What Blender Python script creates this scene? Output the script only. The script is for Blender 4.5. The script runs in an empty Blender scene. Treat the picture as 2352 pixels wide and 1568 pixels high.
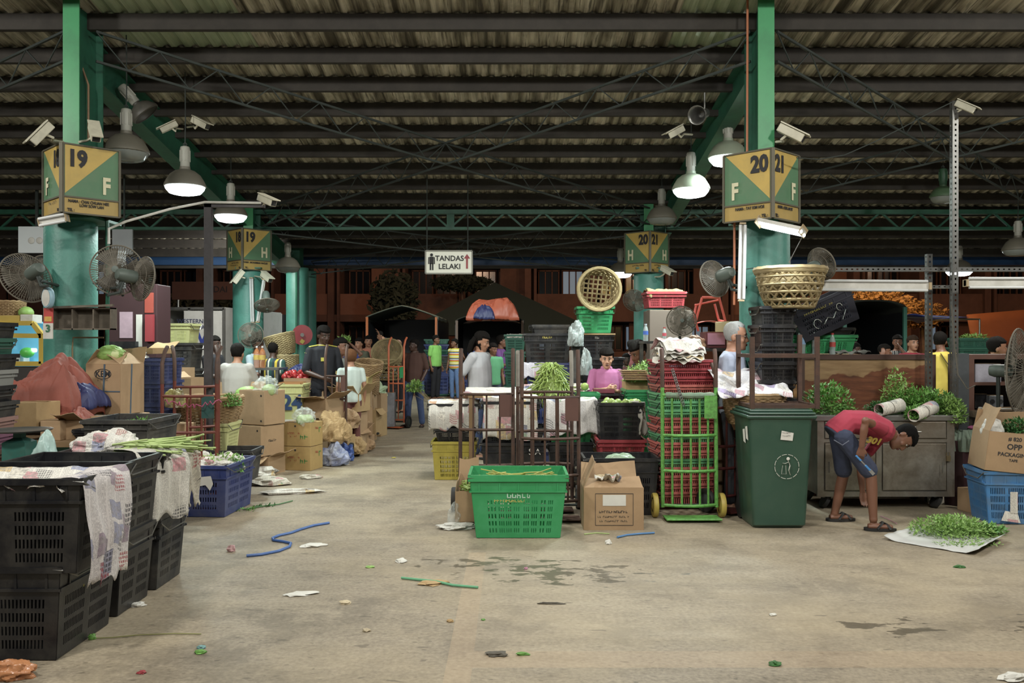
import bpy, bmesh, math, random
from mathutils import Vector, Matrix, noise, Euler
R=math.radians; PI=math.pi
SC=bpy.context.scene; COL=SC.collection
F=2000.0; EYE=1.55
def P(px,py,d): return Vector(((px-1176)*d/F, d, EYE-(py-784)*d/F))
def X(px,d): return (px-1176)*d/F
def Z(py,d): return EYE-(py-784)*d/F
def G(px,py):
    d=F*EYE/(py-784); return Vector(((px-1176)*d/F,d,0))
# ---------------- camera, world, lights, exposure
cam=bpy.data.cameras.new('camera'); cam.lens=F*36/2352; cam.sensor_width=36; cam.clip_end=300
co=bpy.data.objects.new('camera',cam); COL.objects.link(co); co.location=(0,0,EYE); co.rotation_euler=(R(90),0,0)
SC.camera=co
SC.view_settings.view_transform='Standard'; SC.view_settings.look='None'
SC.view_settings.gamma=1; SC.view_settings.exposure=0.0
wd=bpy.data.worlds.new('night'); SC.world=wd; wd.use_nodes=True
wd.node_tree.nodes['Background'].inputs[0].default_value=(0.05,0.052,0.06,1)
wd.node_tree.nodes['Background'].inputs[1].default_value=0.5
def area(loc,size,power,col=(1,.97,.9),to=None,spread=170):
    l=bpy.data.lights.new('area_light','AREA'); l.shape='DISK'; l.size=size; l.energy=power; l.color=col; l.spread=R(spread)
    o=bpy.data.objects.new('area_light',l); COL.objects.link(o); o.location=loc
    v=(Vector(to)-Vector(loc)) if to is not None else Vector((0,0,-1))
    o.rotation_euler=v.to_track_quat('-Z','Y').to_euler(); return o
LW=(1,.98,.91); LC=(.86,1,.97)
# the hall's unseen high bay lamps near the camera, then lampless lights within view
for (x,y,z,p,t) in [(-3.0,2.0,4.6,230,(-1.5,6,0)),(3.2,2.0,4.6,260,(2,6.5,0)),(0,4.6,4.6,115,(0,7,0)),(-6.5,5.0,4.4,170,(-4.5,9,0.5)),
                    (6.8,5.5,4.4,200,(5,9,0.5)),(0.3,-2,4.8,150,(0,5,.5)),(-0.5,9.2,4.0,135,None),(5.6,10.4,3.5,105,None),
                    (-7.5,10.5,3.7,95,None),(0.2,14.6,3.0,75,None),(-4.6,15.2,3.0,110,(-6,17,1.5)),(5.2,15,3.0,60,None)]:  # the left rear light is added to brighten the white box truck
    area((x,y,z),.45,p*.62,LW,t)
def sun_like(loc,to,power,col,size=2):
    o=area(loc,size,power,col,to); return o
area((-1.2,19.5,4.6),.5,260,(.9,1,.95),(-1.8,25,1.6)); area((7.5,19.5,4.6),.5,60,(.9,1,.95),(8,22,1.6))  # added outdoor lights without a lamp, brightening the truck fronts
# sodium street lamps over the road behind the hall
sun_like((-3,24,7.5),(-6,42,2),400,(1,.62,.4)); sun_like((10,24,7.5),(12,42,2),400,(1,.62,.4)); sun_like((26,26,7.5),(28,42,2),200,(1,.62,.4))
sun_like((8.5,19.5,5),(12.5,27.5,3.0),260,(1,.6,.1),.5)

# ---------------- mesh helpers
class MB:
    def __init__(s): s.v=[]; s.f=[]; s.mi=[]; s.cur=0
    def add(s,vs,fs,M=None):
        b=len(s.v)
        for v in vs:
            v=Vector(v); s.v.append(M@v if M is not None else v)
        for f in fs: s.f.append([b+i for i in f]); s.mi.append(s.cur)
        return s
    def box(s,c,sz,rot=None,M=None):
        x,y,z=[k/2 for k in sz]
        vs=[Vector(q) for q in [(-x,-y,-z),(x,-y,-z),(x,y,-z),(-x,y,-z),(-x,-y,z),(x,-y,z),(x,y,z),(-x,y,z)]]
        if rot is not None:
            E=Euler(rot).to_matrix(); vs=[E@v for v in vs]
        vs=[v+Vector(c) for v in vs]
        return s.add(vs,[(0,3,2,1),(4,5,6,7),(0,1,5,4),(1,2,6,5),(2,3,7,6),(3,0,4,7)],M)
    def b2(s,a,b):
        a=Vector(a); b=Vector(b); return s.box((a+b)/2,[abs(q) for q in (b-a)])
    def beam(s,a,b,w,h,up=(0,0,1)):
        a=Vector(a); b=Vector(b); d=(b-a); L=d.length; d.normalize(); u=Vector(up)
        x=d.cross(u)
        if x.length<1e-4: x=d.cross(Vector((1,0,0)))
        x.normalize(); u=x.cross(d)
        vs=[]
        for p in (a,b):
            for i,j in ((-1,-1),(1,-1),(1,1),(-1,1)): vs.append(p+x*(w/2*i)+u*(h/2*j))
        return s.add(vs,[(0,1,2,3),(7,6,5,4),(0,4,5,1),(1,5,6,2),(2,6,7,3),(3,7,4,0)])
    def tube(s,pts,r,n=8,closed=False,flat=1.0):
        pts=[Vector(p) for p in pts]; m=len(pts)
        rs=r if isinstance(r,(list,tuple)) else [r]*m
        rings=[]; up=None
        for i,p in enumerate(pts):
            a=pts[i-1] if (i>0 or closed) else p; b=pts[(i+1)%m] if (i<m-1 or closed) else p
            d=(b-a)
            if d.length<1e-9: d=Vector((0,0,1))
            d.normalize()
            if up is None:
                up=Vector((0,0,1)) if abs(d.z)<.9 else Vector((1,0,0))
            x=d.cross(up)
            if x.length<1e-5: x=d.orthogonal()
            x.normalize(); up=x.cross(d).normalized()
            rings.append([p+(x*math.cos(t)+up*math.sin(t)*flat)*rs[i] for t in [2*PI*k/n for k in range(n)]])
        return s.loft(rings,cap=not closed,loop=closed)
    def loft(s,rings,cap=True,loop=False):
        n=len(rings[0]); vs=[v for r in rings for v in r]; fs=[]
        m=len(rings)
        for i in range(m if loop else m-1):
            a=i*n; b=((i+1)%m)*n
            for k in range(n):
                k2=(k+1)%n; fs.append((a+k,a+k2,b+k2,b+k))
        if cap and not loop:
            fs.append(tuple(range(n-1,-1,-1))); fs.append(tuple((m-1)*n+k for k in range(n)))
        return s.add(vs,fs)
    def lathe(s,prof,n=20,M=None,cap=True):
        vs=[];fs=[]
        for (r,z) in prof:
            for k in range(n):
                t=2*PI*k/n; vs.append((r*math.cos(t),r*math.sin(t),z))
        m=len(prof)
        for i in range(m-1):
            for k in range(n):
                k2=(k+1)%n; fs.append((i*n+k,i*n+k2,(i+1)*n+k2,(i+1)*n+k))
        if cap:
            fs.append(tuple(range(n-1,-1,-1))); fs.append(tuple((m-1)*n+k for k in range(n)))
        return s.add(vs,fs,M)
    def grid(s,fn,nu,nv):
        vs=[fn(i/nu,j/nv) for j in range(nv+1) for i in range(nu+1)]
        fs=[(j*(nu+1)+i,j*(nu+1)+i+1,(j+1)*(nu+1)+i+1,(j+1)*(nu+1)+i) for j in range(nv) for i in range(nu)]
        return s.add(vs,fs)
    def ball(s,c,r,n=10,m=7,M=None):
        c=Vector(c); r=Vector(r) if not isinstance(r,(int,float)) else Vector((r,r,r))
        vs=[];fs=[]
        for j in range(m+1):
            ph=PI*(j/m*.998+.001)-PI/2
            for k in range(n):
                t=2*PI*k/n; q=Vector((math.cos(t)*math.cos(ph)*r.x,math.sin(t)*math.cos(ph)*r.y,math.sin(ph)*r.z))
                if M is not None: q=M@q
                vs.append(q+c)
        for j in range(m):
            for k in range(n):
                k2=(k+1)%n; fs.append((j*n+k,j*n+k2,(j+1)*n+k2,(j+1)*n+k))
        fs.append(tuple(range(n-1,-1,-1))); fs.append(tuple(m*n+k for k in range(n)))
        return s.add(vs,fs)
    def mesh(s,name):
        me=bpy.data.meshes.new(name); me.from_pydata([tuple(v) for v in s.v],[],s.f); return me
    def build(s,name,mats,parent=None,smooth=False,loc=None,rz=None,solid=0,bevel=0):
        me=s.mesh(name)
        if not isinstance(mats,(list,tuple)): mats=[mats]
        for m in mats: me.materials.append(m)
        if len(mats)>1: me.polygons.foreach_set('material_index',s.mi)
        bm=bmesh.new(); bm.from_mesh(me); bmesh.ops.recalc_face_normals(bm,faces=bm.faces); bm.to_mesh(me); bm.free()
        if smooth:
            me.polygons.foreach_set('use_smooth',[True]*len(me.polygons))
            try: me.set_sharp_from_angle(angle=R(42))
            except Exception: pass
        o=bpy.data.objects.new(name,me); COL.objects.link(o)
        if parent is not None: o.parent=parent
        if loc is not None: o.location=loc
        if rz is not None: o.rotation_euler=(0,0,rz)
        if solid:
            m=o.modifiers.new('s','SOLIDIFY'); m.thickness=solid; m.offset=0
        if bevel:
            m=o.modifiers.new('b','BEVEL'); m.width=bevel; m.segments=2; m.limit_method='ANGLE'
        return o
def tag(o,label,cat,group=None,kind=None):
    o['label']=label; o['category']=cat
    if group: o['group']=group
    if kind: o['kind']=kind
    return o
def thing(name,label,cat,loc=(0,0,0),rz=0,group=None):
    o=bpy.data.objects.new(name,None); COL.objects.link(o); o.empty_display_size=.1
    o.location=loc
    o.rotation_euler=rz if isinstance(rz,(tuple,Euler)) else (0,0,rz)
    return tag(o,label,cat,group)
def struct(o): o['kind']='structure'; return o
def copytree(o,parent=None):
    c=o.copy(); COL.objects.link(c)
    if parent is not None: c.parent=parent
    for ch in KIDS.get(o.name,[]): copytree(ch,c)
    return c
KIDS={}
def regkids(root):
    for ch in root.children:
        KIDS.setdefault(root.name,[]).append(ch); regkids(ch)
def dup(root,label,loc,rz=0,group=None,scale=None):
    if root.name not in KIDS: bpy.context.view_layer.update(); regkids(root); KIDS.setdefault(root.name,[])
    c=copytree(root); c['label']=label; c.location=loc
    c.rotation_euler=rz if isinstance(rz,(tuple,Euler)) else (0,0,rz)
    if scale is not None: c.scale=scale if isinstance(scale,(tuple,list)) else (scale,)*3
    if group: c['group']=group
    elif 'group' in c: del c['group']
    return c
class Proto:
    """builds a kind once, afterwards copies it"""
    def __init__(s,fn): s.fn=fn; s.c={}
    def __call__(s,label,loc,rz=0,group=None,scale=None,**kw):
        k=repr(sorted(kw.items(),key=lambda q:q[0]))
        if k not in s.c:
            o=s.fn(label,**kw); s.c[k]=o; o['label']=label; o.location=loc
            o.rotation_euler=rz if isinstance(rz,(tuple,Euler)) else (0,0,rz)
            if scale is not None: o.scale=scale if isinstance(scale,(tuple,list)) else (scale,)*3
            if group: o['group']=group
            return o
        return dup(s.c[k],label,loc,rz,group,scale)
# ---------------- materials
def lin(h):
    h=h.lstrip('#'); c=[int(h[i:i+2],16)/255 for i in (0,2,4)]
    return tuple((x/12.92 if x<=.04045 else ((x+.055)/1.055)**2.4) for x in c)+(1,)
class NT:
    def __init__(s,name):
        s.m=bpy.data.materials.new(name); s.m.use_nodes=True; s.t=s.m.node_tree; s.n=s.t.nodes
        s.b=s.n['Principled BSDF']; s._tc=None
    def tc(s):
        if s._tc is None: s._tc=s.n.new('ShaderNodeTexCoord')
        return s._tc.outputs['Object']
    def L(s,a,b): s.t.links.new(a,b)
    def set(s,i,v):
        if hasattr(v,'links') or isinstance(v,bpy.types.NodeSocket): s.L(v,i)
        else: i.default_value=v
    def map(s,scale=(1,1,1),loc=(0,0,0),rot=(0,0,0),src=None):
        n=s.n.new('ShaderNodeMapping'); s.L(src or s.tc(),n.inputs[0]); n.inputs['Scale'].default_value=scale; n.inputs['Location'].default_value=loc; n.inputs['Rotation'].default_value=rot
        return n.outputs[0]
    def noise(s,scale=5,detail=4,rough=.55,vec=None,dist=0):
        n=s.n.new('ShaderNodeTexNoise'); s.L(vec or s.tc(),n.inputs['Vector']); n.inputs['Scale'].default_value=scale; n.inputs['Detail'].default_value=detail; n.inputs['Roughness'].default_value=rough; n.inputs['Distortion'].default_value=dist
        return n.outputs[0]
    def math(s,op,a,b=0.0,c=None):
        n=s.n.new('ShaderNodeMath'); n.operation=op; s.set(n.inputs[0],a); s.set(n.inputs[1],b)
        if c is not None: s.set(n.inputs[2],c)
        return n.outputs[0]
    def ramp(s,fac,stops,interp='LINEAR'):
        n=s.n.new('ShaderNodeValToRGB'); s.L(fac,n.inputs[0]); e=n.color_ramp.elements; n.color_ramp.interpolation=interp
        while len(e)<len(stops): e.new(.5)
        for q,(p,c) in zip(e,stops):
            q.position=p; q.color=c if isinstance(c,tuple) else ((c,c,c,1) if not isinstance(c,str) else lin(c))
        return n.outputs[0]
    def mix(s,f,a,b,mode='MIX'):
        n=s.n.new('ShaderNodeMix'); n.data_type='RGBA'; n.blend_type=mode; s.set(n.inputs[0],f); s.set(n.inputs[6],a); s.set(n.inputs[7],b); return n.outputs[2]
    def bump(s,h,st=.3,d=.01):
        n=s.n.new('ShaderNodeBump'); s.L(h,n.inputs['Height']); n.inputs['Strength'].default_value=st; n.inputs['Distance'].default_value=d; s.L(n.outputs[0],s.b.inputs['Normal'])
    def sep(s,vec=None):
        n=s.n.new('ShaderNodeSeparateXYZ'); s.L(vec or s.tc(),n.inputs[0]); return n.outputs
    def rgb(s,c):
        n=s.n.new('ShaderNodeRGB'); n.outputs[0].default_value=lin(c) if isinstance(c,str) else c; return n.outputs[0]
MC={}
def soft(c,s=.84,g=.9):
    c=lin(c); l=.3*c[0]+.59*c[1]+.11*c[2]
    return tuple((l+(x-l)*s)*g for x in c[:3])+(1,)
def M(name,col,rough=.6,metal=0,var=.18,sc=6,dirt=None,dirta=.5,dsc=3,bump=0,bsc=60,alpha=None,trans=0,emit=None,es=0,spec=None,sheen=0):
    if name in MC: return MC[name]
    t=NT(name); b=t.b
    n=t.noise(sc,5,.6)
    f=t.math('MULTIPLY_ADD',n,2*var,1-var)
    c=t.mix(1.0,soft(col),f,'MULTIPLY')
    if dirt:
        d=t.noise(dsc,6,.7,dist=.3); d=t.ramp(d,[(.5-dirta*.25,0.0),(.62,1.0)])
        d=t.math('MULTIPLY',d,dirta); c=t.mix(d,c,soft(dirt))
    t.set(b.inputs['Base Color'],c); b.inputs['Roughness'].default_value=rough; b.inputs['Metallic'].default_value=metal
    if spec is not None: b.inputs['Specular IOR Level'].default_value=spec
    if alpha is not None: b.inputs['Alpha'].default_value=alpha
    if trans: b.inputs['Transmission Weight'].default_value=trans
    if emit: b.inputs['Emission Color'].default_value=lin(emit); b.inputs['Emission Strength'].default_value=es
    if bump: t.bump(t.noise(bsc,3,.6),bump,.01)
    MC[name]=t.m; return t.m
def newsprint(name,paper='#c9c5bb',ink='#4a4a4a',seed=0,pics=.5,col=('#b9536a','#5a6ea8','#c9a23a','#4c8a5a')):
    """text lines and picture blocks printed on paper"""
    if name in MC: return MC[name]
    t=NT(name); v=t.map((1,1,1),(seed*3.1,seed*1.7,seed*.9),(0.02*seed,0,0.05*seed))
    s=t.sep(v); u=t.math('ADD',s[0],t.math('MULTIPLY',s[1],.35)); w=t.math('ADD',s[2],t.math('MULTIPLY',s[1],.9))
    n=t.n.new('ShaderNodeCombineXYZ'); t.L(u,n.inputs[0]); t.L(w,n.inputs[1]); uv=n.outputs[0]
    lines=t.math('GREATER_THAN',t.math('FRACT',t.math('MULTIPLY',w,170)),.5)
    words=t.math('GREATER_THAN',t.noise(200,2,.5,vec=t.map((1,.35,1),src=uv)),.47)
    colm=t.math('GREATER_THAN',t.math('FRACT',t.math('MULTIPLY',u,13)),.12)
    ink_=t.math('MULTIPLY',t.math('MULTIPLY',lines,words),colm)
    vo=t.n.new('ShaderNodeTexVoronoi'); vo.distance='CHEBYCHEV'; vo.inputs['Scale'].default_value=9; vo.inputs['Randomness'].default_value=.85; t.L(uv,vo.inputs['Vector'])
    hs=t.n.new('ShaderNodeSeparateColor'); t.L(vo.outputs['Color'],hs.inputs[0])
    isp=t.math('LESS_THAN',hs.outputs[0],pics); inn=t.math('LESS_THAN',vo.outputs['Distance'],.42); pm=t.math('MULTIPLY',isp,inn)
    pc=t.ramp(hs.outputs[1],[(0,col[0]),(.27,col[1]),(.5,'#d8d2c4'),(.72,col[2]),(.95,col[3])],'CONSTANT')
    pc=t.mix(t.ramp(t.noise(34,4,.7,vec=uv),[(.42,0.0),(.6,.75)]),pc,lin('#3c3838'))
    c=t.mix(t.math('MULTIPLY',ink_,.5),lin(paper),lin(ink)); c=t.mix(t.math('MULTIPLY',pm,.58),c,pc)
    blk=t.math('MULTIPLY',t.math('GREATER_THAN',t.math('FRACT',t.math('MULTIPLY',u,75)),.3),t.math('GREATER_THAN',t.math('FRACT',t.math('MULTIPLY',w,50)),.35))
    head=t.math('MULTIPLY',t.math('MULTIPLY',blk,inn),t.math('GREATER_THAN',hs.outputs[2],.83))
    c=t.mix(t.math('MULTIPLY',head,.75),c,t.ramp(hs.outputs[1],[(0,'#33333a'),(.6,'#8c2c38')],'CONSTANT'))
    t.L(c,t.b.inputs['Base Color']); t.b.inputs['Roughness'].default_value=.85
    t.bump(t.noise(14,4,.6),.35,.02); MC[name]=t.m; return t.m
def rust(name,base,sc=5,amt=.5,rcol='#5a3a22',rough=.55,metal=.4):
    return M(name,base,rough,metal,.2,8,rcol,amt,sc,.15,90)
mt_green=M('green column paint','#3f8c7c',.5,0,.12,3,'#2a6258',.35,2.2,.25,40)
mt_greenf=M('lit green steel paint','#2f9a5c',.42,0,.08,2,'#2a6a48',.3,3)
mt_dgreen=M('dark green steel paint','#1f6b50',.5,0,.18,3,'#173a30',.5,3)
mt_purlin=M('dusty purlin','#3d3832',.85,0,.25,5,'#2b2824',.6,4)
mt_brace=M('dark steel brace','#3c4440',.7,.3,.25,6)
mt_cream=M('cream camera plastic','#cfcab0',.5,0,.1,8,'#8a8470',.3,6)
mt_white=M('aged white plastic','#cfcdc4',.5,0,.08,8,'#8f8a7a',.3,5)
mt_black=M('black crate plastic','#17181d',.4,0,.3,7,'#5a564e',.25,5,.1,50)
mt_blackd=M('dusty black crate plastic','#202124',.6,0,.3,9,'#6b6457',.4,4,.1,50)
mt_blue=M('navy crate plastic','#24346e',.5,0,.25,6,'#6c6f86',.35,4)
mt_lblue=M('light blue crate plastic','#3c86c4',.45,0,.2,6,'#6c6f66',.4,5)
mt_gcr=M('green crate plastic','#12934f',.38,0,.12,5,'#3fae72',.25,7)
mt_dgcr=M('dark green crate plastic','#235c4a',.5,0,.2,5)
mt_red=M('red crate plastic','#a3343c',.42,0,.15,5,'#8a2a2c',.3,5)
mt_pink=M('faded red crate plastic','#b8584c',.5,0,.15,5,'#8a4a40',.3,5)
mt_fgr=M('faded green crate plastic','#4f9a62',.5,0,.15,5)
mt_yel=M('olive yellow crate plastic','#b9a818',.45,0,.15,5,'#6f6a20',.3,5)
mt_pyel=M('pale yellow crate plastic','#bdbd78',.5,0,.15,5)
mt_card=M('corrugated cardboard','#ab8a61',.85,0,.1,4,'#866a48',.3,3,.1,30)
mt_card2=M('tan cardboard','#b3935e',.85,0,.1,5,'#8c6c40',.35,3,.1,30)
mt_card3=M('yellowish carton','#b3924e',.8,0,.12,5,'#94753c',.35,3)
mt_cardin=M('inside of cardboard','#8e7049',.9,0,.12,6)
mt_steel=M('galvanised steel','#8c8c88',.35,.8,.15,12,'#5c5a54',.4,6)
mt_wire=M('grey wire','#777a7c',.4,.7,.1,20)
mt_dark=M('black rubber','#1b1b1b',.7,0,.2,10,'#4a463e',.3,8)
mt_cord=M('dull brown cord','#5c564a',.8)
mt_rusty=rust('rusty brown steel','#4b3830',9,.5,'#6a4630',.6,.3)
mt_tgreen=rust('green painted trolley steel','#5fb43c',30,.55,'#3c4a2a',.5,.1)
mt_red2=M('red painted trolley steel','#742c16',.5,.1,.2,8,'#5a3a30',.4,8)
mt_teal=M('dark teal painted steel','#24504c',.5,.1,.2,8,'#5a5248',.3,8)
mt_glow=M('lit lamp glass','#ffffff',.3,0,0,5,emit='#eefcff',es=14)
mt_leaf=M('fresh green leaves','#5f9a30',.5,0,.35,14)
mt_leafl=M('light green leaves','#86b04a',.5,0,.3,14)
mt_leafd=M('dark green leaves','#2f6a24',.5,0,.35,14)
mt_bean=M('green long beans','#8aa33c',.45,0,.25,10)
mt_bean2=M('pale green stems','#a4bd66',.45,0,.2,12)
mt_wick=M('woven bamboo','#a3905e',.75,0,.3,12,'#6f5a36',.45,8)
mt_wick2=M('brown wicker','#a08050',.75,0,.25,12,'#6b4a28',.45,8)
mt_poly=M('clear plastic bag','#dfe6e2',.12,0,.05,10,alpha=.26,bump=.8,bsc=25)
mt_palebag=M('pale cyan plastic bag','#b4d6cf',.3,0,.08,6,alpha=.8,bump=.4,bsc=12)
mt_pink2=M('pink paper','#c98aa4',.8)
mt_print=M('dark print ink','#2a2a2e',.7,0,.1)
mt_redp=M('red print ink','#a8402c',.8,0,.1)
mt_yelp=M('yellow stencil paint','#b8a838',.7,0,.15,20)
mt_whitep=M('white print','#d4d2c8',.7,0,.08,20)
mt_gpr=M('green print ink','#3c8a3a',.8)
NP=[newsprint('newspaper print %d'%i,p,'#45454a',i+1,q) for i,(p,q) in enumerate([('#cfcbc0',.45),('#c4c0b6',.12),('#d6d3cb',.6),('#bdb7a8',.3)])]
def bars(s,size,mat,parent,loc,rot,name):
    r=random.Random(len(s)*7+int(size*1000)); n=int(s[1:]); m=MB(); x=-n*size*.33
    for k in range(n):
        w=size*r.uniform(.35,.6)
        if r.random()>.12:
            m.add([(x,-size*.32,0),(x+w*.25,-size*.32,0),(x+w*.25,size*.32,0),(x,size*.32,0)],[(0,1,2,3)]); z=size*r.choice((-.3,0,.22)); m.add([(x,z,0),(x+w,z,0),(x+w,z+size*.12,0),(x,z+size*.12,0)],[(0,1,2,3)])
            if r.random()<.5: m.add([(x+w*.75,-size*.32,0),(x+w,-size*.32,0),(x+w,size*.1,0),(x+w*.75,size*.1,0)],[(0,1,2,3)])
        x+=size*.66
    o=m.build(name,mat,parent); o.location=loc; o.rotation_euler=rot; return o
def text(s,size,mat,parent,loc,rot=(PI/2,0,0),name='lettering',bold=0,ext=.0015,align='CENTER',sx=1):
    if s.startswith('~'): return bars(s,size,mat,parent,loc,rot,name)
    c=bpy.data.curves.new('t','FONT'); c.body=s; c.size=size; c.extrude=ext; c.offset=bold; c.align_x=align; c.align_y='CENTER'; c.resolution_u=3
    o=bpy.data.objects.new('t',c); COL.objects.link(o)
    dg=bpy.context.evaluated_depsgraph_get(); me=bpy.data.meshes.new_from_object(o.evaluated_get(dg)); me.name=name
    bpy.data.objects.remove(o); bpy.data.curves.remove(c)
    me.materials.clear(); me.materials.append(mat)
    q=bpy.data.objects.new(name,me); COL.objects.link(q); q.parent=parent; q.location=loc; q.rotation_euler=rot; q.scale=(sx,1,1)
    return q
def V3(*a): return Vector(a)
def nz(x,y,z,s=1): return noise.noise(Vector((x*s,y*s,z*s)))
# ================= the setting
def floor_mat():
    t=NT('stained concrete floor'); s=t.sep()
    big=t.noise(.55,5,.6); mid=t.noise(3.2,6,.7,vec=t.map((.5,1.6,1),rot=(0,0,.25))); fine=t.noise(40,3,.6)
    c=t.ramp(big,[(.3,'#74695a'),(.5,'#857a69'),(.68,'#978b76')])
    c=t.mix(t.ramp(mid,[(.48,0.0),(.72,.55)]),c,lin('#595143'))
    c=t.mix(t.math('MULTIPLY',t.ramp(mid,[(.3,.6),(.44,0.0)]),1.0),c,lin('#a09580'))
    c=t.mix(.25,c,t.ramp(fine,[(.3,'#3f382e'),(.7,'#c0b49c')]))
    sm=t.noise(1.6,6,.72,vec=t.map((1,1,1),(3,8,0))); c=t.mix(t.ramp(sm,[(.5,0.0),(.6,.45)]),c,lin('#574f43'))
    sk=t.noise(26,2,.5,vec=t.map((.6,1.3,1),(1,2,0),(0,0,-.2))); c=t.mix(t.ramp(sk,[(.68,0.0),(.71,.65)]),c,lin('#443d33'))
    c=t.mix(t.ramp(t.noise(1.1,4,.6,vec=t.map((1,1,1),(9,1,0))),[(.45,0.0),(.7,.3)]),c,lin('#b8a888'))
    # scuffs: small dark specks stretched
    sp=t.noise(9,3,.5,vec=t.map((.7,2.2,1),rot=(0,0,.3))); c=t.mix(t.ramp(sp,[(.66,0.0),(.7,.6)]),c,lin('#4f473c'))
    # repaired strip and slab on the right
    x,y=s[0],s[1]
    strip=t.math('MULTIPLY',t.math('GREATER_THAN',x,-.315),t.math('LESS_THAN',x,-.19)); strip=t.math('MULTIPLY',strip,t.math('LESS_THAN',y,6.4))
    st2=t.math('MULTIPLY',t.math('GREATER_THAN',y,4.14),t.math('LESS_THAN',y,4.36)); st2=t.math('MULTIPLY',st2,t.math('GREATER_THAN',x,-.19))
    c=t.mix(t.math('MULTIPLY',t.math('MAXIMUM',strip,st2),.28),c,lin('#b0987a'))
    rt=t.math('MULTIPLY',t.math('GREATER_THAN',x,-.19),t.math('GREATER_THAN',y,4.36)); c=t.mix(t.math('MULTIPLY',rt,.12),c,lin('#b8a88c'))
    # wet patch
    def ell(cx,cy,rx,ry):
        a=t.math('DIVIDE',t.math('SUBTRACT',x,cx),rx); b=t.math('DIVIDE',t.math('SUBTRACT',y,cy),ry)
        return t.math('SUBTRACT',1.0,t.math('ADD',t.math('MULTIPLY',a,a),t.math('MULTIPLY',b,b)))
    e=t.math('MAXIMUM',t.math('MAXIMUM',ell(.35,5.85,.8,.42),ell(-.1,6.1,.7,.25)),t.math('MAXIMUM',ell(2.05,4.75,.35,.22),ell(3.1,4.7,.5,.3)))
    wn=t.noise(7.5,5,.62,vec=t.map((.75,1.5,1)))
    w=t.math('ADD',wn,t.math('MULTIPLY',t.math('MAXIMUM',e,-1.2),.17)); w=t.ramp(w,[(.655,0.0),(.675,1.0)])
    c=t.mix(t.math('MULTIPLY',w,.7),c,lin('#3e382a'))
    t.L(c,t.b.inputs['Base Color'])
    t.L(t.math('SUBTRACT',t.math('MULTIPLY_ADD',mid,.25,.55),t.math('MULTIPLY',w,.3)),t.b.inputs['Roughness'])
    t.bump(t.noise(30,5,.7),.12,.01); return t.m
m=MB(); m.grid(lambda u,v:(-45+90*u,-8+60*v,0),4,4); struct(m.build('floor',floor_mat()))
ROOF=lambda y: EYE+4.40-.154*y
def roof_mat():
    t=NT('dirty corrugated roofing'); s=t.sep(); 
    v=t.map((1,.06,.06)); st=t.noise(9,4,.6,vec=v); st2=t.noise(2.2,5,.7)
    c=t.ramp(st,[(.36,'#544f42'),(.47,'#9a9482'),(.6,'#cfc9b6')])
    c=t.mix(t.ramp(st2,[(.48,0.0),(.72,.6)]),c,lin('#4d4536'))
    st3=t.noise(40,3,.6,vec=t.map((1,.05,.05))); c=t.mix(t.ramp(st3,[(.55,0.0),(.66,.75)]),c,lin('#3c372c'))
    # translucent sheets: paler greenish stripes of the roof
    x=s[0]
    a=t.math('MULTIPLY',t.math('GREATER_THAN',x,-3.9),t.math('LESS_THAN',x,-2.6)); b=t.math('MULTIPLY',t.math('GREATER_THAN',x,1.6),t.math('LESS_THAN',x,2.35))
    k=t.math('MULTIPLY',t.math('MAXIMUM',a,b),t.math('LESS_THAN',s[1],8.95))
    c=t.mix(t.math('MULTIPLY',k,.75),c,lin('#a3b596'))
    t.L(c,t.b.inputs['Base Color']); t.b.inputs['Roughness'].default_value=.5; t.L(t.math('SUBTRACT',.62,t.math('MULTIPLY',k,.35)),t.b.inputs['Roughness'])
    return t.m
W=19.0; n=int(2*W/.024); m=MB()
prof=[0,.022,.03,.022,0,0]
vs=[];fs=[]
for j,y in enumerate((-6.0,5.0,17.2)):
    for i in range(n+1): vs.append((-W+i*.024+(.0),y,ROOF(y)+prof[i%6]))
for j in range(2):
    for i in range(n): fs.append((j*(n+1)+i,j*(n+1)+i+1,(j+1)*(n+1)+i+1,(j+1)*(n+1)+i))
m.add(vs,fs); struct(m.build('ceiling',roof_mat()))
k=0
for i in range(-12,14):
    y=8.28+.66*i
    if y>17: break
    k+=1; z=ROOF(y); m=MB(); m.box((0,y,z-.085),(2*W,.012,.15)); m.box((0,y+.03,z-.012),(2*W,.06,.012)); m.box((0,y+.03,z-.155),(2*W,.06,.012)); m.box((0,y+.06,z-.145),(2*W,.006,.02))
    struct(m.build('trim_%d'%k,mt_purlin))
mt_fascia=M('blue eave gutter','#1f4a78',.5,0,.1)
m=MB(); m.box((0,17.25,ROOF(17.2)-.12),(2*W,.12,.24)); struct(m.build('trim_%d'%(k+1),mt_fascia))
m=MB(); m.box((0,17.0,ROOF(17.2)-.3),(2*W,.1,.05)); struct(m.build('trim_%d'%(k+2),mt_purlin))

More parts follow.
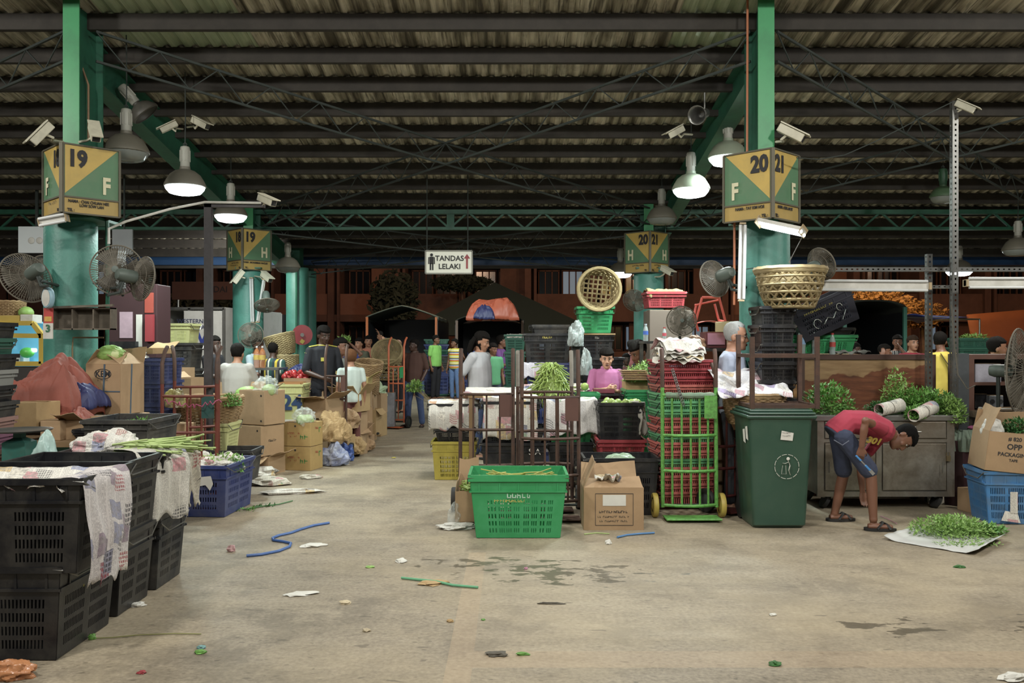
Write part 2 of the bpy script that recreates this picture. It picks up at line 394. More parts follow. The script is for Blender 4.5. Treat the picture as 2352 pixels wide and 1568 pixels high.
# ---- columns
def sign_mats():
    return (M('sign yellow','#c8a63c',.55,0,.1,6,'#94854a',.25,4),M('sign green','#4f7f58',.55,0,.12,6,'#7a8468',.25,4),M('sign lower yellow','#b4943c',.55,0,.12,6,'#948448',.3,4),M('sign frame','#5f5a48',.6,.2,.1))
def column(px,d,label,steel_h,nm):
    c=thing('hall_column',label,'column',(X(px,d),d,0))
    m=MB(); m.lathe([(.235,0),(.235,2.66),(.225,2.69)],28); m.build('pedestal',mt_green,c,True)
    m=MB(); z0,z1=2.69,ROOF(d)+.1
    yf,yb=(-.36,.1) if d<9 else (-.19,.21); w=.15; z1=ROOF(d+yf)-.0; c0=c; c=thing('steel_stanchion','','',(X({163:163,1756:1760}.get(px,px),d+yf)-X(px,d),0,0)); c.parent=c0
    for kk in ('label','category'): del c[kk]
    
    m.b2((-w/2,yf,z0),(w/2,yf+.014,z1)); m.build('front_flange',mt_greenf,c)  # lamp light on the front is put into this brighter green
    m=MB(); m.b2((-.008,yf+.0142,z0),(.008,yb,z1-.05)); m.b2((-w/2,yb,z0),(w/2,yb+.014,z1-.1)); m.build('web',mt_dgreen,c)  # same steel in shade, the shade put into the darker green
    m=MB(); m.b2((-.2,min(-.21,yf-.02),2.685),(.2,.23,2.71)); m.build('base_plate',mt_dgreen,c)
    return c0
colFL=column(163,8.35,'large green round column on the left carrying the yellow sign 19 F',5,'F')
colFR=column(1756,8.35,'large green round column on the right carrying the yellow sign 20 F',5,'F')
colHL=column(570,13.8,'green column further back on the left under the sign 19 H',5,'H')
colHR=column(1490,13.8,'green column further back in the centre right under the sign 20 H',5,'H')
def pole_col(px,d,r,h,label,nm='round_column'):
    c=thing(nm,label,'column',(X(px,d),d,0)); m=MB(); m.lathe([(r,0),(r,h)],24); m.build('shaft',mt_green,c,True)
    m=MB(); m.tube([(r*.2,-r-.03,.05),(r*.2,-r-.03,h)],.02,6); m.build('downpipe',mt_dgreen,c,True)
    m=MB(); m.box((0,0,h+.2),(.16,.3,.4)); m.build('steel_stub',mt_dgreen,c); return c
pole_col(683,16.6,.21,2.95,'teal round column behind the red hose reel')
pole_col(708,17.4,.16,2.95,'slimmer teal column just right of the column with the hose reel')

def sign_box(px,py0,py1,d,s,l,r,row,names,label,low):
    z1,z0=Z(py0,d),Z(py1,d); H=z1-z0; x=X(px,d)
    Y,Gn,LY,FR=sign_mats()
    c=thing('stall_number_sign',label,'sign',(x,d,z0),0)
    W2=s*math.sqrt(2)
    for side,num,nm in ((-1,l,names[0]),(1,r,names[1])):
        # panel frame: origin near corner, u along the panel away from the corner
        rz=PI/4*side
        p=thing('panel','','',(0,0,0),rz); 
        for kk in ('label','category'): del p[kk]
        p.parent=c
        def bx(u0,u1,v0,v1,mat,nm,dy=0):
            q=MB(); q.b2((side*u0,-.004-dy,v0),(side*u1,.02,v1)); return q.build(nm,mat,p)
        bx(0,W2,0,H*.235,LY,'name_plate')
        bx(0,W2,H*.235,H,Gn,'number_plate')
        q=MB(); q.add([(side*.02,-.006,H*.985),(side*(W2-.02),-.006,H*.985),(side*.02,-.006,H*.28)],[(0,1,2)]); q.build('yellow_triangle',Y,p)
        q=MB(); 
        for (a,b) in (((0,0),(W2,0)),((0,H),(W2,H)),((0,H*.235),(W2,H*.235))): q.beam((side*a[0],-.008,a[1]),(side*b[0],-.008,b[1]),.014,.014)
        for u in (0,W2): q.beam((side*u,-.008,0),(side*u,-.008,H),.02,.02)
        q.build('frame',FR,p)
        rt=(PI/2,0,0)
        text(num,H*.33,mt_print,p,(side*W2*.25,-.012,H*.79),rt,'number',.009,sx=.84)
        text(row,H*.34,M('sign cream letter','#d6d0a8',.6),p,(side*W2*.76,-.012,H*.43),rt,'row_letter',.008,sx=.72)
        text(('NAMA : '+nm) if nm!='~' else '~9',H*.06,mt_print,p,(side*W2*.45,-.012,H*.175),rt,'name_text',.0008,sx=.8)
        (low[0 if side<0 else 1]!='') and text(low[0 if side<0 else 1],H*.06,mt_print,p,(side*W2*.5,-.012,H*.12),rt,'name_text',.0008,sx=.8)
        text('TEL :',H*.06,mt_print,p,(side*W2*.14,-.012,H*.045),rt,'name_text',.0008,sx=.8)
    q=MB(); q.beam((0,-.01,0),(0,-.01,H),.035,.03); q.build('corner_post',FR,c)
    q=MB(); q.add([(0,0,H-.01),(W2*.7,W2*.7,H-.01),(0,W2*1.4,H-.01),(-W2*.7,W2*.7,H-.01)],[(0,1,2,3)]); 
    q.add([(W2*.7,W2*.7,0),(0,W2*1.4,0),(0,W2*1.4,H),(W2*.7,W2*.7,H)],[(0,1,2,3)]); q.add([(-W2*.7,W2*.7,0),(0,W2*1.4,0),(0,W2*1.4,H),(-W2*.7,W2*.7,H)],[(0,1,2,3)]); q.build('back_panels',FR,c)
    return c
sign_box(143,328,487,7.66,.345,'18','19','F',('~','CHAI CHUAN HEE'),'yellow and green corner sign with 19 F on the left front column',('','LOW SOW LAN'))
sign_box(1774,340,500,7.66,.34,'20','21','F',('TAY KIM HOE','HOK AM SIT'),'yellow and green corner sign with 20 F and 21 F on the right front column',('',''))
sign_box(557,524,618,13.45,.34,'18','19','H',('~','MOHAMMAD NAZLEE'),'yellow and green corner sign with 19 H on the rear left column',('~10',''))
sign_box(1493,530,624,13.45,.34,'20','21','H',('~','~'),'yellow and green corner sign with 20 H on the rear column by the centre right',('','~7'))
# ---- rafters
def rafter(a,b,label):
    a=Vector(a);b=Vector(b); c=thing('rafter',label,'roof beam',a); d=b-a
    m=MB(); m.beam((0,0,0),d,.012,.38); m.build('web',mt_dgreen,c)
    n=d.cross(Vector((1,0,0))).normalized()
    if n.z<0:n=-n
    m=MB(); m.beam(-n*.19,d-n*.19,.19,.014); m.beam(n*.18,d+n*.18,.17,.014); m.build('flange',mt_dgreen,c)
for (px,side) in ((163,'left'),(1760,'right')):
    x=X(px,8.35)
    x2=x
    rafter((x,8.6,ROOF(8.6)-.25),(x,13.6,ROOF(13.6)-.30),'dark green steel rafter running back from the %s front column'%side)
    rafter((x,13.85,ROOF(13.85)-.36),(x,17.1,ROOF(17.1)-.36),'dark green steel rafter from the %s rear column to the eave'%side)
# ---- truss across at row H
tr=thing('lattice_truss','long green lattice truss across the hall above the rear signs','truss',(0,13.95,0))
m=MB(); zt,zb=Z(487,13.95),Z(525,13.95)
m.box((0,0,zt),(2*W,.1,.07)); m.build('top_chord',mt_dgreen,tr)
m=MB(); m.box((0,0,zb),(2*W,.1,.045)); m.build('bottom_chord',mt_dgreen,tr)
m=MB(); i=0; xx=-W
while xx<W:
    m.beam((xx,0,zb),(xx+.3,0,zt),.03,.035,(0,1,0)); m.beam((xx+.3,0,zt),(xx+.6,0,zb),.03,.035,(0,1,0)); xx+=.6
m.build('lacing',mt_dgreen,tr)
m=MB(); m.box((X(1035,13.95),0,(zt+zb)/2),(.12,.06,zt-zb)); m.build('stiffener',mt_dgreen,tr)
def lattice(a,b,label,gap=.28,seg=14):
    a=Vector(a); b=Vector(b); c=thing('roof_brace',label,'roof bracing',a); d=b-a; off=Vector((0,0,-gap))
    m=MB(); m.beam((0,0,0),d,.022,.022); m.build('upper_rod',mt_brace,c)
    m=MB(); m.beam(off,d+off*.9,.022,.022); m.build('lower_rod',mt_brace,c)
    m=MB()
    for i in range(seg): m.beam(d*(i/seg),d*((i+.5)/seg)+off,.01,.01); m.beam(d*((i+.5)/seg)+off,d*((i+1)/seg),.01,.01)
    m.build('lacing',mt_brace,c)
xl,xr=X(163,8.03),X(1760,8.03)
def rp(x,y,dz=-.22): return (x,y,ROOF(y)+dz)
lattice(rp(xl+.15,8.2),rp(xr-.1,13.7),'thin lattice brace running from the left front column to the right rear column')
lattice(rp(xr-.1,8.2),rp(xl+.15,13.7),'thin lattice brace running from the right front column to the left rear column')
lattice(rp(xr+.15,8.2),rp(xr+6.4,13.7),'thin lattice brace going right from the right front column')
lattice(rp(xl-.15,8.2),rp(xl-4.6,11.0),'thin lattice brace going left from the left front column',seg=8)
lattice(rp(xr+5.2,8.6),rp(xr+.1,13.7),'thin lattice brace reaching the right rear column from the right')
lattice(rp(xl+.15,14),rp(xr-.1,17),'rear lattice brace sloping right beyond the long truss')
lattice(rp(xr-.1,14),rp(xl+.15,17),'rear lattice brace sloping left beyond the long truss')

# ================= background beyond the hall
mt_fac=M('brown plaster','#7c5240',.85,0,.2,1.2,'#4a3228',.5,.7)
mt_facl=M('paler plaster panel','#946048',.85,0,.15,1.5)
mt_glassd=M('dark window glass','#1b2026',.15,0,.1)
mt_glassl=M('lit window glass','#5c6c78',.3,0,.2,3,emit='#8fa0b0',es=.35)
mt_facd=M('deep brown recess','#2c1c16',.9)
D=44.0
wf=MB(); wf.b2((-34,D+2,0),(44,D+2.3,13)); wall=struct(wf.build('wall_back',mt_facd))
px_m=F/D; rnd=random.Random(4)
m=MB()
for z in (0.0,2.9,5.8,8.7): m.b2((-34,D-.2,z+2.55),(44,D+2,z+2.9))
struct(m.build('trim_40',mt_fac))
bay=3.3; wi=0
for i in range(-10,13):
    x=i*bay+.8
    m=MB(); m.b2((x-.16,D-.3,0),(x+.16,D+2,12)); m.b2((x+.3,D-.3,0),(x+.44,D+1,12)); struct(m.build('trim_%d'%(50+i+11),mt_fac))
    for fl in (0,1,2):
        z=fl*2.9+.0; typ=rnd.random()
        m=MB(); m.b2((x+.44,D-.1,z),(x+bay-.16,D,z+1.05)); 
        if typ<.5: m.b2((x+1.9,D+.6,z+1.0),(x+bay-.16,D+.8,z+2.6))
        struct(m.build('wall_balcony',mt_facl if typ<.35 else mt_fac))
        for q in range(2):
            wi+=1; x0=x+.6+q*1.25; lit=rnd.random()<.16
            w=MB(); w.b2((x0,D+1.7,z+1.1),(x0+1.05,D+1.75,z+2.35)); wo=struct(w.build('window_%d'%wi,mt_glassl if lit else mt_glassd))
            f=MB()
            for zz in (z+1.1,z+2.35): f.b2((x0-.05,D+1.6,zz-.04),(x0+1.1,D+1.7,zz+.04))
            for xx2 in (x0,x0+.35,x0+.7,x0+1.05): f.b2((xx2-.03,D+1.6,z+1.1),(xx2+.03,D+1.7,z+2.35))
            f.build('window_frame',mt_fac,wo)
# black pavilion tent roof behind the trucks
mt_tent=M('black green tent canvas','#1d2a22',.8,0,.15,4)
t=thing('tent','large dark pitched tent behind the canopy trucks','tent',(X(1137,35),35,0))
ap=Z(648,35); ev=Z(770,32.5); hw=4.25
m=MB(); m.add([(-hw*.85,-2.6,ev),(hw*1.0,-2.6,ev),(hw,2.6,ev),(-hw*.85,2.6,ev),(0,0,ap)],[(0,1,4),(1,2,4),(2,3,4),(3,0,4),(3,2,1,0)]); m.build('roof_canvas',mt_tent,t)
for sx in (-hw*.85,hw):
    for sy in (-2.6,2.6): m=MB(); m.tube([(sx,sy,0),(sx,sy,ev)],.04,6); m.build('pole',mt_steel,t)
mt_canv=M('grey green canvas','#56665c',.7,0,.2,4,'#2f3a34',.4,3)
mt_dcanv=M('dark canvas','#20261f',.8,0,.2,4)
mt_truckd=M('dark truck side','#1c2024',.5,0,.2,4)
mt_oran=M('orange painted post','#b8682c',.6)
def canopy_truck(label,px0,px1,pyt,pys,d,L,mat,postmat,skew=0,ridge=True,bed=.95):
    x0,x1=X(px0,d),X(px1,d); zt,zs=Z(pyt,d),Z(pys,d); cx=(x0+x1)/2; w=(x1-x0)
    t=thing('canopy_truck',label,'truck',(cx,d,0)); h=w/2
    m=MB(); N=12
    def arch(u):
        x=(-h+w*u); k=abs(2*u-1); z=zt-(zt-zs)*(k**(1.3 if ridge else 3.0)); return x,z
    def can(u,v):
        if u<.08: x=-h; z=zs-.9*(1-u/.08)*0-(.0); z=zs-(1-u/.08)*.12
        elif u>.92: x=h; z=zs-(u-.92)/.08*.12
        else: x,z=arch((u-.08)/.84)
        return (x+skew*v,v*L,z+.015*math.sin(v*14))
    m.grid(can,26,10); m.build('canopy',mat,t,True,solid=.03)
    m=MB()
    for sx in (-1,1): m.add([(sx*h,0 if sx<0 else .0,bed),(sx*h+skew,L,bed),(sx*h+skew,L,zs-.05),(sx*h,.0,zs-.05)],[(0,1,2,3)])
    m.add([(-h+skew,L,bed),(h+skew,L,bed),(h+skew,L,zs),(-h+skew,L,zs)],[(0,1,2,3)])
    m.build('side_curtain',mt_truckd,t,solid=.02)
    for sx in (-1,1): m=MB(); m.box((sx*(h-.04),-.01,(bed+zs)/2),(.07,.06,zs-bed)); m.build('corner_post',postmat,t)
    m=MB(); m.b2((-h,-.05,bed-.25),(h,L,bed)); m.build('bed',mt_truckd,t,bevel=.01)
    m=MB(); m.b2((-h*.9,-.02,.45),(h*.9,.05,.58)); m.build('bumper',mt_steel,t)
    for sx in (-1,1):
        for yy in (.6,L-.8):
            m=MB(); m.lathe([(.1,-.1),(.38,-.1),(.4,-.06),(.4,.06),(.38,.1),(.1,.1)],18,Matrix.Translation((sx*(h-.2),yy,.4))@Matrix.Rotation(PI/2,4,'Y')); m.build('wheel',mt_dark,t,True)
    m=MB(); m.b2((-h*.95+skew,L+.1,.5),(h*.95+skew,L+1.6,2.3)); m.build('cab',mt_truckd,t,bevel=.08)
    return t
canopy_truck('canvas covered truck with a grey peaked canopy and orange corner posts',840,1005,702,728,26,3.8,mt_canv,mt_oran)
canopy_truck('dark covered truck with an orange tarpaulin heaped on its roof',1046,1203,722,736,25,3.8,mt_dcanv,M('brown truck post','#6b5648',.6),ridge=False)
canopy_truck('dark round-topped truck behind the wooden partition',1935,2082,690,705,18,3.2,mt_dcanv,M('green truck post','#2f6a58',.5),ridge=False)
def shade_frame():
    d=20; t=thing('cargo_truck','open cargo truck with a blue tarpaulin over its frame','truck',(X(2160,d),d,0))
    x0,x1=-.8,.9; z=Z(728,d)
    m=MB()
    for (a,b) in (((x0,0,z),(x1,0,z-.05)),((x0,0,0.9),(x0,0,z)),((x1,0,.9),(x1,0,z-.05)),((x0,3,z),(x1,3,z)),((x0,0,z),(x0,3,z)),((x1,0,z-.05),(x1,3,z))): m.tube([a,b],.02,6)
    m.build('frame',mt_steel,t)
    m=MB(); m.grid(lambda u,v:(x0-.5+1.9*u,v*2.5-.1,z+.03+.07*math.sin(u*7+v*3)-.25*max(0,.35-u)*2-.2*max(0,u-.8)*2),16,10); m.build('tarpaulin',M('bright blue tarpaulin','#3a52b8',.45,0,.2,5),t,True,solid=.01)
    m=MB(); m.b2((x0-.1,-.05,.6),(x1+.1,3,.9)); m.build('bed',mt_truckd,t)
    for sx in (x0+.1,x1-.1): m=MB(); m.lathe([(.1,-.1),(.36,-.1),(.36,.1),(.1,.1)],16,Matrix.Translation((sx,.7,.37))@Matrix.Rotation(PI/2,4,'Y')); m.build('wheel',mt_dark,t,True)
shade_frame()
# white container truck
def container():
    d=17.6; x0,x1=X(362,d),X(515,d); z0,z1=.9,Z(708,d); t=thing('box_truck','white box truck with one open rear door and blue lettering','truck',((x0+x1)/2,d,0)); h=(x1-x0)/2; L=3.4
    wh=M('white truck panel','#c9c9c4',.4,0,.06,3,'#8a8a86',.25,3)
    m=MB(); 
    m.add([(h,0,z0),(h+.25,L,z0),(h+.25,L,z1),(h,0,z1)],[(0,1,2,3)]); m.add([(-h,0,z0),(-h+.25,L,z0),(-h+.25,L,z1),(-h,0,z1)],[(0,1,2,3)]); m.add([(-h,0,z1),(h,0,z1),(h+.25,L,z1),(-h+.25,L,z1)],[(0,1,2,3)]); m.add([(-h,0,z0),(h,0,z0),(h+.25,L,z0),(-h+.25,L,z0)],[(0,1,2,3)]); m.add([(-h+.25,L,z0),(h+.25,L,z0),(h+.25,L,z1),(-h+.25,L,z1)],[(0,1,2,3)])
    m.build('cargo_box',wh,t,solid=.05)
    m=MB()
    for (a,b) in (((-h,0,z0),(-h,0,z1)),((h,0,z0),(h,0,z1)),((-h,0,z1),(h,0,z1)),((0-.03,0,z0),(-.03,0,z1))): m.beam(a,b,.05,.05)
    m.build('door_frame',mt_steel,t)
    m=MB(); m.b2((-h+.55,-.05,z0),(h-.03,-.02,z1-.05)); m.build('door',wh,t)
    bl=M('navy lettering','#2b3358',.6)
    text('WESTERN',.12,bl,t,(-.02+.03,-.06,Z(738,d)),name='lettering'); text('AUSTRALIA',.12,bl,t,(.0,-.06,Z(752,d)),name='lettering')
    text('W',.42,M('blue logo','#2b3f9a',.5),t,(.15,-.06,Z(778,d)),name='logo',bold=.01)
    m=MB(); 
    for k in range(12):
        a=k*PI/6; c=Vector((h+.06+.1*0,.75,Z(742,18.2))); 
        p=Vector((h+.09,.75+math.sin(a)*.28,Z(742,18.2)+math.cos(a)*.13)); q=Vector((h+.09,.75+math.sin(a)*.12,Z(742,18.2)+math.cos(a)*.05)); m.beam(p,q,.02,.03)
    m.build('sun_emblem',M('ochre emblem','#b8904a',.6),t)
    text('LEONG HO',.14,bl,t,(h+.16,1.9,Z(746,18.8)),(PI/2,0,PI/2-.07))
    m=MB(); m.b2((-h,.1,.5),(h,L,.9)); m.b2((-h*.9+.3,L+.1,.5),(h+.3,L+1.7,2.2)); m.build('chassis',mt_truckd,t)
    for sx in (-h+.25,h-.1):
        m=MB(); m.lathe([(.1,-.12),(.42,-.12),(.42,.12),(.1,.12)],16,Matrix.Translation((sx,1,.42))@Matrix.Rotation(PI/2,4,'Y')); m.build('wheel',mt_dark,t,True)
container()
# orange-lit tree crowns behind the right truck
def leafcloud(m,c,rad,n,ls,rnd,shell=.55):
    c=Vector(c)
    for _ in range(n):
        v=Vector((rnd.gauss(0,1),rnd.gauss(0,1),rnd.gauss(0,1))).normalized()*(shell+(1-shell)*rnd.random())
        p=c+Vector((v.x*rad[0],v.y*rad[1],v.z*rad[2])); d=Vector((rnd.gauss(0,1),rnd.gauss(0,1),rnd.gauss(0,1))).normalized(); e=d.orthogonal().normalized(); s=ls*(.6+.8*rnd.random())
        m.add([p-d*s,p+e*s*.45,p+d*s,p-e*s*.45],[(0,1,2,3)])
rnd=random.Random(9)
def tree(label,px,py,d,rad,n,ls,mat):
    p=P(px,py,d); t=thing('tree',label,'tree',(p.x,d,0)); m=MB(); leafcloud(m,(0,0,p.z),rad,n,ls,rnd,.3); m.build('crown',mat,t)
    m=MB(); m.tube([(0,0,0),(.1,0,p.z*.5),(0,0,p.z)],[.18,.12,.05],8); m.build('trunk',mt_rusty,t,True)
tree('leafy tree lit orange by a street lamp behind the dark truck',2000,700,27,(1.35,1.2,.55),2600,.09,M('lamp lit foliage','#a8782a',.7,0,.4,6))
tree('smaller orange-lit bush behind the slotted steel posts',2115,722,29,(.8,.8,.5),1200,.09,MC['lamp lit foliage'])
tree('dark palm-like tree in front of the flats behind the peaked truck',905,690,37,(1.1,1.0,1.3),2200,.16,M('night foliage','#2c3320',.8,0,.3,6))
tree('dark tree beyond the white box truck on the left',430,705,33,(2.4,1.0,.5),2400,.16,MC['night foliage'])
tree('dark tree crown hanging behind the toilet sign',1060,650,40,(1.5,1.0,.4),1500,.14,MC['night foliage'])
# brick-red awning wall at far right, dim
m=MB(); m.grid(lambda u,v:(X(2235,21)+3.4*u,21+.3*v,Z(800,21)+(Z(722,21)-Z(800,21))*v*(1+.35*u)),12,4)
tag(m.build('awning',M('rust red awning','#7c3a22',.8,0,.2,3),None,True,solid=.04),'rust red sheet awning at the far right behind the stalls','awning')
m=MB(); m.b2((X(400,30),30,Z(688,30)),(X(590,30),30.1,Z(642,30))); o=thing('shop_board','faint brown shop board beyond the hall on the left','sign',(X(495,30),30,Z(688,30)))
m=MB(); m.b2((-1.5,0,0),(1.4,.08,.62)); m.build('board',M('faded shop board','#5a3a30',.8),o); text('KEDAI',.3,mt_print,o,(0,-.01,.35))
for sx in (-1.3,1.2): m=MB(); m.tube([(sx,.04,-Z(688,30)),(sx,.04,0)],.04,6); m.build('post',mt_steel,o)
# hanging toilet sign
o=thing('toilet_sign','hanging white light box reading TANDAS LELAKI with a red arrow','sign',(X(1031,12.5),12.5,Z(628,12.5)))
w,h=X(1085,12.5)-X(978,12.5),Z(576,12.5)-Z(628,12.5)
m=MB(); m.b2((-w/2,0,0),(w/2,.12,h)); m.build('light_box',M('sign white face','#c4c4b4',.4,0,.08,3,emit='#dfe4cf',es=.28),o)
m=MB()
for (a,b) in (((-w/2,0,0),(w/2,0,0)),((-w/2,0,h),(w/2,0,h)),((-w/2,0,0),(-w/2,0,h)),((w/2,0,0),(w/2,0,h))): m.beam(a,b,.025,.02)
m.build('frame',M('sign frame grey','#8c8c80',.5),o)
text('TANDAS',.105,mt_print,o,(.01,-.012,h*.66),bold=.002); text('LELAKI',.105,mt_print,o,(.01,-.012,h*.3),bold=.002)
m=MB(); m.beam((w*.39,-.012,.07),(w*.39,-.012,h*.68),.028,.005,(0,1,0)); m.add([(w*.39-.045,-.013,h*.66),(w*.39+.045,-.013,h*.66),(w*.39,-.013,h*.86)],[(0,1,2)]); m.build('arrow',M('arrow red','#a32834',.5),o)
m=MB(); x=-w*.37; m.ball((x,-.012,h*.82),(.022,.004,.022)); m.beam((x,-.012,h*.42),(x,-.012,h*.74),.06,.005,(0,1,0)); 
for q in (-1,1): m.beam((x+q*.016,-.012,.05),(x+q*.016,-.012,h*.44),.022,.005,(0,1,0)); m.beam((x+q*.042,-.012,h*.42),(x+q*.04,-.012,h*.72),.014,.005,(0,1,0))
m.build('man_symbol',mt_print,o)
for sx in (-.32,.27): m=MB(); m.tube([(sx*w/.67,.05,h),(sx*w/.67,.05,ROOF(12.5)-h-Z(628,12.5)+h-.02)],.009,6); m.build('hanger_rod',mt_brace,o)
# ================= builders of the things
def slotwall(m,c,us,vs):
    """c: 4 corners (bl,br,tr,tl); us: list of (u0,u1,n) slot groups; vs: list of (v0,v1) rows or full holes"""
    ub=[0.0];hu=[]
    for (a,b,n) in us:
        ub.append(a); hu.append(False); w=(b-a)/(2*n-1) if n>1 else (b-a)
        for k in range(2*n-1 if n>1 else 1): ub.append(a+w*(k+1)); hu.append(k%2==0)
    ub.append(1.0); hu.append(False)
    vb=[0.0];hv=[]
    for (a,b) in vs: vb.append(a); hv.append(False); vb.append(b); hv.append(True)
    vb.append(1.0); hv.append(False)
    bl,br,tr,tl=[Vector(q) for q in c]; V=[];Fc=[];nu=len(ub)
    for v in vb:
        for u in ub: V.append(bl.lerp(br,u).lerp(tl.lerp(tr,u),v))
    for j in range(len(vb)-1):
        for i in range(nu-1):
            if hu[i] and hv[j]: continue
            Fc.append((j*nu+i,j*nu+i+1,(j+1)*nu+i+1,(j+1)*nu+i))
    m.add(V,Fc)
def crect(L,D,z,r=0.0): return [(-L/2,-D/2,z),(L/2,-D/2,z),(L/2,D/2,z),(-L/2,D/2,z)]
STY={'bin':([(.12,.44,13),(.56,.88,13)],[(.12,.27),(.31,.46),(.50,.64)]),
 'bin4':([(.10,.44,13),(.56,.90,13)],[(.12,.22),(.27,.37),(.42,.52),(.57,.67)]),
 'cols':([(.16,.25,3),(.28,.34,3),(.36,.42,3),(.45,.51,3),(.56,.62,3),(.65,.71,3),(.75,.80,2),(.83,.88,3)],[(.08,.16),(.2,.28),(.32,.40),(.44,.52),(.56,.63)]),
 'mesh':([(.06,.30,9),(.36,.64,9),(.70,.94,9)],[(.10,.22),(.26,.38),(.42,.54),(.58,.7)]),
 'rows':([(.12,.46,10),(.54,.88,10)],[(.15,.24),(.3,.39),(.45,.54),(.6,.69)]),
 'tall':([(.05,.95,24)],[(.12,.8)]),'solid':([],[])}
def crate_(label,L=.6,D=.42,H=.34,mat=None,style='bin',t=.88,handle=True,hmat=None,name='crate',rim=.03,lab=None):
    root=thing(name,label,'crate'); m=MB(); us,vs=STY[style]; b=crect(L*t,D*t,.006); tp=crect(L,D,H)
    for i in range(4):
        j=(i+1)%4; slotwall(m,(b[i],b[j],tp[j],tp[i]),us if i%2==0 or D>.35 else us[:max(1,len(us)//2)],vs)
    m.add(b,[(0,1,2,3)]); m.build('body',mat,root,solid=.007)
    m=MB(); e=.014
    for z,h in ((H,rim),(H*.78,.014)):
        k=1 if z==H else t+(1-t)*.8
        Lz,Dz=L*k+e,D*k+e
        q=crect(Lz,Dz,z)
        for i in range(4):
            a,b_=Vector(q[i]),Vector(q[(i+1)%4]); d=(b_-a).normalized(); m.beam(a-d*.01,b_+d*.01,.022 if z==H else .012,h)
    for sx in (-1,1):
        for u in (-.42,-.2,0,.2,.42): m.box((u*L*.97,sx*D*.5*(t+(1-t)*.9),H*.88),(.012,.014,H*.2)); 
        for u in (-.35,.35): m.box((sx*L*.5*(t+(1-t)*.9),u*D,H*.88),(.014,.012,H*.2))
    m.build('rim',mat,root)
    if handle:
        for sx in (-1,1):
            m=MB(); x=sx*(L/2+.02); m.tube([(sx*L*.36,-D/2-.012,H+.01),(x,-D/2-.016,H-.0),(x+sx*.006,-D*.3,H-.06),(x+sx*.006,D*.3,H-.06),(x,D/2+.016,H),(sx*L*.36,D/2+.012,H+.01)],.0045,6); m.build('wire_handle',hmat or mt_steel,root)
    if lab:
        text(lab[0],lab[1],lab[2],root,(lab[3]*L,-D/2*(t+(1-t)*.8)-.014,H*lab[4]),(PI/2-math.atan(D*(1-t)/2/H),0,0),'print')
    return root
crate=Proto(crate_)
def carton_(label,L=.4,D=.35,H=.3,mat=None,flaps=(None,)*4,holes=False,tape=False,bow=0,prints=(),name='cardboard_box',inn=True):
    """flaps: front, back, left, right; angle from horizontal-outward (deg) or None"""
    root=thing(name,label,'box'); closed=all(f is None for f in flaps)
    m=MB(); b=crect(L*(1-bow),D*(1-bow),0); tp=crect(L,D,H)
    if closed:
        m.add(b+tp,[(3,2,1,0),(4,5,6,7),(0,1,5,4),(1,2,6,5),(2,3,7,6),(3,0,4,7)]); m.build('body',mat,root,bevel=.006)
        m=MB(); m.b2((-L/2+.003,-.003,H),(L/2-.003,.003,H+.004)); m.b2((-L/2+.002,-D/2+.002,H),(L/2-.002,-.004,H+.003)); m.build('lid_seam',mt_cardin if not tape else mat,root)
    else:
        for i in range(4): slotwall(m,(b[i],b[(i+1)%4],tp[(i+1)%4],tp[i]),[],[])
        m.add(b,[(0,1,2,3)]); o=m.build('body',mat,root,solid=.005)
    for k,a in enumerate(flaps):
        if a is None: continue
        w=(L if k<2 else D)*.99; dep=(D if k<2 else L)*.48; ca,sa=math.cos(R(a)),math.sin(R(a)); m=MB()
        out=[(0,-1),(0,1),(-1,0),(1,0)][k]; ax=(1,0) if k<2 else (0,1); c0=Vector((out[0]*L/2,out[1]*D/2,H))
        def fl(u,v): 
            q=c0+Vector((ax[0],ax[1],0))*(w*(u-.5)*(1-.04*v))+Vector((out[0]*ca,out[1]*ca,sa))*dep*v+Vector((0,0,1))*(.012*math.sin(5*u+3*v)*v); return q
        m.grid(fl,4,3); m.build('flap',mat,root,solid=.005)
    if holes:
        m=MB()
        for (x,z) in holes: m.add([(x*L/2+.013*math.cos(t),-D/2-.001+ (0 if not bow else bow*D/2*(1-z)),H*z+.013*math.sin(t)) for t in [k*PI/5 for k in range(10)]],[tuple(range(10))])
        m.build('air_hole',mt_dark,root)
    if tape:
        m=MB(); m.b2((-L/2-.001,-.03,H+.0045),(L/2+.001,.03,H+.0055)); m.b2((-L/2-.001,-.03,H-.06),(-L/2+.0,.03,H)); m.build('tape',M('brown parcel tape','#94703f',.3),root)
    for p in prints:
        s,sz,mt,x,z=p[:5]; side=p[5] if len(p)>5 else 0
        dz=bow*D/2/H; 
        if side==0: text(s,sz,mt,root,(x*L/2,-D/2*(1-bow*(1-z))-.003,H*z),(PI/2+math.atan(dz),0,0),'print',sz*.02)
        else: text(s,sz,mt,root,(L/2*(1-bow*(1-z))+.003,x*D/2,H*z),(PI/2,0,PI/2),'print',sz*.02)
    return root
carton=Proto(carton_)
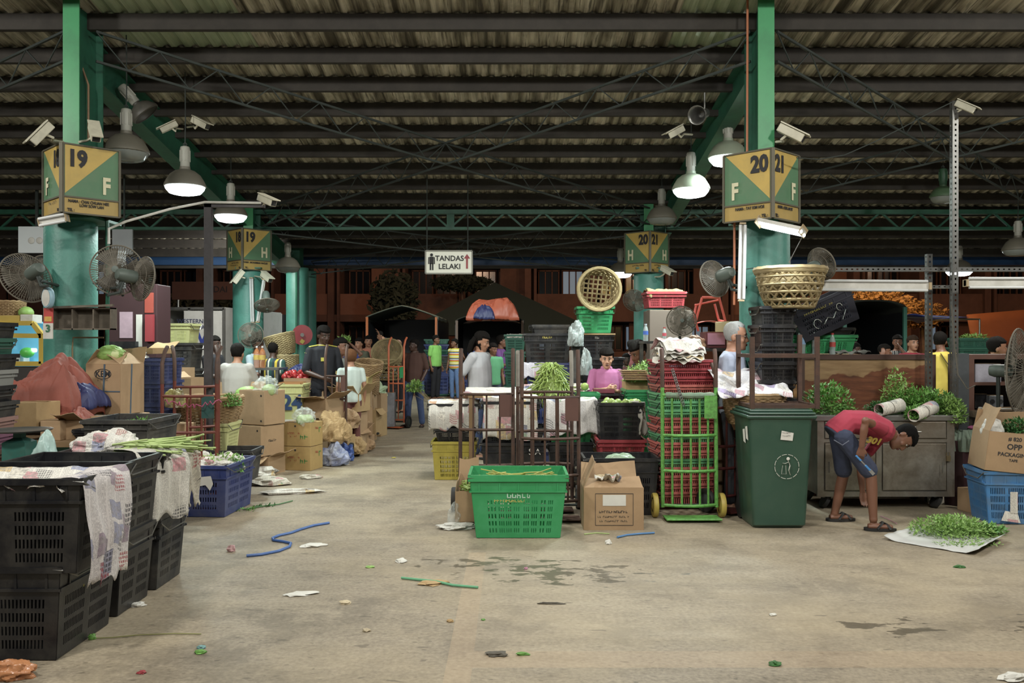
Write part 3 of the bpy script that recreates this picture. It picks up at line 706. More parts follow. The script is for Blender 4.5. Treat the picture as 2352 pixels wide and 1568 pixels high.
def crumple(label,loc,rad,mat,cat='paper',name='crumpled_paper',seed=1,amp=.35,fs=3.0,n=64,smooth=False,group=None,rz=0,flatb=True):
    m=MB(); rx,ry,rz_=rad
    def fn(u,v):
        a=2*PI*u; ph=PI*v-PI/2; q=Vector((math.cos(a)*math.cos(ph),math.sin(a)*math.cos(ph),math.sin(ph)))
        sd=Vector((seed*7.3,seed,seed*.4)); w_=q+Vector((noise.noise(q*2+sd),noise.noise(q*2.3-sd),0))*.5
        k=1+amp*1.0*noise.noise(q*1.7+sd)+amp*.5*(.4-abs(noise.noise(w_*fs*.75+sd))*1.6)+amp*.13*(.4-abs(noise.noise(w_*fs*1.7-sd))*1.6)
        z=q.z*k*rz_; z=max(z,-rz_*.55) if flatb else z
        return (q.x*k*rx,q.y*k*ry,z+(rz_*.55 if flatb else 0))
    m.grid(fn,n,n//2); o=m.build(name,mat,None,smooth,loc,rz); return tag(o,label,cat,group)
def drape(label,loc,path,w,mat,seed=0,amp=.012,edge=.03,rz=0,name='newspaper',cat='newspaper',group=None,fold=.0,nu=28,spread=0.0,skew=0.0):
    """sheet hanging along a path of (y,z) points, w wide along x"""
    pts=[Vector((0,a,b)) for a,b in path]; Ls=[0]
    for i in range(1,len(pts)): Ls.append(Ls[-1]+(pts[i]-pts[i-1]).length)
    T=Ls[-1]
    def at(s):
        s=max(0,min(T,s))
        for i in range(1,len(pts)):
            if s<=Ls[i]+1e-9:
                k=(s-Ls[i-1])/max(1e-6,Ls[i]-Ls[i-1]); return pts[i-1].lerp(pts[i],k)
        return pts[-1]
    def fn(u,v):
        s=T*v*(1+edge*noise.noise(Vector((u*3+seed,5,0)))*v*4); p=at(s)
        x=(u-.5)*w*(1+spread*v+.05*noise.noise(Vector((seed,v*4,1))))+skew*v
        q=Vector((x,p.y,p.z)); a=amp*(.4+1.2*v)
        q.y-=a*(noise.noise(Vector((u*6+seed,v*3,0)))+.6*math.sin(u*9+seed)*fold); q.z+=a*.9*noise.noise(Vector((u*7,v*5+seed,3)))+.004
        return q
    m=MB(); m.grid(fn,nu,22); o=m.build(name,mat,None,True,loc,rz,solid=.002); return tag(o,label,cat,group)
def leaves(label,loc,rad,n,ls,mat,seed=0,cat='vegetables',name='leafy_greens',stems=0,kind=None,flat=.6,group=None,rz=0,shell=.25,stemdir=None,up=.0,smat=None):
    r=random.Random(seed); m=MB(); 
    for _ in range(n):
        v=Vector((r.gauss(0,1),r.gauss(0,1),r.gauss(0,1))).normalized()*(shell+(1-shell)*r.random()**.6)
        p=Vector((v.x*rad[0],v.y*rad[1],max(-.2,v.z)*rad[2]+up*0))
        d=(v+Vector((r.gauss(0,.6),r.gauss(0,.6),r.gauss(0,.5)))).normalized(); e=d.cross(Vector((r.random()-.5,r.random()-.5,1))).normalized(); s=ls*(.6+.8*r.random()); nn=d.cross(e)
        m.add([p-d*s*.6,p+e*s*.36-nn*s*.05,p+d*s-nn*s*.15,p-e*s*.36-nn*s*.05,p+nn*s*.08],[(0,1,4),(1,2,4),(2,3,4),(3,0,4)])
    if stems:
        root=thing(name,label,cat,loc,rz,group); m.build('leaves',mat,root); m=MB()
        sd=Vector(stemdir or (0,0,-1))
        for _ in range(stems):
            q=Vector((r.gauss(0,.3)*rad[0],r.gauss(0,.3)*rad[1],r.gauss(0,.3)*rad[2])); e=sd*(rad[0]+rad[2])*(.9+.3*r.random())+q*.4; m.tube([q,q.lerp(e,.6)+Vector((r.gauss(0,.01),0,0)),e],.003,4)
        m.build('stems',smat or mt_bean2,root); 
        if kind: root['kind']=kind
        return root
    return tag(m.build(name,mat,None,False,loc,rz),label,cat,group,kind)
def beans(label,loc,fn,n,L,r0,mat,seed=0,kind='stuff',name='long_beans',cat='vegetables',curl=.5,group=None):
    r=random.Random(seed); m=MB()
    for _ in range(n):
        p,d=fn(r); d=Vector(d).normalized(); pts=[Vector(p)]; l=L*(.6+.6*r.random())
        for k in range(7): d=(d+Vector((r.gauss(0,curl),r.gauss(0,curl),r.gauss(0,curl*.7)))*.35).normalized(); pts.append(pts[-1]+d*l/7)
        m.tube(pts,r0*(.8+.4*r.random()),5)
    return tag(m.build(name,mat,None,True,loc),label,cat,group,kind)
def fruit_(label,kind='pepper',mat=None,smat=None):
    root=thing(kind,label,'vegetable'); m=MB()
    if kind in('tomato','red_pepper','cabbage','guava'):
        h={'tomato':.8,'red_pepper':1.15,'cabbage':.9,'guava':1.1}[kind]; lob={'tomato':0,'red_pepper':.12,'cabbage':.05,'guava':.03}[kind]
        def f(u,v):
            a=2*PI*u; ph=PI*v-PI/2; k=1+lob*math.cos(3*a)*math.cos(ph); tp=1-.35*max(0,-math.sin(ph)) if kind=='red_pepper' else 1
            return (math.cos(a)*math.cos(ph)*k*tp*.5,math.sin(a)*math.cos(ph)*k*tp*.5,math.sin(ph)*.5*h*(1-.15*math.exp(-8*math.cos(ph)**2)))
        m.grid(f,12,8)
    else:
        m.lathe([(.01,-.5),(.14,-.46),(.22,-.3),(.22,0),(.19,.3),(.1,.46),(.01,.5)],12)
    m.build('flesh',mat,root,True); 
    if smat: m=MB(); m.tube([(0,0,.42),(.02,0,.62)],.05,5); m.build('stem',smat,root)
    return root
fruit=Proto(fruit_)
def basket_(label,r0=.3,r1=.25,h=.3,mat=None,style='wicker',name='wicker_basket',bow=.06,cat='basket',thick=.009):
    root=thing(name,label,cat); m=MB(); 
    rad=lambda v:(r1+(r0-r1)*v)+bow*math.sin(PI*v)*r0
    if style=='wicker':
        n=max(6,int(h/(thick*1.7))); N=40
        for k in range(n+1):
            v=k/n; ph=k%2
            m.tube([( (rad(v)+.006*(1 if (i+ph)%2 else -1))*math.cos(2*PI*i/N),(rad(v)+.006*(1 if (i+ph)%2 else -1))*math.sin(2*PI*i/N),v*h) for i in range(N)],thick,4,closed=True)
        for i in range(20): a=2*PI*(i+.5)/20; m.tube([(rad(v)*math.cos(a),rad(v)*math.sin(a),v*h) for v in (0,.25,.5,.75,1)],thick*.8,4)
        m.lathe([(r1*.98,.0),(r1*.98,.01)],30)
    else: # open hexagonal weave of flat strips
        N=18
        for s in (-1,1):
            for i in range(N):
                a0=2*PI*i/N; pts=[]
                for k in range(9): v=k/8; a=a0+s*v*1.15*h/.3; pts.append((rad(v)*math.cos(a),rad(v)*math.sin(a),v*h))
                m.tube(pts,thick,4,flat=.45)
        for v in (.02,.2,.4,.6,.8): m.tube([(rad(v)*math.cos(2*PI*i/28),rad(v)*math.sin(2*PI*i/28),v*h) for i in range(28)],thick,4,closed=True)
        for i in range(7):
            y=(i/6-.5)*2*r1*.9; x=math.sqrt(max(0,r1*r1-y*y)); m.tube([(-x,y,.01),(x,y,.01)],thick,4,flat=.5); m.tube([(y,-x,.015),(y,x,.015)],thick,4,flat=.5)
    m.build('weave',mat,root,True)
    m=MB(); 
    for z,q in ((h,thick*2.0),(h-.02,thick*1.4)): m.tube([(rad(1)*math.cos(2*PI*i/32),rad(1)*math.sin(2*PI*i/32),z+.004*math.sin(i*3)) for i in range(32)],q,6,closed=True)
    m.build('rim',mat,root,True); return root
basket=Proto(basket_)
def fan_(label,r=.3,mat=None,motor=None,blade=None,dense=60,mount=True):
    """axis along -y: the front guard faces -y"""
    root=thing('fan',label,'fan'); 
    def guard(f):
        m=MB(); y0=-.075 if f else .075
        prof=lambda v:(r*(.14+.86*v), (y0*(1-v**2.2)))
        for i in range(dense):
            a=2*PI*i/dense; m.tube([(prof(v)[0]*math.cos(a),prof(v)[1],prof(v)[0]*math.sin(a)) for v in (0,.35,.7,.9,1)],.0024 if i%6 else .0036,3)
        for v in (0,.33,.66): m.tube([(prof(v)[0]*math.cos(2*PI*k/28),prof(v)[1],prof(v)[0]*math.sin(2*PI*k/28)) for k in range(28)],.0022,3,closed=True)
        return m.build('front_guard' if f else 'rear_guard',mat,root)
    guard(1); guard(0)
    m=MB(); m.tube([(r*math.cos(2*PI*k/36),0,r*math.sin(2*PI*k/36)) for k in range(36)],.007,6,closed=True); m.build('outer_ring',mat,root,True)
    m=MB(); m.lathe([(.0,-.085),(r*.13,-.083),(r*.14,-.07)],16,Matrix.Rotation(-PI/2,4,'X')@Matrix.Scale(-1,4,(0,0,1))@Matrix.Scale(-1,4,(0,0,1))); m.build('badge',motor,root,True)
    for k in range(3):
        m=MB(); a0=2*PI*k/3
        def f(u,v):
            rr=r*(.12+.78*v); a=a0+(u-.5)*(.9+.25*v); return (rr*math.cos(a),.03*(u-.5)*-1.6,rr*math.sin(a))
        m.grid(f,6,5); m.build('blade',blade,root,True,solid=.003)
    m=MB(); m.lathe([(.02,-.05),(.055,-.04),(.06,.0),(.06,.1),(.045,.14),(.01,.15)],16,Matrix.Translation((0,.1,0))@Matrix.Rotation(-PI/2,4,'X')); m.build('motor',motor,root,True)
    if mount:
        m=MB(); m.tube([(0,.17,-.04),(0,.2,-.16),(0,.3,-.2)],.014,8); m.build('bracket',mt_brace,root,True)
    return root
fan=Proto(fan_)
def place_fan(label,p,dirv,r,**kw):
    d=Vector(dirv).normalized(); q=(-d).to_track_quat('Y','Z').to_euler(); return fan(label,p,q,None,None,r=r,**kw)
mt_fan=M('dusty fan wire','#6f685a',.7,.2,.1); mt_fanb=M('dusty fan blade','#5a5448',.6,0,.15,6); mt_fanm=M('grey green fan motor','#58645c',.5,.1,.1,6)
FK=dict(mat=mt_fan,motor=mt_fanm,blade=mt_fanb)
def highbay(label,px,py,d,lit,w=.42,mat=None,tilt=(0,0,0),power=90,rod=True,hmat=None,lens=True):
    """py: pixel row of the lens"""
    p=P(px,py,d); root=thing('high_bay_lamp',label,'lamp',p,tilt); mat=mat or M('lamp reflector grey','#6e6a5c',.5,.1,.15,5); hmat=hmat or M('lamp housing','#a8a89c',.5,.1,.1,6)
    m=MB(); k=w/2
    m.lathe([(k*.96,-.01),(k*1.04,0),(k*1.03,.02),(k*.93,k*.3),(k*.76,k*.58),(k*.5,k*.78),(k*.27,k*.86),(k*.26,k*1.0),(.0,k*1.0)],28,cap=False); m.build('reflector',mat,root,True,solid=.004)
    m=MB(); m.lathe([(.045,k*.98),(.05,k*1.02),(.052,k*1.05+.19),(.046,k*1.05+.21),(.02,k*1.05+.22)],14)
    for i in range(10): a=2*PI*i/10; m.box((.054*math.cos(a),.054*math.sin(a),k*1.05+.11),(.008,.008,.12),(0,0,a))
    m.build('ballast_housing',hmat,root,True)
    if lens:
        m=MB(); m.lathe([(k*1.0,-.005),(k*.96,-.03),(k*.78,-.075),(k*.5,-.09),(.01,-.095)],24,cap=False); m.build('lens',mt_glow if lit else M('unlit lamp glass','#8f9690',.15,0,.1,5,alpha=.75),root,True)
    if rod:
        z=ROOF(d)-p.z; m=MB(); m.tube([(0,0,k*1.05+.22),(.004,0,(k+z)/2),(0,0,z)],.006,5); m.tube([(.02*math.cos(t),0,k*1.05+.235+.02*math.sin(t)) for t in [k2*PI/4 for k2 in range(8)]],.005,5,closed=True); m.build('hanging_chain',mt_brace,root)
    if lit: area((p.x,p.y,p.z-.12),w*.9,power,LC)
    return root
def cctv(label,px,py,d,aim,mount,s=1.0):
    p=P(px,py,d); root=thing('security_camera',label,'security camera',p); v=Vector(aim).normalized()
    q=v.to_track_quat('-Y','Z').to_matrix().to_4x4()
    m=MB(); m.box((0,0,0),(.09*s,.26*s,.08*s),M=q); m.build('housing',mt_cream,root,bevel=.008)
    m=MB(); m.box((0,-.02*s,.05*s),(.11*s,.3*s,.012*s),M=q); m.build('sun_shield',mt_cream,root)
    m=MB(); m.box((0,-.131*s,0),(.07*s,.004,.06*s),M=q); m.build('front_glass',mt_dark,root)
    mv=Vector(mount)-p
    m=MB(); m.tube([q@Vector((0,.03*s,-.04*s)),q@Vector((0,.05*s,-.09*s)),(mv.x*.5,mv.y*.5,mv.z*.8-.02),mv],.013*s,6); m.build('arm',mt_cream,root,True); return root
# ---- hand truck
def trolley_(label,w=.48,h=1.45,mat=None,grip=None,tops=None,cross=(1.1,.8,.45,.15),nb=3,bow=.07,wheel=None,wr=.11,plate=True,sheet=None,bend=.12,btop=None,rake=.0):
    root=thing('hand_truck',label,'hand truck'); r=.017
    for s in (-1,1):
        m=MB(); m.tube([(s*w/2,0,.1),(s*w/2,rake*.5,h*.5),(s*w/2,rake*.8,h*.78)],r,8); m.build('upright',mat,root,True)
        m=MB(); m.tube([(s*w/2,rake*.8,h*.775),(s*w/2,rake,h*.9),(s*w/2+s*.0,rake+bend*.5,h*.97),(s*w/2,rake+bend,h)],r*1.12,8); m.build('handle',tops or mat,root,True)
    B=lambda x:-bow*math.cos(PI*x/w)
    for i,z in enumerate(cross):
        m=MB(); m.tube([(x*w/2,B(x*w/2)+rake*z/h*.8,z) for x in [k/8-1 for k in range(17)]],r*.85,6); m.build('crossbar',mat,root,True)
    xs=[(k+1)/(nb+1)*2-1 for k in range(nb)]
    zt=btop or cross[0]
    for x in xs:
        m=MB(); m.tube([(x*w/2,B(x*w/2)*.9,cross[-1]),(x*w/2,B(x*w/2)*.9+rake*zt/h*.8,zt)],r*.6,6); m.build('bar',mat,root,True)
    if grip: m=MB(); m.tube([(x*w/2,B(x*w/2)+rake*cross[0]/h*.8,cross[0]) for x in [k/8-1 for k in range(1,16)]],[r*1.5+.003*math.sin(k*2.1) for k in range(15)],8); m.build('cloth_wrap',grip,root,True)
    if sheet: m=MB(); m.b2((w*.25,-bow*.8,cross[0]-.2),(w*.48,-bow*.8+.006,cross[0])); m.build('name_plate',sheet,root)
    m=MB(); m.tube([(-w/2-.06,.06,wr),(w/2+.06,.06,wr)],.012,8)
    for s in (-1,1): m.tube([(s*w/2,0,.16),(s*w/2,.06,wr)],.012,6)
    m.build('axle',mt_brace,root,True)
    m=MB(); m.b2((-w/2,-.2,.02),(w/2,0,.03)); m.tube([(-w/2,-.2,.03),(w/2,-.2,.03)],.01,6); m.build('toe_plate',mat,root)
    for s in (-1,1):
        Mx=Matrix.Translation((s*(w/2+.06),.06,wr))@Matrix.Rotation(PI/2,4,'Y')
        m=MB(); m.lathe([(wr*.62,-.02),(wr*.95,-.022),(wr,-.012),(wr,.012),(wr*.95,.022),(wr*.62,.02)],22,Mx,cap=False); wl=m.build('wheel',wheel or mt_dark,root,True)
        m=MB(); m.lathe([(.014,-.028),(.03,-.026),(wr*.64,-.012),(wr*.64,.012),(.03,.026),(.014,.028)],16,Mx); m.build('hub',mt_brace if wheel is None else wheel,wl,True)
    return root
trolley=Proto(trolley_)
# ================= people
def fuse(mb,name,mat,parent,vox,it=6,fac=.6):
    me=mb.mesh('t'); bm=bmesh.new(); bm.from_mesh(me); bmesh.ops.recalc_face_normals(bm,faces=bm.faces); bm.to_mesh(me); bm.free()
    o=bpy.data.objects.new('t',me); COL.objects.link(o)
    r=o.modifiers.new('r','REMESH'); r.mode='VOXEL'; r.voxel_size=vox
    s=o.modifiers.new('s','SMOOTH'); s.iterations=it; s.factor=fac
    dg=bpy.context.evaluated_depsgraph_get(); m2=bpy.data.meshes.new_from_object(o.evaluated_get(dg)); bpy.data.objects.remove(o)
    m2.name=name; m2.materials.clear(); m2.materials.append(mat); m2.polygons.foreach_set('use_smooth',[True]*len(m2.polygons))
    q=bpy.data.objects.new(name,m2); COL.objects.link(q); q.parent=parent; return q
def erings(m,pts,rad,lat,n=14):
    pts=[Vector(p) for p in pts]; rings=[]
    for i,p in enumerate(pts):
        d=(pts[min(i+1,len(pts)-1)]-pts[max(i-1,0)]).normalized(); x=(lat-d*lat.dot(d)).normalized(); y=d.cross(x)
        rings.append([p+x*math.cos(t)*rad[i][0]+y*math.sin(t)*rad[i][1] for t in [2*PI*k/n for k in range(n)]])
    m.loft(rings)
def limb(m,pts,rs,n=12):
    pts=[Vector(p) for p in pts]; m.tube(pts,rs,n)
    for p,r in ((pts[0],rs[0]),(pts[-1],rs[-1])): m.ball(p,r*.99,10,6)
    for p,r in zip(pts[1:-1],rs[1:-1]): m.ball(p,r*.98,10,6)
HR=[(-.112,.024,.080,-.03),(-.098,.040,.093,0),(-.07,.053,.095,.035),(-.035,.064,.092,.07),(0,.071,.088,.09),(.03,.075,.092,.098),(.062,.073,.086,.096),(.09,.058,.066,.076),(.108,.034,.038,.048),(.116,.01,.01,.014)]
def frame(hf,hu):
    hu=Vector(hu).normalized(); hf=Vector(hf); hf=(hf-hu*hf.dot(hu)).normalized(); hx=hu.cross(hf)
    return Matrix((hx,hf,hu)).transposed()
def headrings(A,c,k,infl=1.0,mod=None,n=20):
    rings=[]
    for (z,w,f,b) in HR:
        rg=[]
        for i in range(n):
            t=2*PI*i/n; x=w*math.cos(t); s=math.sin(t); y=(f-b)/2+(f+b)/2*s
            q=Vector((x,y,z))
            if mod: q=mod(q,s)
            else: q*=infl
            rg.append(c+A@(q*k))
        rings.append(rg)
    return rings
def hand(m,w,d,pn,side,curl=.5,k=1.0,rf=.0082):
    d=Vector(d).normalized(); pn=Vector(pn); pn=(pn-d*pn.dot(d)).normalized(); lt=d.cross(pn)*side
    w=Vector(w); rings=[]
    for s,a,b in ((0,.026,.019),(.03,.034,.016),(.06,.041,.015),(.088,.039,.012)):
        rings.append([w+d*s*k+lt*math.cos(t)*a*k+pn*math.sin(t)*b*k for t in [2*PI*i/12 for i in range(12)]])
    m.loft(rings)
    for i,(o,l) in enumerate(((.030,.070),(.010,.078),(-.010,.074),(-.029,.058))):
        p=w+d*.082*k+lt*o*k; dd=(d+lt*o*2.5).normalized(); pts=[p]
        ax=dd.cross(pn).normalized()
        for j,fr in enumerate((.45,.32,.25)):
            an=curl*(.5+.55*j+.08*i); q=dd*math.cos(an)+pn*math.sin(an); pts.append(pts[-1]+q*l*fr*k)
        m.tube(pts,[rf*1.05*k,rf*k,rf*.95*k,rf*.8*k],7); m.ball(pts[-1],rf*.8*k,6,4)
    p=w+d*.025*k+lt*.026*k; dd=(d*.75+lt*.75+pn*.25).normalized(); pts=[p,p+dd*.035*k,p+dd*.035*k+(d+pn*.35*(1+curl)+lt*.15).normalized()*.032*k,p+dd*.035*k+(d+pn*.5*(1+curl)).normalized()*.057*k]
    m.tube(pts,[rf*1.5*k,rf*1.2*k,rf*1.05*k,rf*.85*k],7); m.ball(pts[-1],rf*.85*k,6,4)
DJ=dict(pel=(0,0,.93),wai=(0,0,1.07),che=(0,.005,1.25),shc=(0,.01,1.41),nk=(0,.005,1.47),hd=(0,-.02,1.60),
 rs=(.175,.01,1.39),re=(.225,.03,1.12),rw=(.235,-.04,.88),ls=(-.175,.01,1.39),le=(-.225,.03,1.12),lw=(-.235,-.04,.88),
 rh=(.085,0,.9),rk=(.095,-.02,.49),ra=(.1,.015,.085),rt=(.115,-.13,.03),lh=(-.085,0,.9),lk=(-.095,-.02,.49),la=(-.1,.015,.085),lt=(-.115,-.13,.03),hf=(0,-1,0),hu=(0,0,1),lat=(1,0,0))
SK={'dark':'#4a3024','brown':'#7a4e36','tan':'#a87555','light':'#c49172'}
def person(label,loc,rz,H=1.68,J={},skin='brown',shirt='#888888',pants='#2e3648',sleeve=.55,pl=1.0,shoes='#1e1c1c',hair='short',hcol='#16120f',fat=1.0,vox=.011,curl=(.5,.5),pn=((-1,0,0),(1,0,0)),group=None,collar=False,smat=None,pmat=None,local=False,hem=.0,cat='person',hk=1.0,extras=None):
    root=thing('person',label,cat,loc,rz,group)
    k=H/1.72 if not local else 1.0
    j={a:Vector(b)*(k if (not local and a not in('hf','hu','lat')) else 1) for a,b in {**DJ,**J}.items()}; s=H/1.72
    lat=j['lat'].normalized(); sm=M('skin '+skin,SK[skin],.5,0,.07,9)
    m=MB(); f=fat
    tr=[(.155*f,.11*f),(.165*f,.12*f),(.142*f,.105*f*f),(.165*f,.118*f),(.158,.095),(.07,.066)]
    sp=[j['pel']-(j['wai']-j['pel'])*.35,j['pel'],j['wai'],j['che'],j['shc'],j['nk']]
    erings(m,sp,[(a*s,b*s) for a,b in tr],lat)
    A=frame(j['hf'],j['hu']); c=j['hd']; kk=s*hk
    nb=c+A@(Vector((0,-.015,-.06))*kk); erings(m,[j['nk']-(j['nk']-j['shc'])*.3,j['nk'].lerp(nb,.5),nb],[(.062*s,.06*s),(.053*s,.055*s),(.052*s,.055*s)],lat)
    hm=headrings(A,c,kk); m.loft(hm)
    W=lambda x,y,z:c+A@(Vector((x,y,z))*kk)
    m.tube([W(0,.086,.018),W(0,.1,-.012),W(0,.105,-.03)],[.008*kk,.011*kk,.015*kk],7); m.ball(W(0,.108,-.03),.0115*kk,8,6)
    for q in (-1,1): m.ball(W(q*.012,.098,-.034),.0095*kk,6,5); m.ball(W(q*.074,-.012,-.012),(.012*kk,.02*kk,.032*kk),8,6,A); m.ball(W(q*.03,.074,.03),(.022*kk,.014*kk,.008*kk),8,5,A); m.ball(W(q*.04,.06,-.03),.022*kk,8,6)
    m.ball(W(0,.09,-.062),(.022*kk,.011*kk,.010*kk),8,5,A); m.ball(W(0,.082,-.095),.018*kk,8,6)
    for i,sd in enumerate('rl'):
        S,E,Wr=j[sd+'s'],j[sd+'e'],j[sd+'w']
        limb(m,[S,S.lerp(E,.5),E,E.lerp(Wr,.35),Wr],[.054*s*f,.046*s,.038*s,.037*s,.026*s])
        hand(m,Wr,(Wr-E),Vector(pn[i]),-1 if sd=='r' else 1,curl[i],s)
        Hp,K,An,T=j[sd+'h'],j[sd+'k'],j[sd+'a'],j[sd+'t']
        limb(m,[Hp,Hp.lerp(K,.5),K,K.lerp(An,.35),An],[.09*s*f,.075*s*f,.055*s,.053*s,.036*s])
        d=(T-An); d.z=0; d=d.normalized() if d.length>1e-4 else Vector((0,-1,0)); an0=Vector((An.x,An.y,T.z))
        m.tube([an0-d*.05*s,an0+d*.03*s,an0+d*.12*s,an0+d*.17*s],[.034*s,.04*s,.04*s,.026*s],10,flat=.75); m.ball(An,.04*s,10,7)
    b=fuse(m,'body',sm,root,vox*s)
    # eyes, brows, lips
    ew=M('eye white','#c8c0b0',.3,0,0); m=MB()
    for q in (-1,1): m.ball(W(q*.03,.0795,.008),(.0135*kk,.008*kk,.006*kk),8,5,A)
    m.build('eyes',ew,root,True)
    m=MB()
    for q in (-1,1):
        m.ball(W(q*.03,.0855,.007),(.0058*kk,.004*kk,.0055*kk),8,5,A); m.tube([W(q*.014,.091,.026),W(q*.03,.09,.033),W(q*.048,.079,.027)],[.003*kk,.0045*kk,.002*kk],5)
        m.tube([W(q*.016,.086,.0125),W(q*.03,.089,.016),W(q*.044,.081,.012)],.002*kk,4)
    m.build('eyebrows_and_pupils',mt_dark,root,True)
    m=MB(); m.tube([W(-.022,.092,-.06),W(-.008,.1015,-.057),W(.008,.1015,-.057),W(.022,.092,-.06)],[.002*kk,.005*kk,.005*kk,.002*kk],6); m.tube([W(-.018,.093,-.064),W(0,.1005,-.067),W(.018,.093,-.064)],[.002*kk,.006*kk,.002*kk],6)
    m.build('lips',M('lips '+skin,'#6a3a32' if skin!='dark' else '#3c221c',.5),root,True)
    # hair
    if hair:
        hl={'short':(.05,-.05,1.12),'bob':(.035,-.065,1.2),'long':(.06,-.12,1.14),'buzz':(.055,-.04,1.07),'tuft':(.04,-.05,1.16),'grey':(.066,-.06,1.08)}[hair]
        def md(q,sn):
            lim=hl[1]+(hl[0]-hl[1])*min(1,max(0,(sn+.35)/.75)); 
            o=q*hl[2]+Vector((0,-.002,.004)); 
            if q.z<lim: o=q*.86
            else: o*=1+.07*noise.noise(q*38)+.05*noise.noise(q*95)
            return o
        m=MB(); m.loft(headrings(A,c,kk,1,md,40)); hmt=M('hair '+hcol,hcol,.9,0,.3,40,bump=.5,bsc=150,spec=.15)
        if hair=='long':
            for q in (-.055,-.03,0,.03,.055): m.tube([W(q,-.08,.03),W(q*1.2,-.105,-.06),W(q*1.3,-.11,-.14),W(q*1.1,-.09,-.2)],[.03*kk,.032*kk,.028*kk,.012*kk],8)
        m.build('hair',hmt,root,True)
    # shirt
    if shirt:
        smt=smat or M('shirt '+shirt,shirt,.85,0,.12,10,bump=.25,bsc=9); m=MB(); g=.014*s; sp2=list(sp); lo=sp[0]-(j['wai']-j['pel']).normalized()*hem*s
        sp2=[lo,j['pel'],j['wai'],j['che'],j['shc'],j['nk'].lerp(j['shc'],.15)]
        erings(m,sp2,[(a*s+g*1.2,b_*s+g*1.3) for a,b_ in [tr[0],tr[1],(tr[2][0]*1.06,tr[2][1]*1.1),tr[3],(.16,.098),(.066,.062)]],lat)
        for sd in 'rl':
            S,E,Wr=j[sd+'s'],j[sd+'e'],j[sd+'w']
            limb(m,[j['shc'].lerp(S,.55),S,S.lerp(E,min(1,sleeve))]+([E.lerp(Wr,sleeve-1)] if sleeve>1 else []),[.06*s,.064*s*f,.056*s*f]+([.042*s] if sleeve>1 else []))
        fuse(m,'shirt',smt,root,vox*s,5,.5)
        if collar:
            m=MB(); n0=j['nk']; 
            m.tube([n0+Vector((.068*math.cos(t)*s,.062*math.sin(t)*s,.0+.012*math.sin(t))) for t in [PI*(-.30+1.6*i/14) for i in range(15)]],.016*s,6,flat=1.2); m.build('collar',smt,root,True)
    if pants:
        pmt=pmat or M('trousers '+pants,pants,.9,0,.18,9,bump=.3,bsc=10); m=MB(); g=.013*s
        erings(m,[sp[0]-(j['wai']-j['pel'])*.12,sp[0],j['pel'],j['pel'].lerp(j['wai'],.35)],[(a*s*f+g,b_*s*f+g) for a,b_ in ((.14,.1),(.155,.11),(.16,.115),(.145,.108))],lat)
        for sd in 'rl':
            Hp,K,An=j[sd+'h'],j[sd+'k'],j[sd+'a']
            if pl<=.5: q=Hp.lerp(K,pl*2); limb(m,[Hp,Hp.lerp(q,.5),q],[.1*s*f,.09*s*f,.085*s])
            else: q=K.lerp(An,(pl-.5)*2*.96); limb(m,[Hp,Hp.lerp(K,.5),K,q],[.1*s*f,.088*s*f,.068*s,.06*s])
        fuse(m,'trousers',pmt,root,vox*s,4,.5)
    if shoes:
        m=MB(); 
        for sd in 'rl':
            An,T=j[sd+'a'],j[sd+'t']; d=(T-An); d.z=0; d.normalize(); a0=Vector((An.x,An.y,T.z-.012*s))
            m.tube([a0-d*.065*s,a0+d*.03*s,a0+d*.13*s,a0+d*.19*s],[.036*s,.046*s,.05*s,.032*s],10,flat=.45)
        m.build('shoes',M('shoe '+shoes,shoes,.6),root,True)
    return root,j,s
def dsh(J,dx=0,dy=0,dz=0,keys=()):
    return {k:tuple(Vector(DJ[k])+Vector((dx,dy,dz))) for k in keys}
SIT=dict(pel=(0,.05,.52),wai=(0,.03,.68),che=(0,-.02,.85),shc=(0,-.04,1.0),nk=(0,-.06,1.06),hd=(0,-.1,1.18),rs=(.175,-.03,.98),ls=(-.175,-.03,.98),re=(.22,-.12,.75),le=(-.22,-.12,.75),rw=(.12,-.33,.72),lw=(-.12,-.33,.72),
 rh=(.09,.03,.5),lh=(-.09,.03,.5),rk=(.13,-.4,.5),lk=(-.13,-.4,.5),ra=(.13,-.4,.085),la=(-.13,-.4,.085),rt=(.14,-.55,.03),lt=(-.14,-.55,.03))
# ================= overhead things
highbay('large unlit grey lamp hanging behind the sign 19 F',290,350,8.7,False,.42)
highbay('lit lamp hanging on the left rafter, brightest on the left side',425,428,9.5,True,.42,power=75)
highbay('lit lamp hanging just under the bracket post by sign 19 H',530,495,11.7,True,.42,power=75)
highbay('unlit lamp in front of the round teal column on the left',661,614,15,False,.41,mat=M('pale lamp reflector','#a8a494',.4,.1,.1))
highbay('large lit lamp partly behind the sign 20 F',1672,362,9.9,True,.43,power=80,mat=M('pale green lamp reflector','#8f9a84',.4,.1,.1))
highbay('lit lamp in the middle of the right hand row, left of sign 20 F',1587,435,10.2,True,.42,power=80,mat=MC['pale green lamp reflector'])
highbay('unlit grey lamp above the sign 20 H',1520,502,12.7,False,.42)
highbay('small lit lamp beside the left edge of sign 20 H',1425,626,15.6,True,.42,power=55)
highbay('dull green lamp hanging left of the tall slotted post',2166,452,12,False,.33,mat=M('dull green reflector','#4a6a48',.5,0,.1),hmat=M('green housing','#2c5a3c',.5))
highbay('unlit lamp at the right edge of the view over the red awning',2338,574,13,False,.42)
highbay('lit lamp seen behind the tall slotted post',2203,622,15.5,True,.44,power=60)
highbay('dark unlit lamp tilted sideways under the left rafter',335,262,9.3,False,.3,mat=M('dark reflector','#4f4c44',.5),tilt=(.2,-.7,0),rod=False,lens=False)
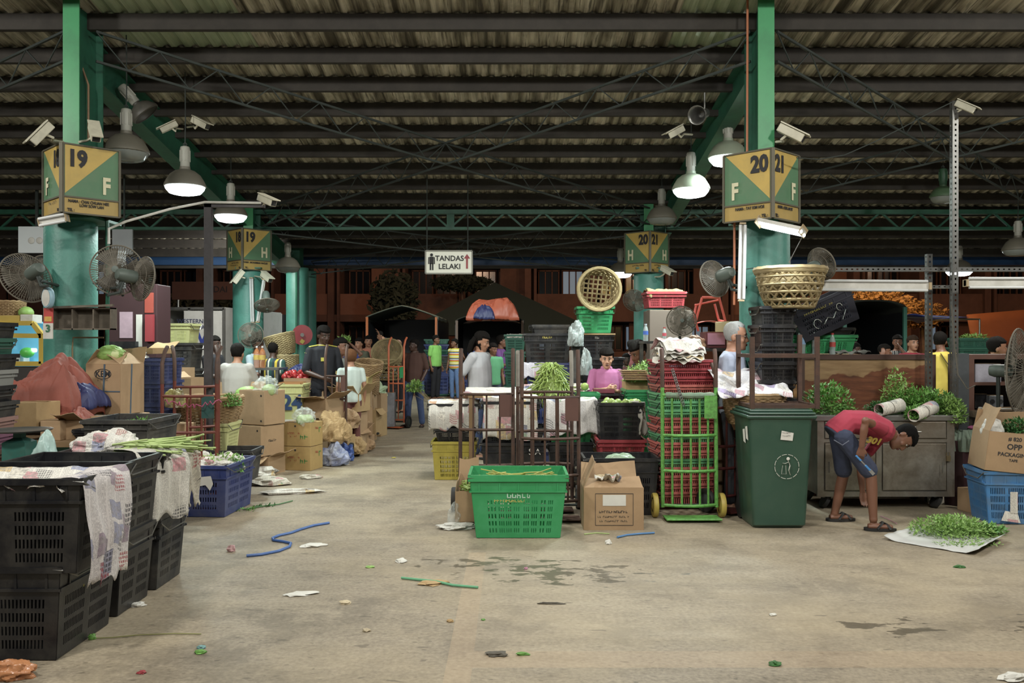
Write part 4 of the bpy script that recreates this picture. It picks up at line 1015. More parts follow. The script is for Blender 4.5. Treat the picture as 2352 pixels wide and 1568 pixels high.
def horn():
    p=P(1610,262,9.2); o=thing('horn_speaker','grey horn loudspeaker under the right rafter','loudspeaker',p,(0,0,-.6))
    m=MB(); m.lathe([(.1,-.12),(.08,-.08),(.04,0),(.03,.08)],18,Matrix.Rotation(-PI/2+.3,4,'X'),cap=False); m.build('horn',mt_steel,o,True,solid=.004)
    m=MB(); m.lathe([(.045,.06),(.05,.13),(.02,.15)],14,Matrix.Rotation(-PI/2+.3,4,'X')); m.tube([(0,.1,.02),(0,.1,.25)],.01,6); m.build('driver',mt_steel,o,True)
horn()
cctv('cream security camera left of the sign 18 F, pointing down left',95,308,7.6,(-.45,-.4,-.75),P(145,326,7.9),.92)
cctv('cream security camera above the sign 19 F, pointing down right',217,303,7.75,(.35,-.5,-.55),P(182,326,7.95),.9)
cctv('small security camera on the left side of the left rafter',388,292,9.6,(-.8,-.3,-.5),P(420,296,9.9),.75)
cctv('security camera on the right side of the left rafter',460,283,9.6,(.75,-.3,-.4),P(430,292,9.9),.85)
cctv('boxy security camera at the end of the bracket post',613,460,8.75,(.75,-.5,-.35),P(596,470,8.8),.85)
cctv('security camera on the left side of the right rafter',1551,304,9.6,(-.75,-.3,-.45),P(1590,309,9.9),.85)
cctv('cream security camera above the sign 21 F, pointing right',1817,306,7.8,(.75,-.35,-.5),P(1782,326,7.95),.95)
cctv('small security camera at the top of the tall slotted post',2218,246,8.2,(.6,-.5,-.5),P(2198,250,8.25),.75)
cctv('tiny security camera below the sign 18 H on its left',548,636,13.3,(-.5,-.3,-.8),P(558,632,13.62),.9)
cctv('tiny white security camera below the sign 19 H on its right',612,636,13.3,(.7,-.6,-.5),P(585,634,13.62),.9)
cctv('small bright security camera right of the sign 20 H column',1532,622,13.3,(.5,-.7,-.4),P(1500,636,13.62),.9)
def tubelight(label,a,b,lit=False,n=1,w=.07,up=(0,0,1),power=25,facing=(0,-1,0),wide=.1):
    a,b=Vector(a),Vector(b); o=thing('tube_light',label,'lamp',a); d=b-a; f=Vector(facing)
    m=MB(); m.beam((0,0,0),d,w,.03 if not n==2 else wide*.5,f); m.build('housing',mt_white,o,bevel=.003)
    u=d.normalized().cross(f).normalized()
    for q in ([0] if n==1 else [-1,1]):
        c=f*.03+u*q*wide*.42; m=MB(); m.tube([c+d*.03,c+d*.97],.014,10); m.build('tube',mt_glow if lit else M('unlit white tube','#c8cac8',.3,0,.02),o,True)
    m=MB()
    for s in (0,1): m.beam(d*(s*.98)+f*.0,d*(s*.98+.02)+f*.0,w*1.1,.08,f)
    m.build('end_cap',M('aged end cap','#a8926a',.5),o)
    if lit:
        l=bpy.data.lights.new('tube_lamp','AREA'); l.shape='RECTANGLE'; l.size=d.length; l.size_y=.05; l.energy=power; l.color=(.88,.95,1)
        lo=bpy.data.objects.new('tube_lamp',l); COL.objects.link(lo); lo.location=a+d*.5+f*.06; x=d.normalized(); z=-f; z=(z-x*z.dot(x)).normalized(); y=z.cross(x); lo.rotation_euler=Matrix((x,y,z)).transposed().to_euler()
    return o
tubelight('lit fluorescent tube jutting out below the sign 20 F',P(1743,509,7.55),P(1846,531,7.2),True,2,.09,facing=Vector((0,-.55,-.8)),power=22,wide=.07)
tubelight('unlit tube light fixed upright on the right front column',P(1706,512,7.85),P(1702,692,7.85),False,2,.05,facing=(-.2,-1,0),wide=.05)
tubelight('long unlit twin tube light hung under the slotted steel beam',P(1835,655,8.1),P(2136,657,8.1),False,2,.06,facing=(0,-1,0),wide=.1)
tubelight('unlit twin tube light cut by the right edge of the view',P(2216,650,8.1),P(2420,650,8.1),False,2,.06,facing=(0,-1,0),wide=.1)
tubelight('upright unlit tube light on the left rear column',P(578,637,13.53),P(581,742,13.53),False,2,.05,wide=.04)
tubelight('slanting unlit tube light right of the left rear column',P(607,640,13.3),P(592,740,13.4),False,1,.05)
tubelight('dusty unlit tube fitting under the sign 18 F',P(92,512,7.7),P(155,500,7.7),False,2,.06,wide=.07)
def wire(label,pts,r,mat,name='cable',cat='cable'):
    p0=Vector(pts[0]); m=MB(); m.tube([Vector(p)-p0 for p in pts],r,6); return tag(m.build(name,mat,None,True,p0),label,cat)
wire('orange conduit running up the left side of the right front column',[P(1717,-5,8.05),P(1716,345,8.05),P(1705,400,8.05),P(1687,505,8.05),P(1686,700,8.05)],.011,M('orange conduit','#b86a3c',.5))
wire('thin brown conduit down the inside of the left steel column',[P(186,-5,8.2),P(187,150,8.2),P(203,195,8.2),P(203,320,8.2)],.01,M('brown conduit','#8a6a48',.6),'conduit')
wire('pale cable sagging from the sign 21 F to the tall slotted post',[P(1829,362,7.7),P(1880,366,7.8),P(1940,356,7.9),P(2010,325,8.0),P(2075,292,8.1),P(2130,262,8.15),P(2186,235,8.2)],.005,mt_brace)
wire('white conduit sloping up from the left front column to the bracket post',[P(250,560,8.1),P(250,525,8.1),P(290,508,8.2),P(390,480,8.5),P(470,464,8.75),P(600,466,8.75)],.013,mt_white,'conduit')
wire('thin hanging wire from the lit tube to the big basket',[P(1845,540,7.25),P(1828,572,7.4),P(1812,603,7.5)],.004,mt_steel)
wire('tangled cord running down the tall slotted post to the shelf unit',[P(2185,700,8.05),P(2192,790,8.05),P(2200,860,8.0),P(2222,893,7.95),P(2240,885,7.95)],.006,mt_cord)
wire('dark cable loop on the right front column at mid height',[P(1800,610,8.1),P(1770,618,8.08),P(1740,614,8.08),P(1700,620,8.1)],.005,mt_brace)
wire('grey downpipe beside the left front column',[P(246,500,8.25),P(248,620,8.25),P(246,800,8.25),P(246,905,8.25)],.018,mt_dgreen,'pipe','pipe')
wire('thin pale pipe on the front of the left column near its foot',[P(168,880,8.1),P(166,800,8.1),P(168,775,8.1),P(238,775,8.12)],.008,M('copper pipe','#8a7a58',.4,.5),'pipe','pipe')
# slotted steel frame
def slotpost(label,a,b,w=.045,name='slotted_post'):
    a,b=Vector(a),Vector(b); o=thing(name,label,'metal post',a); d=b-a; L=d.length; vert=abs(d.z)>abs(d.x)
    m=MB(); n=max(4,int(L/.05))
    if vert:
        for s in (0,1):
            c=[(0,0,0),(w,0,0),(w,0,L),(0,0,L)] if s==0 else [(0,0,0),(0,w,0),(0,w,L),(0,0,L)]
            slotwall(m,c,[(.35,.65,1)],[((k+.3)/n,(k+.7)/n) for k in range(n)])
    else:
        for s in (0,1):
            c=[(0,0,0),(L,0,0),(L,0,w),(0,0,w)] if s==0 else [(0,0,0),(L,0,0),(L,w,0),(0,w,0)]
            V=MB(); slotwall(V,[c[0],c[3],c[2],c[1]],[(.35,.65,1)],[((k+.3)/n,(k+.7)/n) for k in range(n)]); m.add(V.v,V.f)
    m.build('angle_bar',mt_steel,o,solid=.004); return o
def drop(p): return Vector((p.x,p.y,0))
for px,pt,lb in ((1804,588,'slotted steel post left of the long tube light'),(2130,583,'slotted steel post right of the long tube light'),):
    p=P(px,pt,8.42); slotpost(lb,drop(p),p,.05)
p=P(2188,231,8.25); slotpost('tall slotted steel post carrying a camera at its top',drop(p),p,.055)
slotpost('upper horizontal slotted steel beam over the wooden partition',P(1795,623,8.35),P(2360,623,8.35),.04,'slotted_beam')
slotpost('short lower slotted beam beside the tube light bracket',P(1800,662,8.3),P(2200,664,8.3),.03,'slotted_beam')
# bracket post on the left
o=thing('bracket_post','dark square steel post with an arm at its top, behind the red hand truck','metal post',(X(479,8.8),8.8,0))
zt=Z(463,8.8); m=MB(); m.box((0,0,zt/2),(.075,.06,zt)); m.build('post',M('speckled dark steel','#4a4648',.6,.2,.35,25),o)
m=MB(); m.b2((-.035,-.03,zt-.06),(X(608,8.8)-X(479,8.8),.03,zt)); m.build('arm',MC['speckled dark steel'],o)
# fans
place_fan('fan high on the left front column turned away to the left',P(60,638,7.85),(-.8,.5,-.35),.235,**FK)
place_fan('fan hidden behind the turned-away fan left of the column',P(97,632,8.3),(-.3,-.9,.0),.19,**FK)
place_fan('large fan right of the left front column facing the aisle',P(268,620,7.9),(.25,-1,.05),.225,**FK)
place_fan('fan beside the large one, rightmost on the left front column',P(328,640,7.9),(.6,.75,-.12),.2,**FK)
place_fan('dusty fan tilted down on the left rear column',P(613,701,13.1),(.15,-.35,-.6),.185,**FK)
place_fan('dust-caked fan below the left rear column',P(576,770,13.1),(.1,-1,0),.19,mount=False,**FK)
place_fan('fan left of the right front column turned away from view',P(1641,640,8.2),(-.45,.8,-.2),.175,**FK)
place_fan('small table fan with a black badge in front of the brown cabinet',P(1565,737,8.9),(-.1,-1,.05),.15,**{**FK,'blade':M('smoky fan blade','#8a8474',.4,alpha=.6)})
place_fan('fan on the rear column under the sign 20 H',P(1458,690,13.2),(-.3,-.7,-.4),.18,**FK)
place_fan('thin edge-on fan above the big bamboo basket',P(1887,606,7.95),(.8,.45,.35),.15,**FK)
bpy.context.view_layer.update()
def fan_arm(fn,to):
    o=bpy.data.objects[fn]; bpy.context.view_layer.update(); q=o.matrix_world.inverted()@Vector(to); m=MB(); m.tube([(0,.17,-.03),(0,.22,-.12),q],.013,6); m.build('wall_arm',mt_brace,o,True)
for i,(px,py,d) in enumerate([(150,660,8.3),(150,640,8.3),(215,650,8.2),(225,665,8.2),(590,735,13.75),(575,785,13.75),(1715,660,8.25),None,(1480,715,13.75),(1780,640,8.25)]if 0 else [(150,660,8.3),(150,640,8.3),(215,650,8.2),(225,665,8.2),(590,735,13.75),(575,785,13.75),(1715,660,8.25),(1565,800,9.1),(1480,715,13.75),(1780,640,8.25)]): fan_arm('fan' if i==0 else 'fan.%03d'%i,P(px,py,d))
fI=thing('stand_fan','large dusty standing fan at the right edge of the view','fan',(X(2340,7.9),7.9,0))
q=place_fan('x',(0,0,Z(852,7.9)),(.72,-.7,.0),.385,mount=False,**FK)
for ch in list(q.children): ch.parent=None; M0=q.matrix_basis.copy(); ch.parent=fI; ch.matrix_basis=M0
bpy.data.objects.remove(q)
m=MB(); m.tube([(-.12,.12,Z(852,7.9)),(-.12,.12,.03)],.018,8); m.tube([(-.12,.12,Z(852,7.9)),(-.05,.06,Z(852,7.9))],.02,8); m.build('pole',mt_brace,fI,True)
m=MB(); m.lathe([(.2,0),(.2,.02),(.05,.05)],20,Matrix.Translation((-.12,.12,0))); m.build('base',mt_brace,fI,True)
# ================= left side stalls
def cr(label,px0,px1,pt,pb,d,D,mat,style='bin',dx=0,rz=0,group=None,zb=None,**kw):
    L=X(px1,d)-X(px0,d); z1=Z(pt,d); z0=Z(pb,d) if zb is None else zb
    return crate(label,((X(px0,d)+X(px1,d))/2+dx,d+D/2,max(0,z0)),rz,group,L=round(L,3),D=D,H=round(z1-max(0,z0),3),mat=mat,style=style,**kw)
def ct(label,px0,px1,pt,pb,d,D,mat,rz=0,group=None,name='cardboard_box',**kw):
    L=X(px1,d)-X(px0,d); z1=Z(pt,d); z0=max(0,Z(pb,d))
    kw.setdefault('L',round(L,3))
    return carton(label,((X(px0,d)+X(px1,d))/2,d+D/2,z0),rz,group,D=D,H=round(z1-z0,3),mat=mat,name=name,**kw)
bk=dict(mat=mt_black,style='bin4',H=.45,t=.9)
A1=crate('nearest big black crate on the floor, bottom left corner',(-2.53,4.5,0),0,None,L=.7,D=.6,**bk)
A2=crate('big black crate with a torn newspaper over its rim, on the nearest one',(-2.43,4.45,.43),0.02,None,L=.72,D=.58,**bk)
B1=crate('black crate on the floor, second in the row from the camera',(-2.53,5.1,0),0,None,L=.68,D=.44,**bk)
B2=crate('open black crate holding a pale gourd, second in the row, upper',(-2.51,5.06,.41),-.02,None,L=.70,D=.5,**{**bk,'style':'rows'})
C1=crate('dusty black crate on the floor, third in the row',(-2.5,5.62,0),0,None,L=.62,D=.42,mat=mt_blackd,style='rows',H=.42,t=.9)
C2=crate('smooth black crate topped with pale beans, third in the row, upper',(-2.48,5.62,.39),0,None,L=.66,D=.5,mat=mt_blackd,style='solid',H=.46,t=.9)
text('~6',.05,mt_yelp,A2,(.35,.06,.36),(PI/2-.08,0,PI/2),'stencil'); text('~8',.035,mt_yelp,A2,(.347,.06,.31),(PI/2-.08,0,PI/2),'stencil')
text('~1',.08,mt_yelp,A1,(.345,-.02,.37),(PI/2-.08,0,PI/2),'stencil'); text('~4',.03,mt_yelp,A1,(.343,-.02,.31),(PI/2-.08,0,PI/2),'stencil')
m=MB(); m.b2((-.01,-.302,.22),(.015,-.3,.25)); 
# newspapers in and over the near crates
drape('coloured newspaper page hanging over the corner of the nearest black crate',(-2.05,4.36,0),[(.22,.82),(.16,.885),(0,.9),(-.03,.86),(-.05,.6),(-.03,.36)],.42,newsprint('colour page print','#c8c2c0','#45454a',7,.55,('#b9735a','#5a6490','#6b4a6b','#c8a25a')),3,.03,.02,1.45,spread=-.15,skew=.0,fold=.35)
drape('crumpled newspaper lining the nearest black crate',(-2.45,4.45,0),[(.24,.87),(.1,.80),(-.05,.78),(-.2,.8),(-.285,.885),(-.30,.84)],.62,NP[2],5,.05,.02,fold=.4)
m=MB(); m.ball((0,0,.07),(.13,.075,.07),18,10); m.tube([(.1,0,.06),(.2,0,.05),(.24,0,.045)],[.05,.015,.006],8); tag(m.build('gourd',M('pale green gourd','#b9c682',.35,0,.1,6),None,True,(-2.72,5.0,.72),.1),'pale green bottle gourd lying in the second black crate','gourd')
crumple('crumpled newspaper filling behind the pale gourd',(-2.62,5.08,.6),(.24,.13,.14),NP[0],'newspaper','newspaper',2,.4,2.5)
crumple('crumpled newspaper in the third crate beside the beans',(-2.62,5.66,.78),(.2,.17,.12),NP[2],'newspaper','newspaper',4,.4,3)
def bn(r): return ((r.uniform(-.13,.13),r.uniform(-.2,.2),r.random()*.05),(1,r.gauss(0,.35),r.gauss(0,.06)))
beans('pale straight beans laid on the third black crate',(-2.36,5.6,.86),bn,110,.26,.006,mt_bean2,1,curl=.12)
drape('grey newspaper sheet hanging down the third black crate',(-2.19,5.42,0),[(.3,.87),(.12,.88),(0,.875),(-.06,.8),(-.07,.6),(-.06,.44)],.34,NP[1],11,.015,.05,.95,spread=-.1,fold=.3)
drape('newspaper strip twisted beside the hanging grey sheet',(-2.11,5.7,0),[(.2,.86),(.05,.875),(-.02,.8),(-.03,.62),(-.02,.48)],.14,NP[3],13,.035,.1,1.3,fold=.6)
# black trays behind (four stacked)
for i in range(4):
    crate(['lowest black tray of the stack behind the bean crate','second black tray from the floor behind the bean crate','closed-up black tray under the topmost, behind the bean crate','topmost open black tray with green leaves, behind the bean crate'][i],(-2.9+.015*i,6.55,.245*i),-.06+.04*(i%2),'black trays behind the beans',L=.46,D=.55,H=.235,mat=mt_blackd,style='rows' if i<3 else 'solid',t=.93)
leaves('small green leaves lying in the topmost black tray',(-2.86,6.68,.92),(.13,.12,.05),130,.022,mt_leaf,5)
ct('purple tissue box left of the black trays',238,268,980,1018,6.35,.2,M('violet printed card','#5c3f9a',.5,0,.5,30),inn=False)
m=MB(); 
for i in range(12): r_=random.Random(i); m.ball((X(253,6.35)+r_.uniform(-.04,.04),6.345,Z(998,6.35)+r_.uniform(-.05,.05)),(.008,.002,.008),8,4)
tag(m.build('flower_print',mt_whitep,None),'pale flower print on the violet tissue box','print')
ct('hidden carton under the violet tissue box',225,272,1020,1400,6.35,.35,mt_card)
# blue crate with waste
bc=crate('blue crate full of newspaper and greens, alone on the floor left of the aisle',(-2.82,8.0,0),-.06,None,L=.66,D=.68,H=.445,mat=mt_blue,style='rows',t=.92)
m=MB(); m.add([(.1,-.352,.36),(.2,-.352,.37),(.22,-.35,.3),(.19,-.347,.24),(.15,-.35,.29),(.1,-.35,.28)],[(0,1,2,3,4,5)]); m.build('torn_label',mt_whitep,bc)
for i,(x,y,s,k) in enumerate([(-2.95,7.85,.2,2),(-2.72,7.9,.19,0),(-2.8,8.12,.2,3),(-2.98,8.15,.17,1),(-2.62,8.1,.13,2)]):
    crumple(['crumpled newspaper at the front left of the blue crate','crumpled newspaper at the front of the blue crate','crumpled newspaper in the middle of the blue crate','crumpled newspaper at the back left of the blue crate','crumpled newspaper at the right rim of the blue crate'][i],(x,y,.36),(s,s*.8,.09),NP[k],'newspaper','newspaper',i+20,.5,2.8,group=None)
leaves('wilted green stalks on the waste in the blue crate',(-2.68,7.98,.47),(.2,.2,.06),200,.025,mt_leafl,8,stems=14,stemdir=(-.8,-.3,.1))
leaves('green leaves hanging out of the right side of the blue crate',(-2.5,7.95,.40),(.05,.12,.13),110,.022,mt_leaf,9)
cr('dark low crate behind the blue one',425,575,1038,1110,8.6,.4,mt_blackd,'solid')
# left edge stack
cols=[mt_blackd,mt_black,mt_blue,mt_dgcr,M('white crate plastic','#a8a698',.5),M('brown crate plastic','#6a4e3e',.6),M('plum crate plastic','#7a4a62',.6),M('dull pink crate plastic','#9a7268',.6),mt_blackd,mt_black,M('grey crate plastic','#8a8a84',.6),mt_black,mt_dgcr,mt_black]
nm=['dusty black','black','blue','dark green','whitish','brown','plum','dull pink','dusty black','black','grey','black','dark green','black']
where=['lowest','second lowest','third from below','fourth from below','fifth from below','sixth from below','seventh from below','seventh from the top','sixth from the top','fifth from the top','fourth from the top','third from the top','second from the top','topmost']
for i in range(14):
    crate('%s crate in the tall stack at the left edge, %s'%(nm[i],where[i]),(-4.03+.012*(i%3),6.45,.117*i),.03*(i%2),'tall stack of mixed crates at the left edge',L=.5,D=.3,H=.155,mat=cols[i],style='mesh',t=.92,handle=(i%3==0))
# scale
o=thing('weighing_scale','teal weighing scale with a flat metal pan, behind the nearest crates','scale',(X(45,6.0),6.0,.62))
m=MB(); m.lathe([(.15,0),(.15,.02),(.11,.05),(.11,.24),(.04,.27),(.04,.3)],4,Matrix.Rotation(PI/4,4,'Z')); m.build('body',M('teal enamel','#2f7468',.45,0,.15,8,'#5a5a4a',.3,6),o)
m=MB(); m.lathe([(0.01,.31),(.2,.315),(.21,.325),(.2,.32)],28); m.build('pan',mt_steel,o,True)
cr('black crate under the weighing scale',-40,140,1170,1500,5.75,.5,mt_black,'solid')
crate('second black crate directly under the weighing scale',(X(45,6.0),6.0,.39),0,None,L=.4,D=.4,H=.225,mat=mt_blackd,style='solid')
crumple('pale cyan plastic bag standing behind the second black crate',(X(103,5.75),5.75,.63),(.075,.07,.2),mt_palebag,'plastic bag','plastic_bag',3,.3,2,smooth=True)
# low table with cartons and the tarpaulin
o=thing('low_table','low wooden table under the red tarpaulin and cartons','table',(-4.0,7.35,0)); 
m=MB(); m.b2((-.75,-.35,.70),(.6,.68,.74)); m.build('table_top',mt_cardin,o)
for sx in (-.7,.55):
    for sy in (-.3,.62): m=MB(); m.box((sx,sy,.35),(.05,.05,.70)); m.build('leg',mt_cardin,o)
ct('yellowish carton half covered by the red tarpaulin',62,140,908,950,7.5,.4,mt_card3,rz=.1,flaps=(None,60,None,None))
ct('tan carton leaning at the front left of the low table',30,92,925,982,7.1,.3,mt_card2,rz=-.15,tape=True)
ct('round-bulging tan carton beside the open one on the low table',92,138,966,1012,7.1,.3,mt_card)
ct('open carton with a flap hanging right, in front of the tarpaulin',136,192,963,1012,7.2,.35,mt_card,flaps=(20,None,None,-50))
cr('small black crate between the open carton and the strapped boxes',172,225,990,1022,7.1,.35,mt_black,'solid')
# tarpaulin
def tarp(label,loc,rx,ry,rz_,mat,seed,amp=.3,fs=1.8,drop=None):
    r=random.Random(int(seed*10)); m=MB(); sd=Vector((seed*5.1,seed,seed*2)); rolls=[]
    for k in range(44):
        a=r.uniform(-.85,.85); b=r.uniform(-.85,.85); th=r.uniform(-.5,.9)+(PI/2 if r.random()<.3 else 0); l=r.uniform(.25,.8); w=r.uniform(.07,.19)
        rolls.append((a,b,math.cos(th),math.sin(th),l,w,r.uniform(.5,1.1)))
    def fn(u,v):
        a,b=2*u-1,2*v-1; q=Vector((a*1.2,b*1.2,0))+sd
        wa=a+.22*noise.noise(q*1.4); wb=b+.22*noise.noise(q*1.4+Vector((7,2,0)))
        e=max(abs(a)**2.6,abs(b)**2.6); h=(1-min(1,e))**.55; h*=.72+.25*noise.noise(q*.8)
        z=0
        for (ca,cb,dx,dy,l,w,H) in rolls:
            pa,pb_=wa-ca,wb-cb; t=max(-l,min(l,pa*dx+pb_*dy)); d=math.hypot(pa-t*dx,pb_-t*dy)
            if d<w: z=max(z,H*w*math.sqrt(1-(d/w)**2)*(1-.4*abs(t)/l))
        z=h*rz_+z*(.25+.75*h)*rz_*2.6+.02*rz_*noise.noise(q*9)
        k=1+.16*noise.noise(Vector((a*1.3,b*1.3,seed)))
        return (a*rx*k,b*ry*k,max(.0,z))
    m.grid(fn,110,90); return tag(m.build('tarpaulin',mat,None,True,loc,solid=.003),label,'tarpaulin')
mt_tarp=M('red brown tarpaulin','#8f4432',.7,0,.12,5,bump=.5,bsc=10)
tarp('large red-brown tarpaulin heaped on the cartons at the left',(X(108,7.72),7.72,.88),.37,.3,.5,mt_tarp,3.3,.5)
tarp('end of red-brown tarpaulin spilling to the right towards the strapped box',(X(158,7.45),7.45,.80),.17,.22,.16,mt_tarp,5.1,.5)
tarp('folded navy tarpaulin between the red one and the strapped box',(X(185,7.8),7.82,.95),.17,.2,.22,M('navy tarpaulin','#2c3468',.55,0,.15,5),6.4,.5)
# KEM box stack
KB=carton('tan strapped box printed KEM with a dark logo, on two others',(X(248,8.05),8.2,.88),-.25,None,L=.37,D=.33,H=.46,mat=mt_card,flaps=(140,70,130,150),prints=(('KEM',.085,mt_print,0,.8),('~7',.025,mt_print,0,.68)))
m=MB(); m.tube([(.09*math.cos(t),-.17,.37+.045*math.sin(t)) for t in [2*PI*k/24 for k in range(24)]],.003,4,closed=True); m.build('logo_ring',mt_print,KB)
m=MB(); 
for x in (0.0,): m.beam((x,-.17,0),(x+.02,-.17,.46),.016,.004,(0,1,0))
m.beam((.188,-.03,0),(.188,-.01,.46),.016,.004,(1,0,0)); m.beam((-.185,-.17,.21),(.185,-.17,.21),.01,.004,(0,1,0)); m.build('strapping',M('blue grey strap','#4a5f70',.5),KB)
carton('tan box directly under the strapped KEM box',(X(255,8.1),8.25,.44),-.28,None,L=.42,D=.36,H=.43,mat=mt_card,prints=(('~6',.04,mt_print,0,.6),))
carton('tan box on the floor, lowest under the KEM box',(X(255,8.1),8.25,0),-.25,None,L=.42,D=.36,H=.43,mat=mt_card)
drape('grey cardboard sheet leaning in front of the box under the KEM one',(X(208,7.6),7.75,0),[(.02,Z(955,7.7)),(-.01,Z(960,7.7)),(-.04,Z(990,7.7))],.17,M('grey sheet','#a39a8c',.8),2,.01)
def napa(label,loc,rz,s=1.0):
    o=thing('cabbage',label,'cabbage',loc,rz); m=MB()
    m.ball((0,0,.07*s),(.15*s,.085*s,.075*s),18,10); m.build('head',M('pale cabbage','#c3d08a',.5,0,.2,9),o,True)
    for k in range(5):
        m=MB(); a=k*1.25
        m.grid(lambda u,v:(-.15*s+.30*s*u,(.088+.012*k%3*.01)*s*math.cos(a+(v-.5)*1.3)*math.sin(PI*(.15+.75*u)),.07*s+.085*s*math.sin(a+(v-.5)*1.3)*math.sin(PI*(.15+.75*u))+.006*math.sin(20*v+9*u)),10,8); m.build('leaf',mt_leafl,o,True,solid=.003)
    return o
napa('green and white cabbage on top of the KEM box',(X(262,8.2),8.15,1.36),-.3,1.0)
for i in range(6):
    crate('blue crate right of the KEM box, %s'%['lowest of its stack','second from the floor','third from the floor','third from the top','second from the top','topmost of its stack'][i],(X(338,8.75),8.95,.228*i),-.12,'blue crates stacked beside the KEM box',L=.36,D=.42,H=.225,mat=mt_blue,style='mesh',t=.95,handle=False)
ct('flattened carton lying on the top blue crate',298,365,800,812,8.8,.3,mt_card2,rz=-.3,flaps=(None,25,None,None))
crumple('white plastic wrapping on the top blue crate',(X(315,8.75),8.75,1.375),(.1,.1,.05),mt_white,'plastic wrap','plastic_wrap',8,.4,3)
m=MB(); m.b2((-.05,0,-.1),(.05,.003,.1)); o=tag(m.build('poster',M('yellow poster','#c8c24a',.6,0,.4,14),None,False,P(203,850,8.6)),'small yellow and white poster on the foot of the left column','poster')
# display cabinet and things over it
o=thing('display_cabinet','yellow framed display cabinet with a lit blue inside at the left edge','cabinet',(X(30,9.6),9.6,0)); w=.34; z0,z1=Z(835,9.6),Z(742,9.6)
m=MB(); 
for (a,b) in (((-.5,0,z1),(.22,0,z1)),((-.5,0,z0),(w-.02,0,z0)),((w-.02,0,z0),(w-.02,0,z1-.13)),((w-.02,0,z1-.13),(.22,0,z1)),((-.5,0,z1-.13),(w-.02,0,z1-.14))): m.beam(a,b,.05,.05)
m.build('frame',M('yellow painted frame','#c2a21c',.4),o)
m=MB(); m.b2((-.5,.35,z0),(w,.37,z1)); m.b2((-.5,0,z0-.03),(w,.37,z0)); m.b2((-.5,0,z1-.0),(.2,.37,z1+.02)); m.build('back_panel',M('blue lit panel','#5fb0cc',.5,emit='#5fb8d8',es=.35),o)
m=MB(); m.b2((-.5,.0,0),(w,.37,z0-.03)); m.build('base',M('dark cupboard','#3a3634',.7),o)
m=MB(); m.ball((.1,.1,z0+.12),(.08,.06,.06)); m.build('green_tub',M('bright green tub','#48c23c',.4),o,True)
m=MB(); m.b2((-.4,.1,z0),(.02,.3,z0+.1)); m.build('white_trays',mt_white,o,bevel=.01)
m=MB(); m.tube([(.08,.1,z1-.3),(.2,.1,z1-.3)],.02,8); m.ball((-.18,-.02,z1-.07),.035); m.build('bulb',mt_glow,o,True)
basket('small wicker basket on top of the yellow display cabinet',(X(15,9.7),9.75,Z(724,9.7)),0,None,r0=.16,r1=.14,h=.15,mat=mt_wick2)
ct('yellow carton between the small wicker basket and the cabinet',-10,45,724,742,9.6,.3,M('yellow carton','#b89a2c',.6))
ct('grey tub beside the yellow carton on the cabinet',46,75,722,742,9.6,.2,mt_white)
m=MB(); m.ball((0,0,0),(.08,.08,.07),14,9); tag(m.build('cabbage',mt_leafl,None,True,P(60,718,9.7)),'round green cabbage on the grey tub','cabbage')
# shelf box on the column, calendar, clock
o=thing('wall_shelf','grey weathered wooden pigeonhole shelf on the left front column','shelf',(X(192,7.9),7.86,Z(757,7.86))); m=MB(); w=.27; h=.2
wood=M('grey weathered wood','#6e6354',.8,0,.35,14,'#3c342a',.4,6)
m.b2((-w,0,0),(w,.1,.012)); m.b2((-w,0,h-.012),(w,.1,h)); m.b2((-w,.1,0),(w,.115,h)); m.build('case',wood,o)
for x in (-w,-.09,.1,w-.012): m=MB(); m.b2((x,0,0),(x+.012,.1,h)); m.build('divider',wood,o)
m=MB(); m.beam((-w*1.0,-.0,h),(w*1.1,-.02,h+.02),.03,.02); m.build('top_rail',wood,o)
o=thing('calendar','red and white calendar with a large 3, left of the shelf','calendar',P(111,742,7.8)); w=.043
m=MB(); m.b2((-w,0,.0),(w,.006,.135)); m.build('red_card',M('calendar red','#b8342c',.6,0,.1),o)
m=MB(); m.b2((-w*.8,-.002,.015),(w*.7,.0,.06)); m.build('gold_panel',M('calendar gold','#c89a30',.5,0,.4,40),o)
m=MB(); m.b2((-w*1.05,-.004,-.14),(w,.004,0)); m.build('date_pad',mt_white,o); text('3',.09,M('calendar green','#2c6a48',.6),o,(0,-.008,-.05),name='date',bold=.003)
o=thing('clock','small round blue rimmed clock under the left fan','clock',P(110,684,7.75),(0,0,-.5)); MR=Matrix.Rotation(PI/2,4,'X')
m=MB(); m.lathe([(.001,.02),(.066,.018),(.074,.0),(.07,-.02),(.0,-.02)],24,MR@Matrix.Scale(1.3,4,(0,1,0))); m.build('rim',M('pale blue rim','#8fb8c8',.4),o,True)
m=MB(); m.lathe([(.001,.022),(.058,.021)],24,MR@Matrix.Scale(1.3,4,(0,1,0))); m.build('dial',mt_white,o)
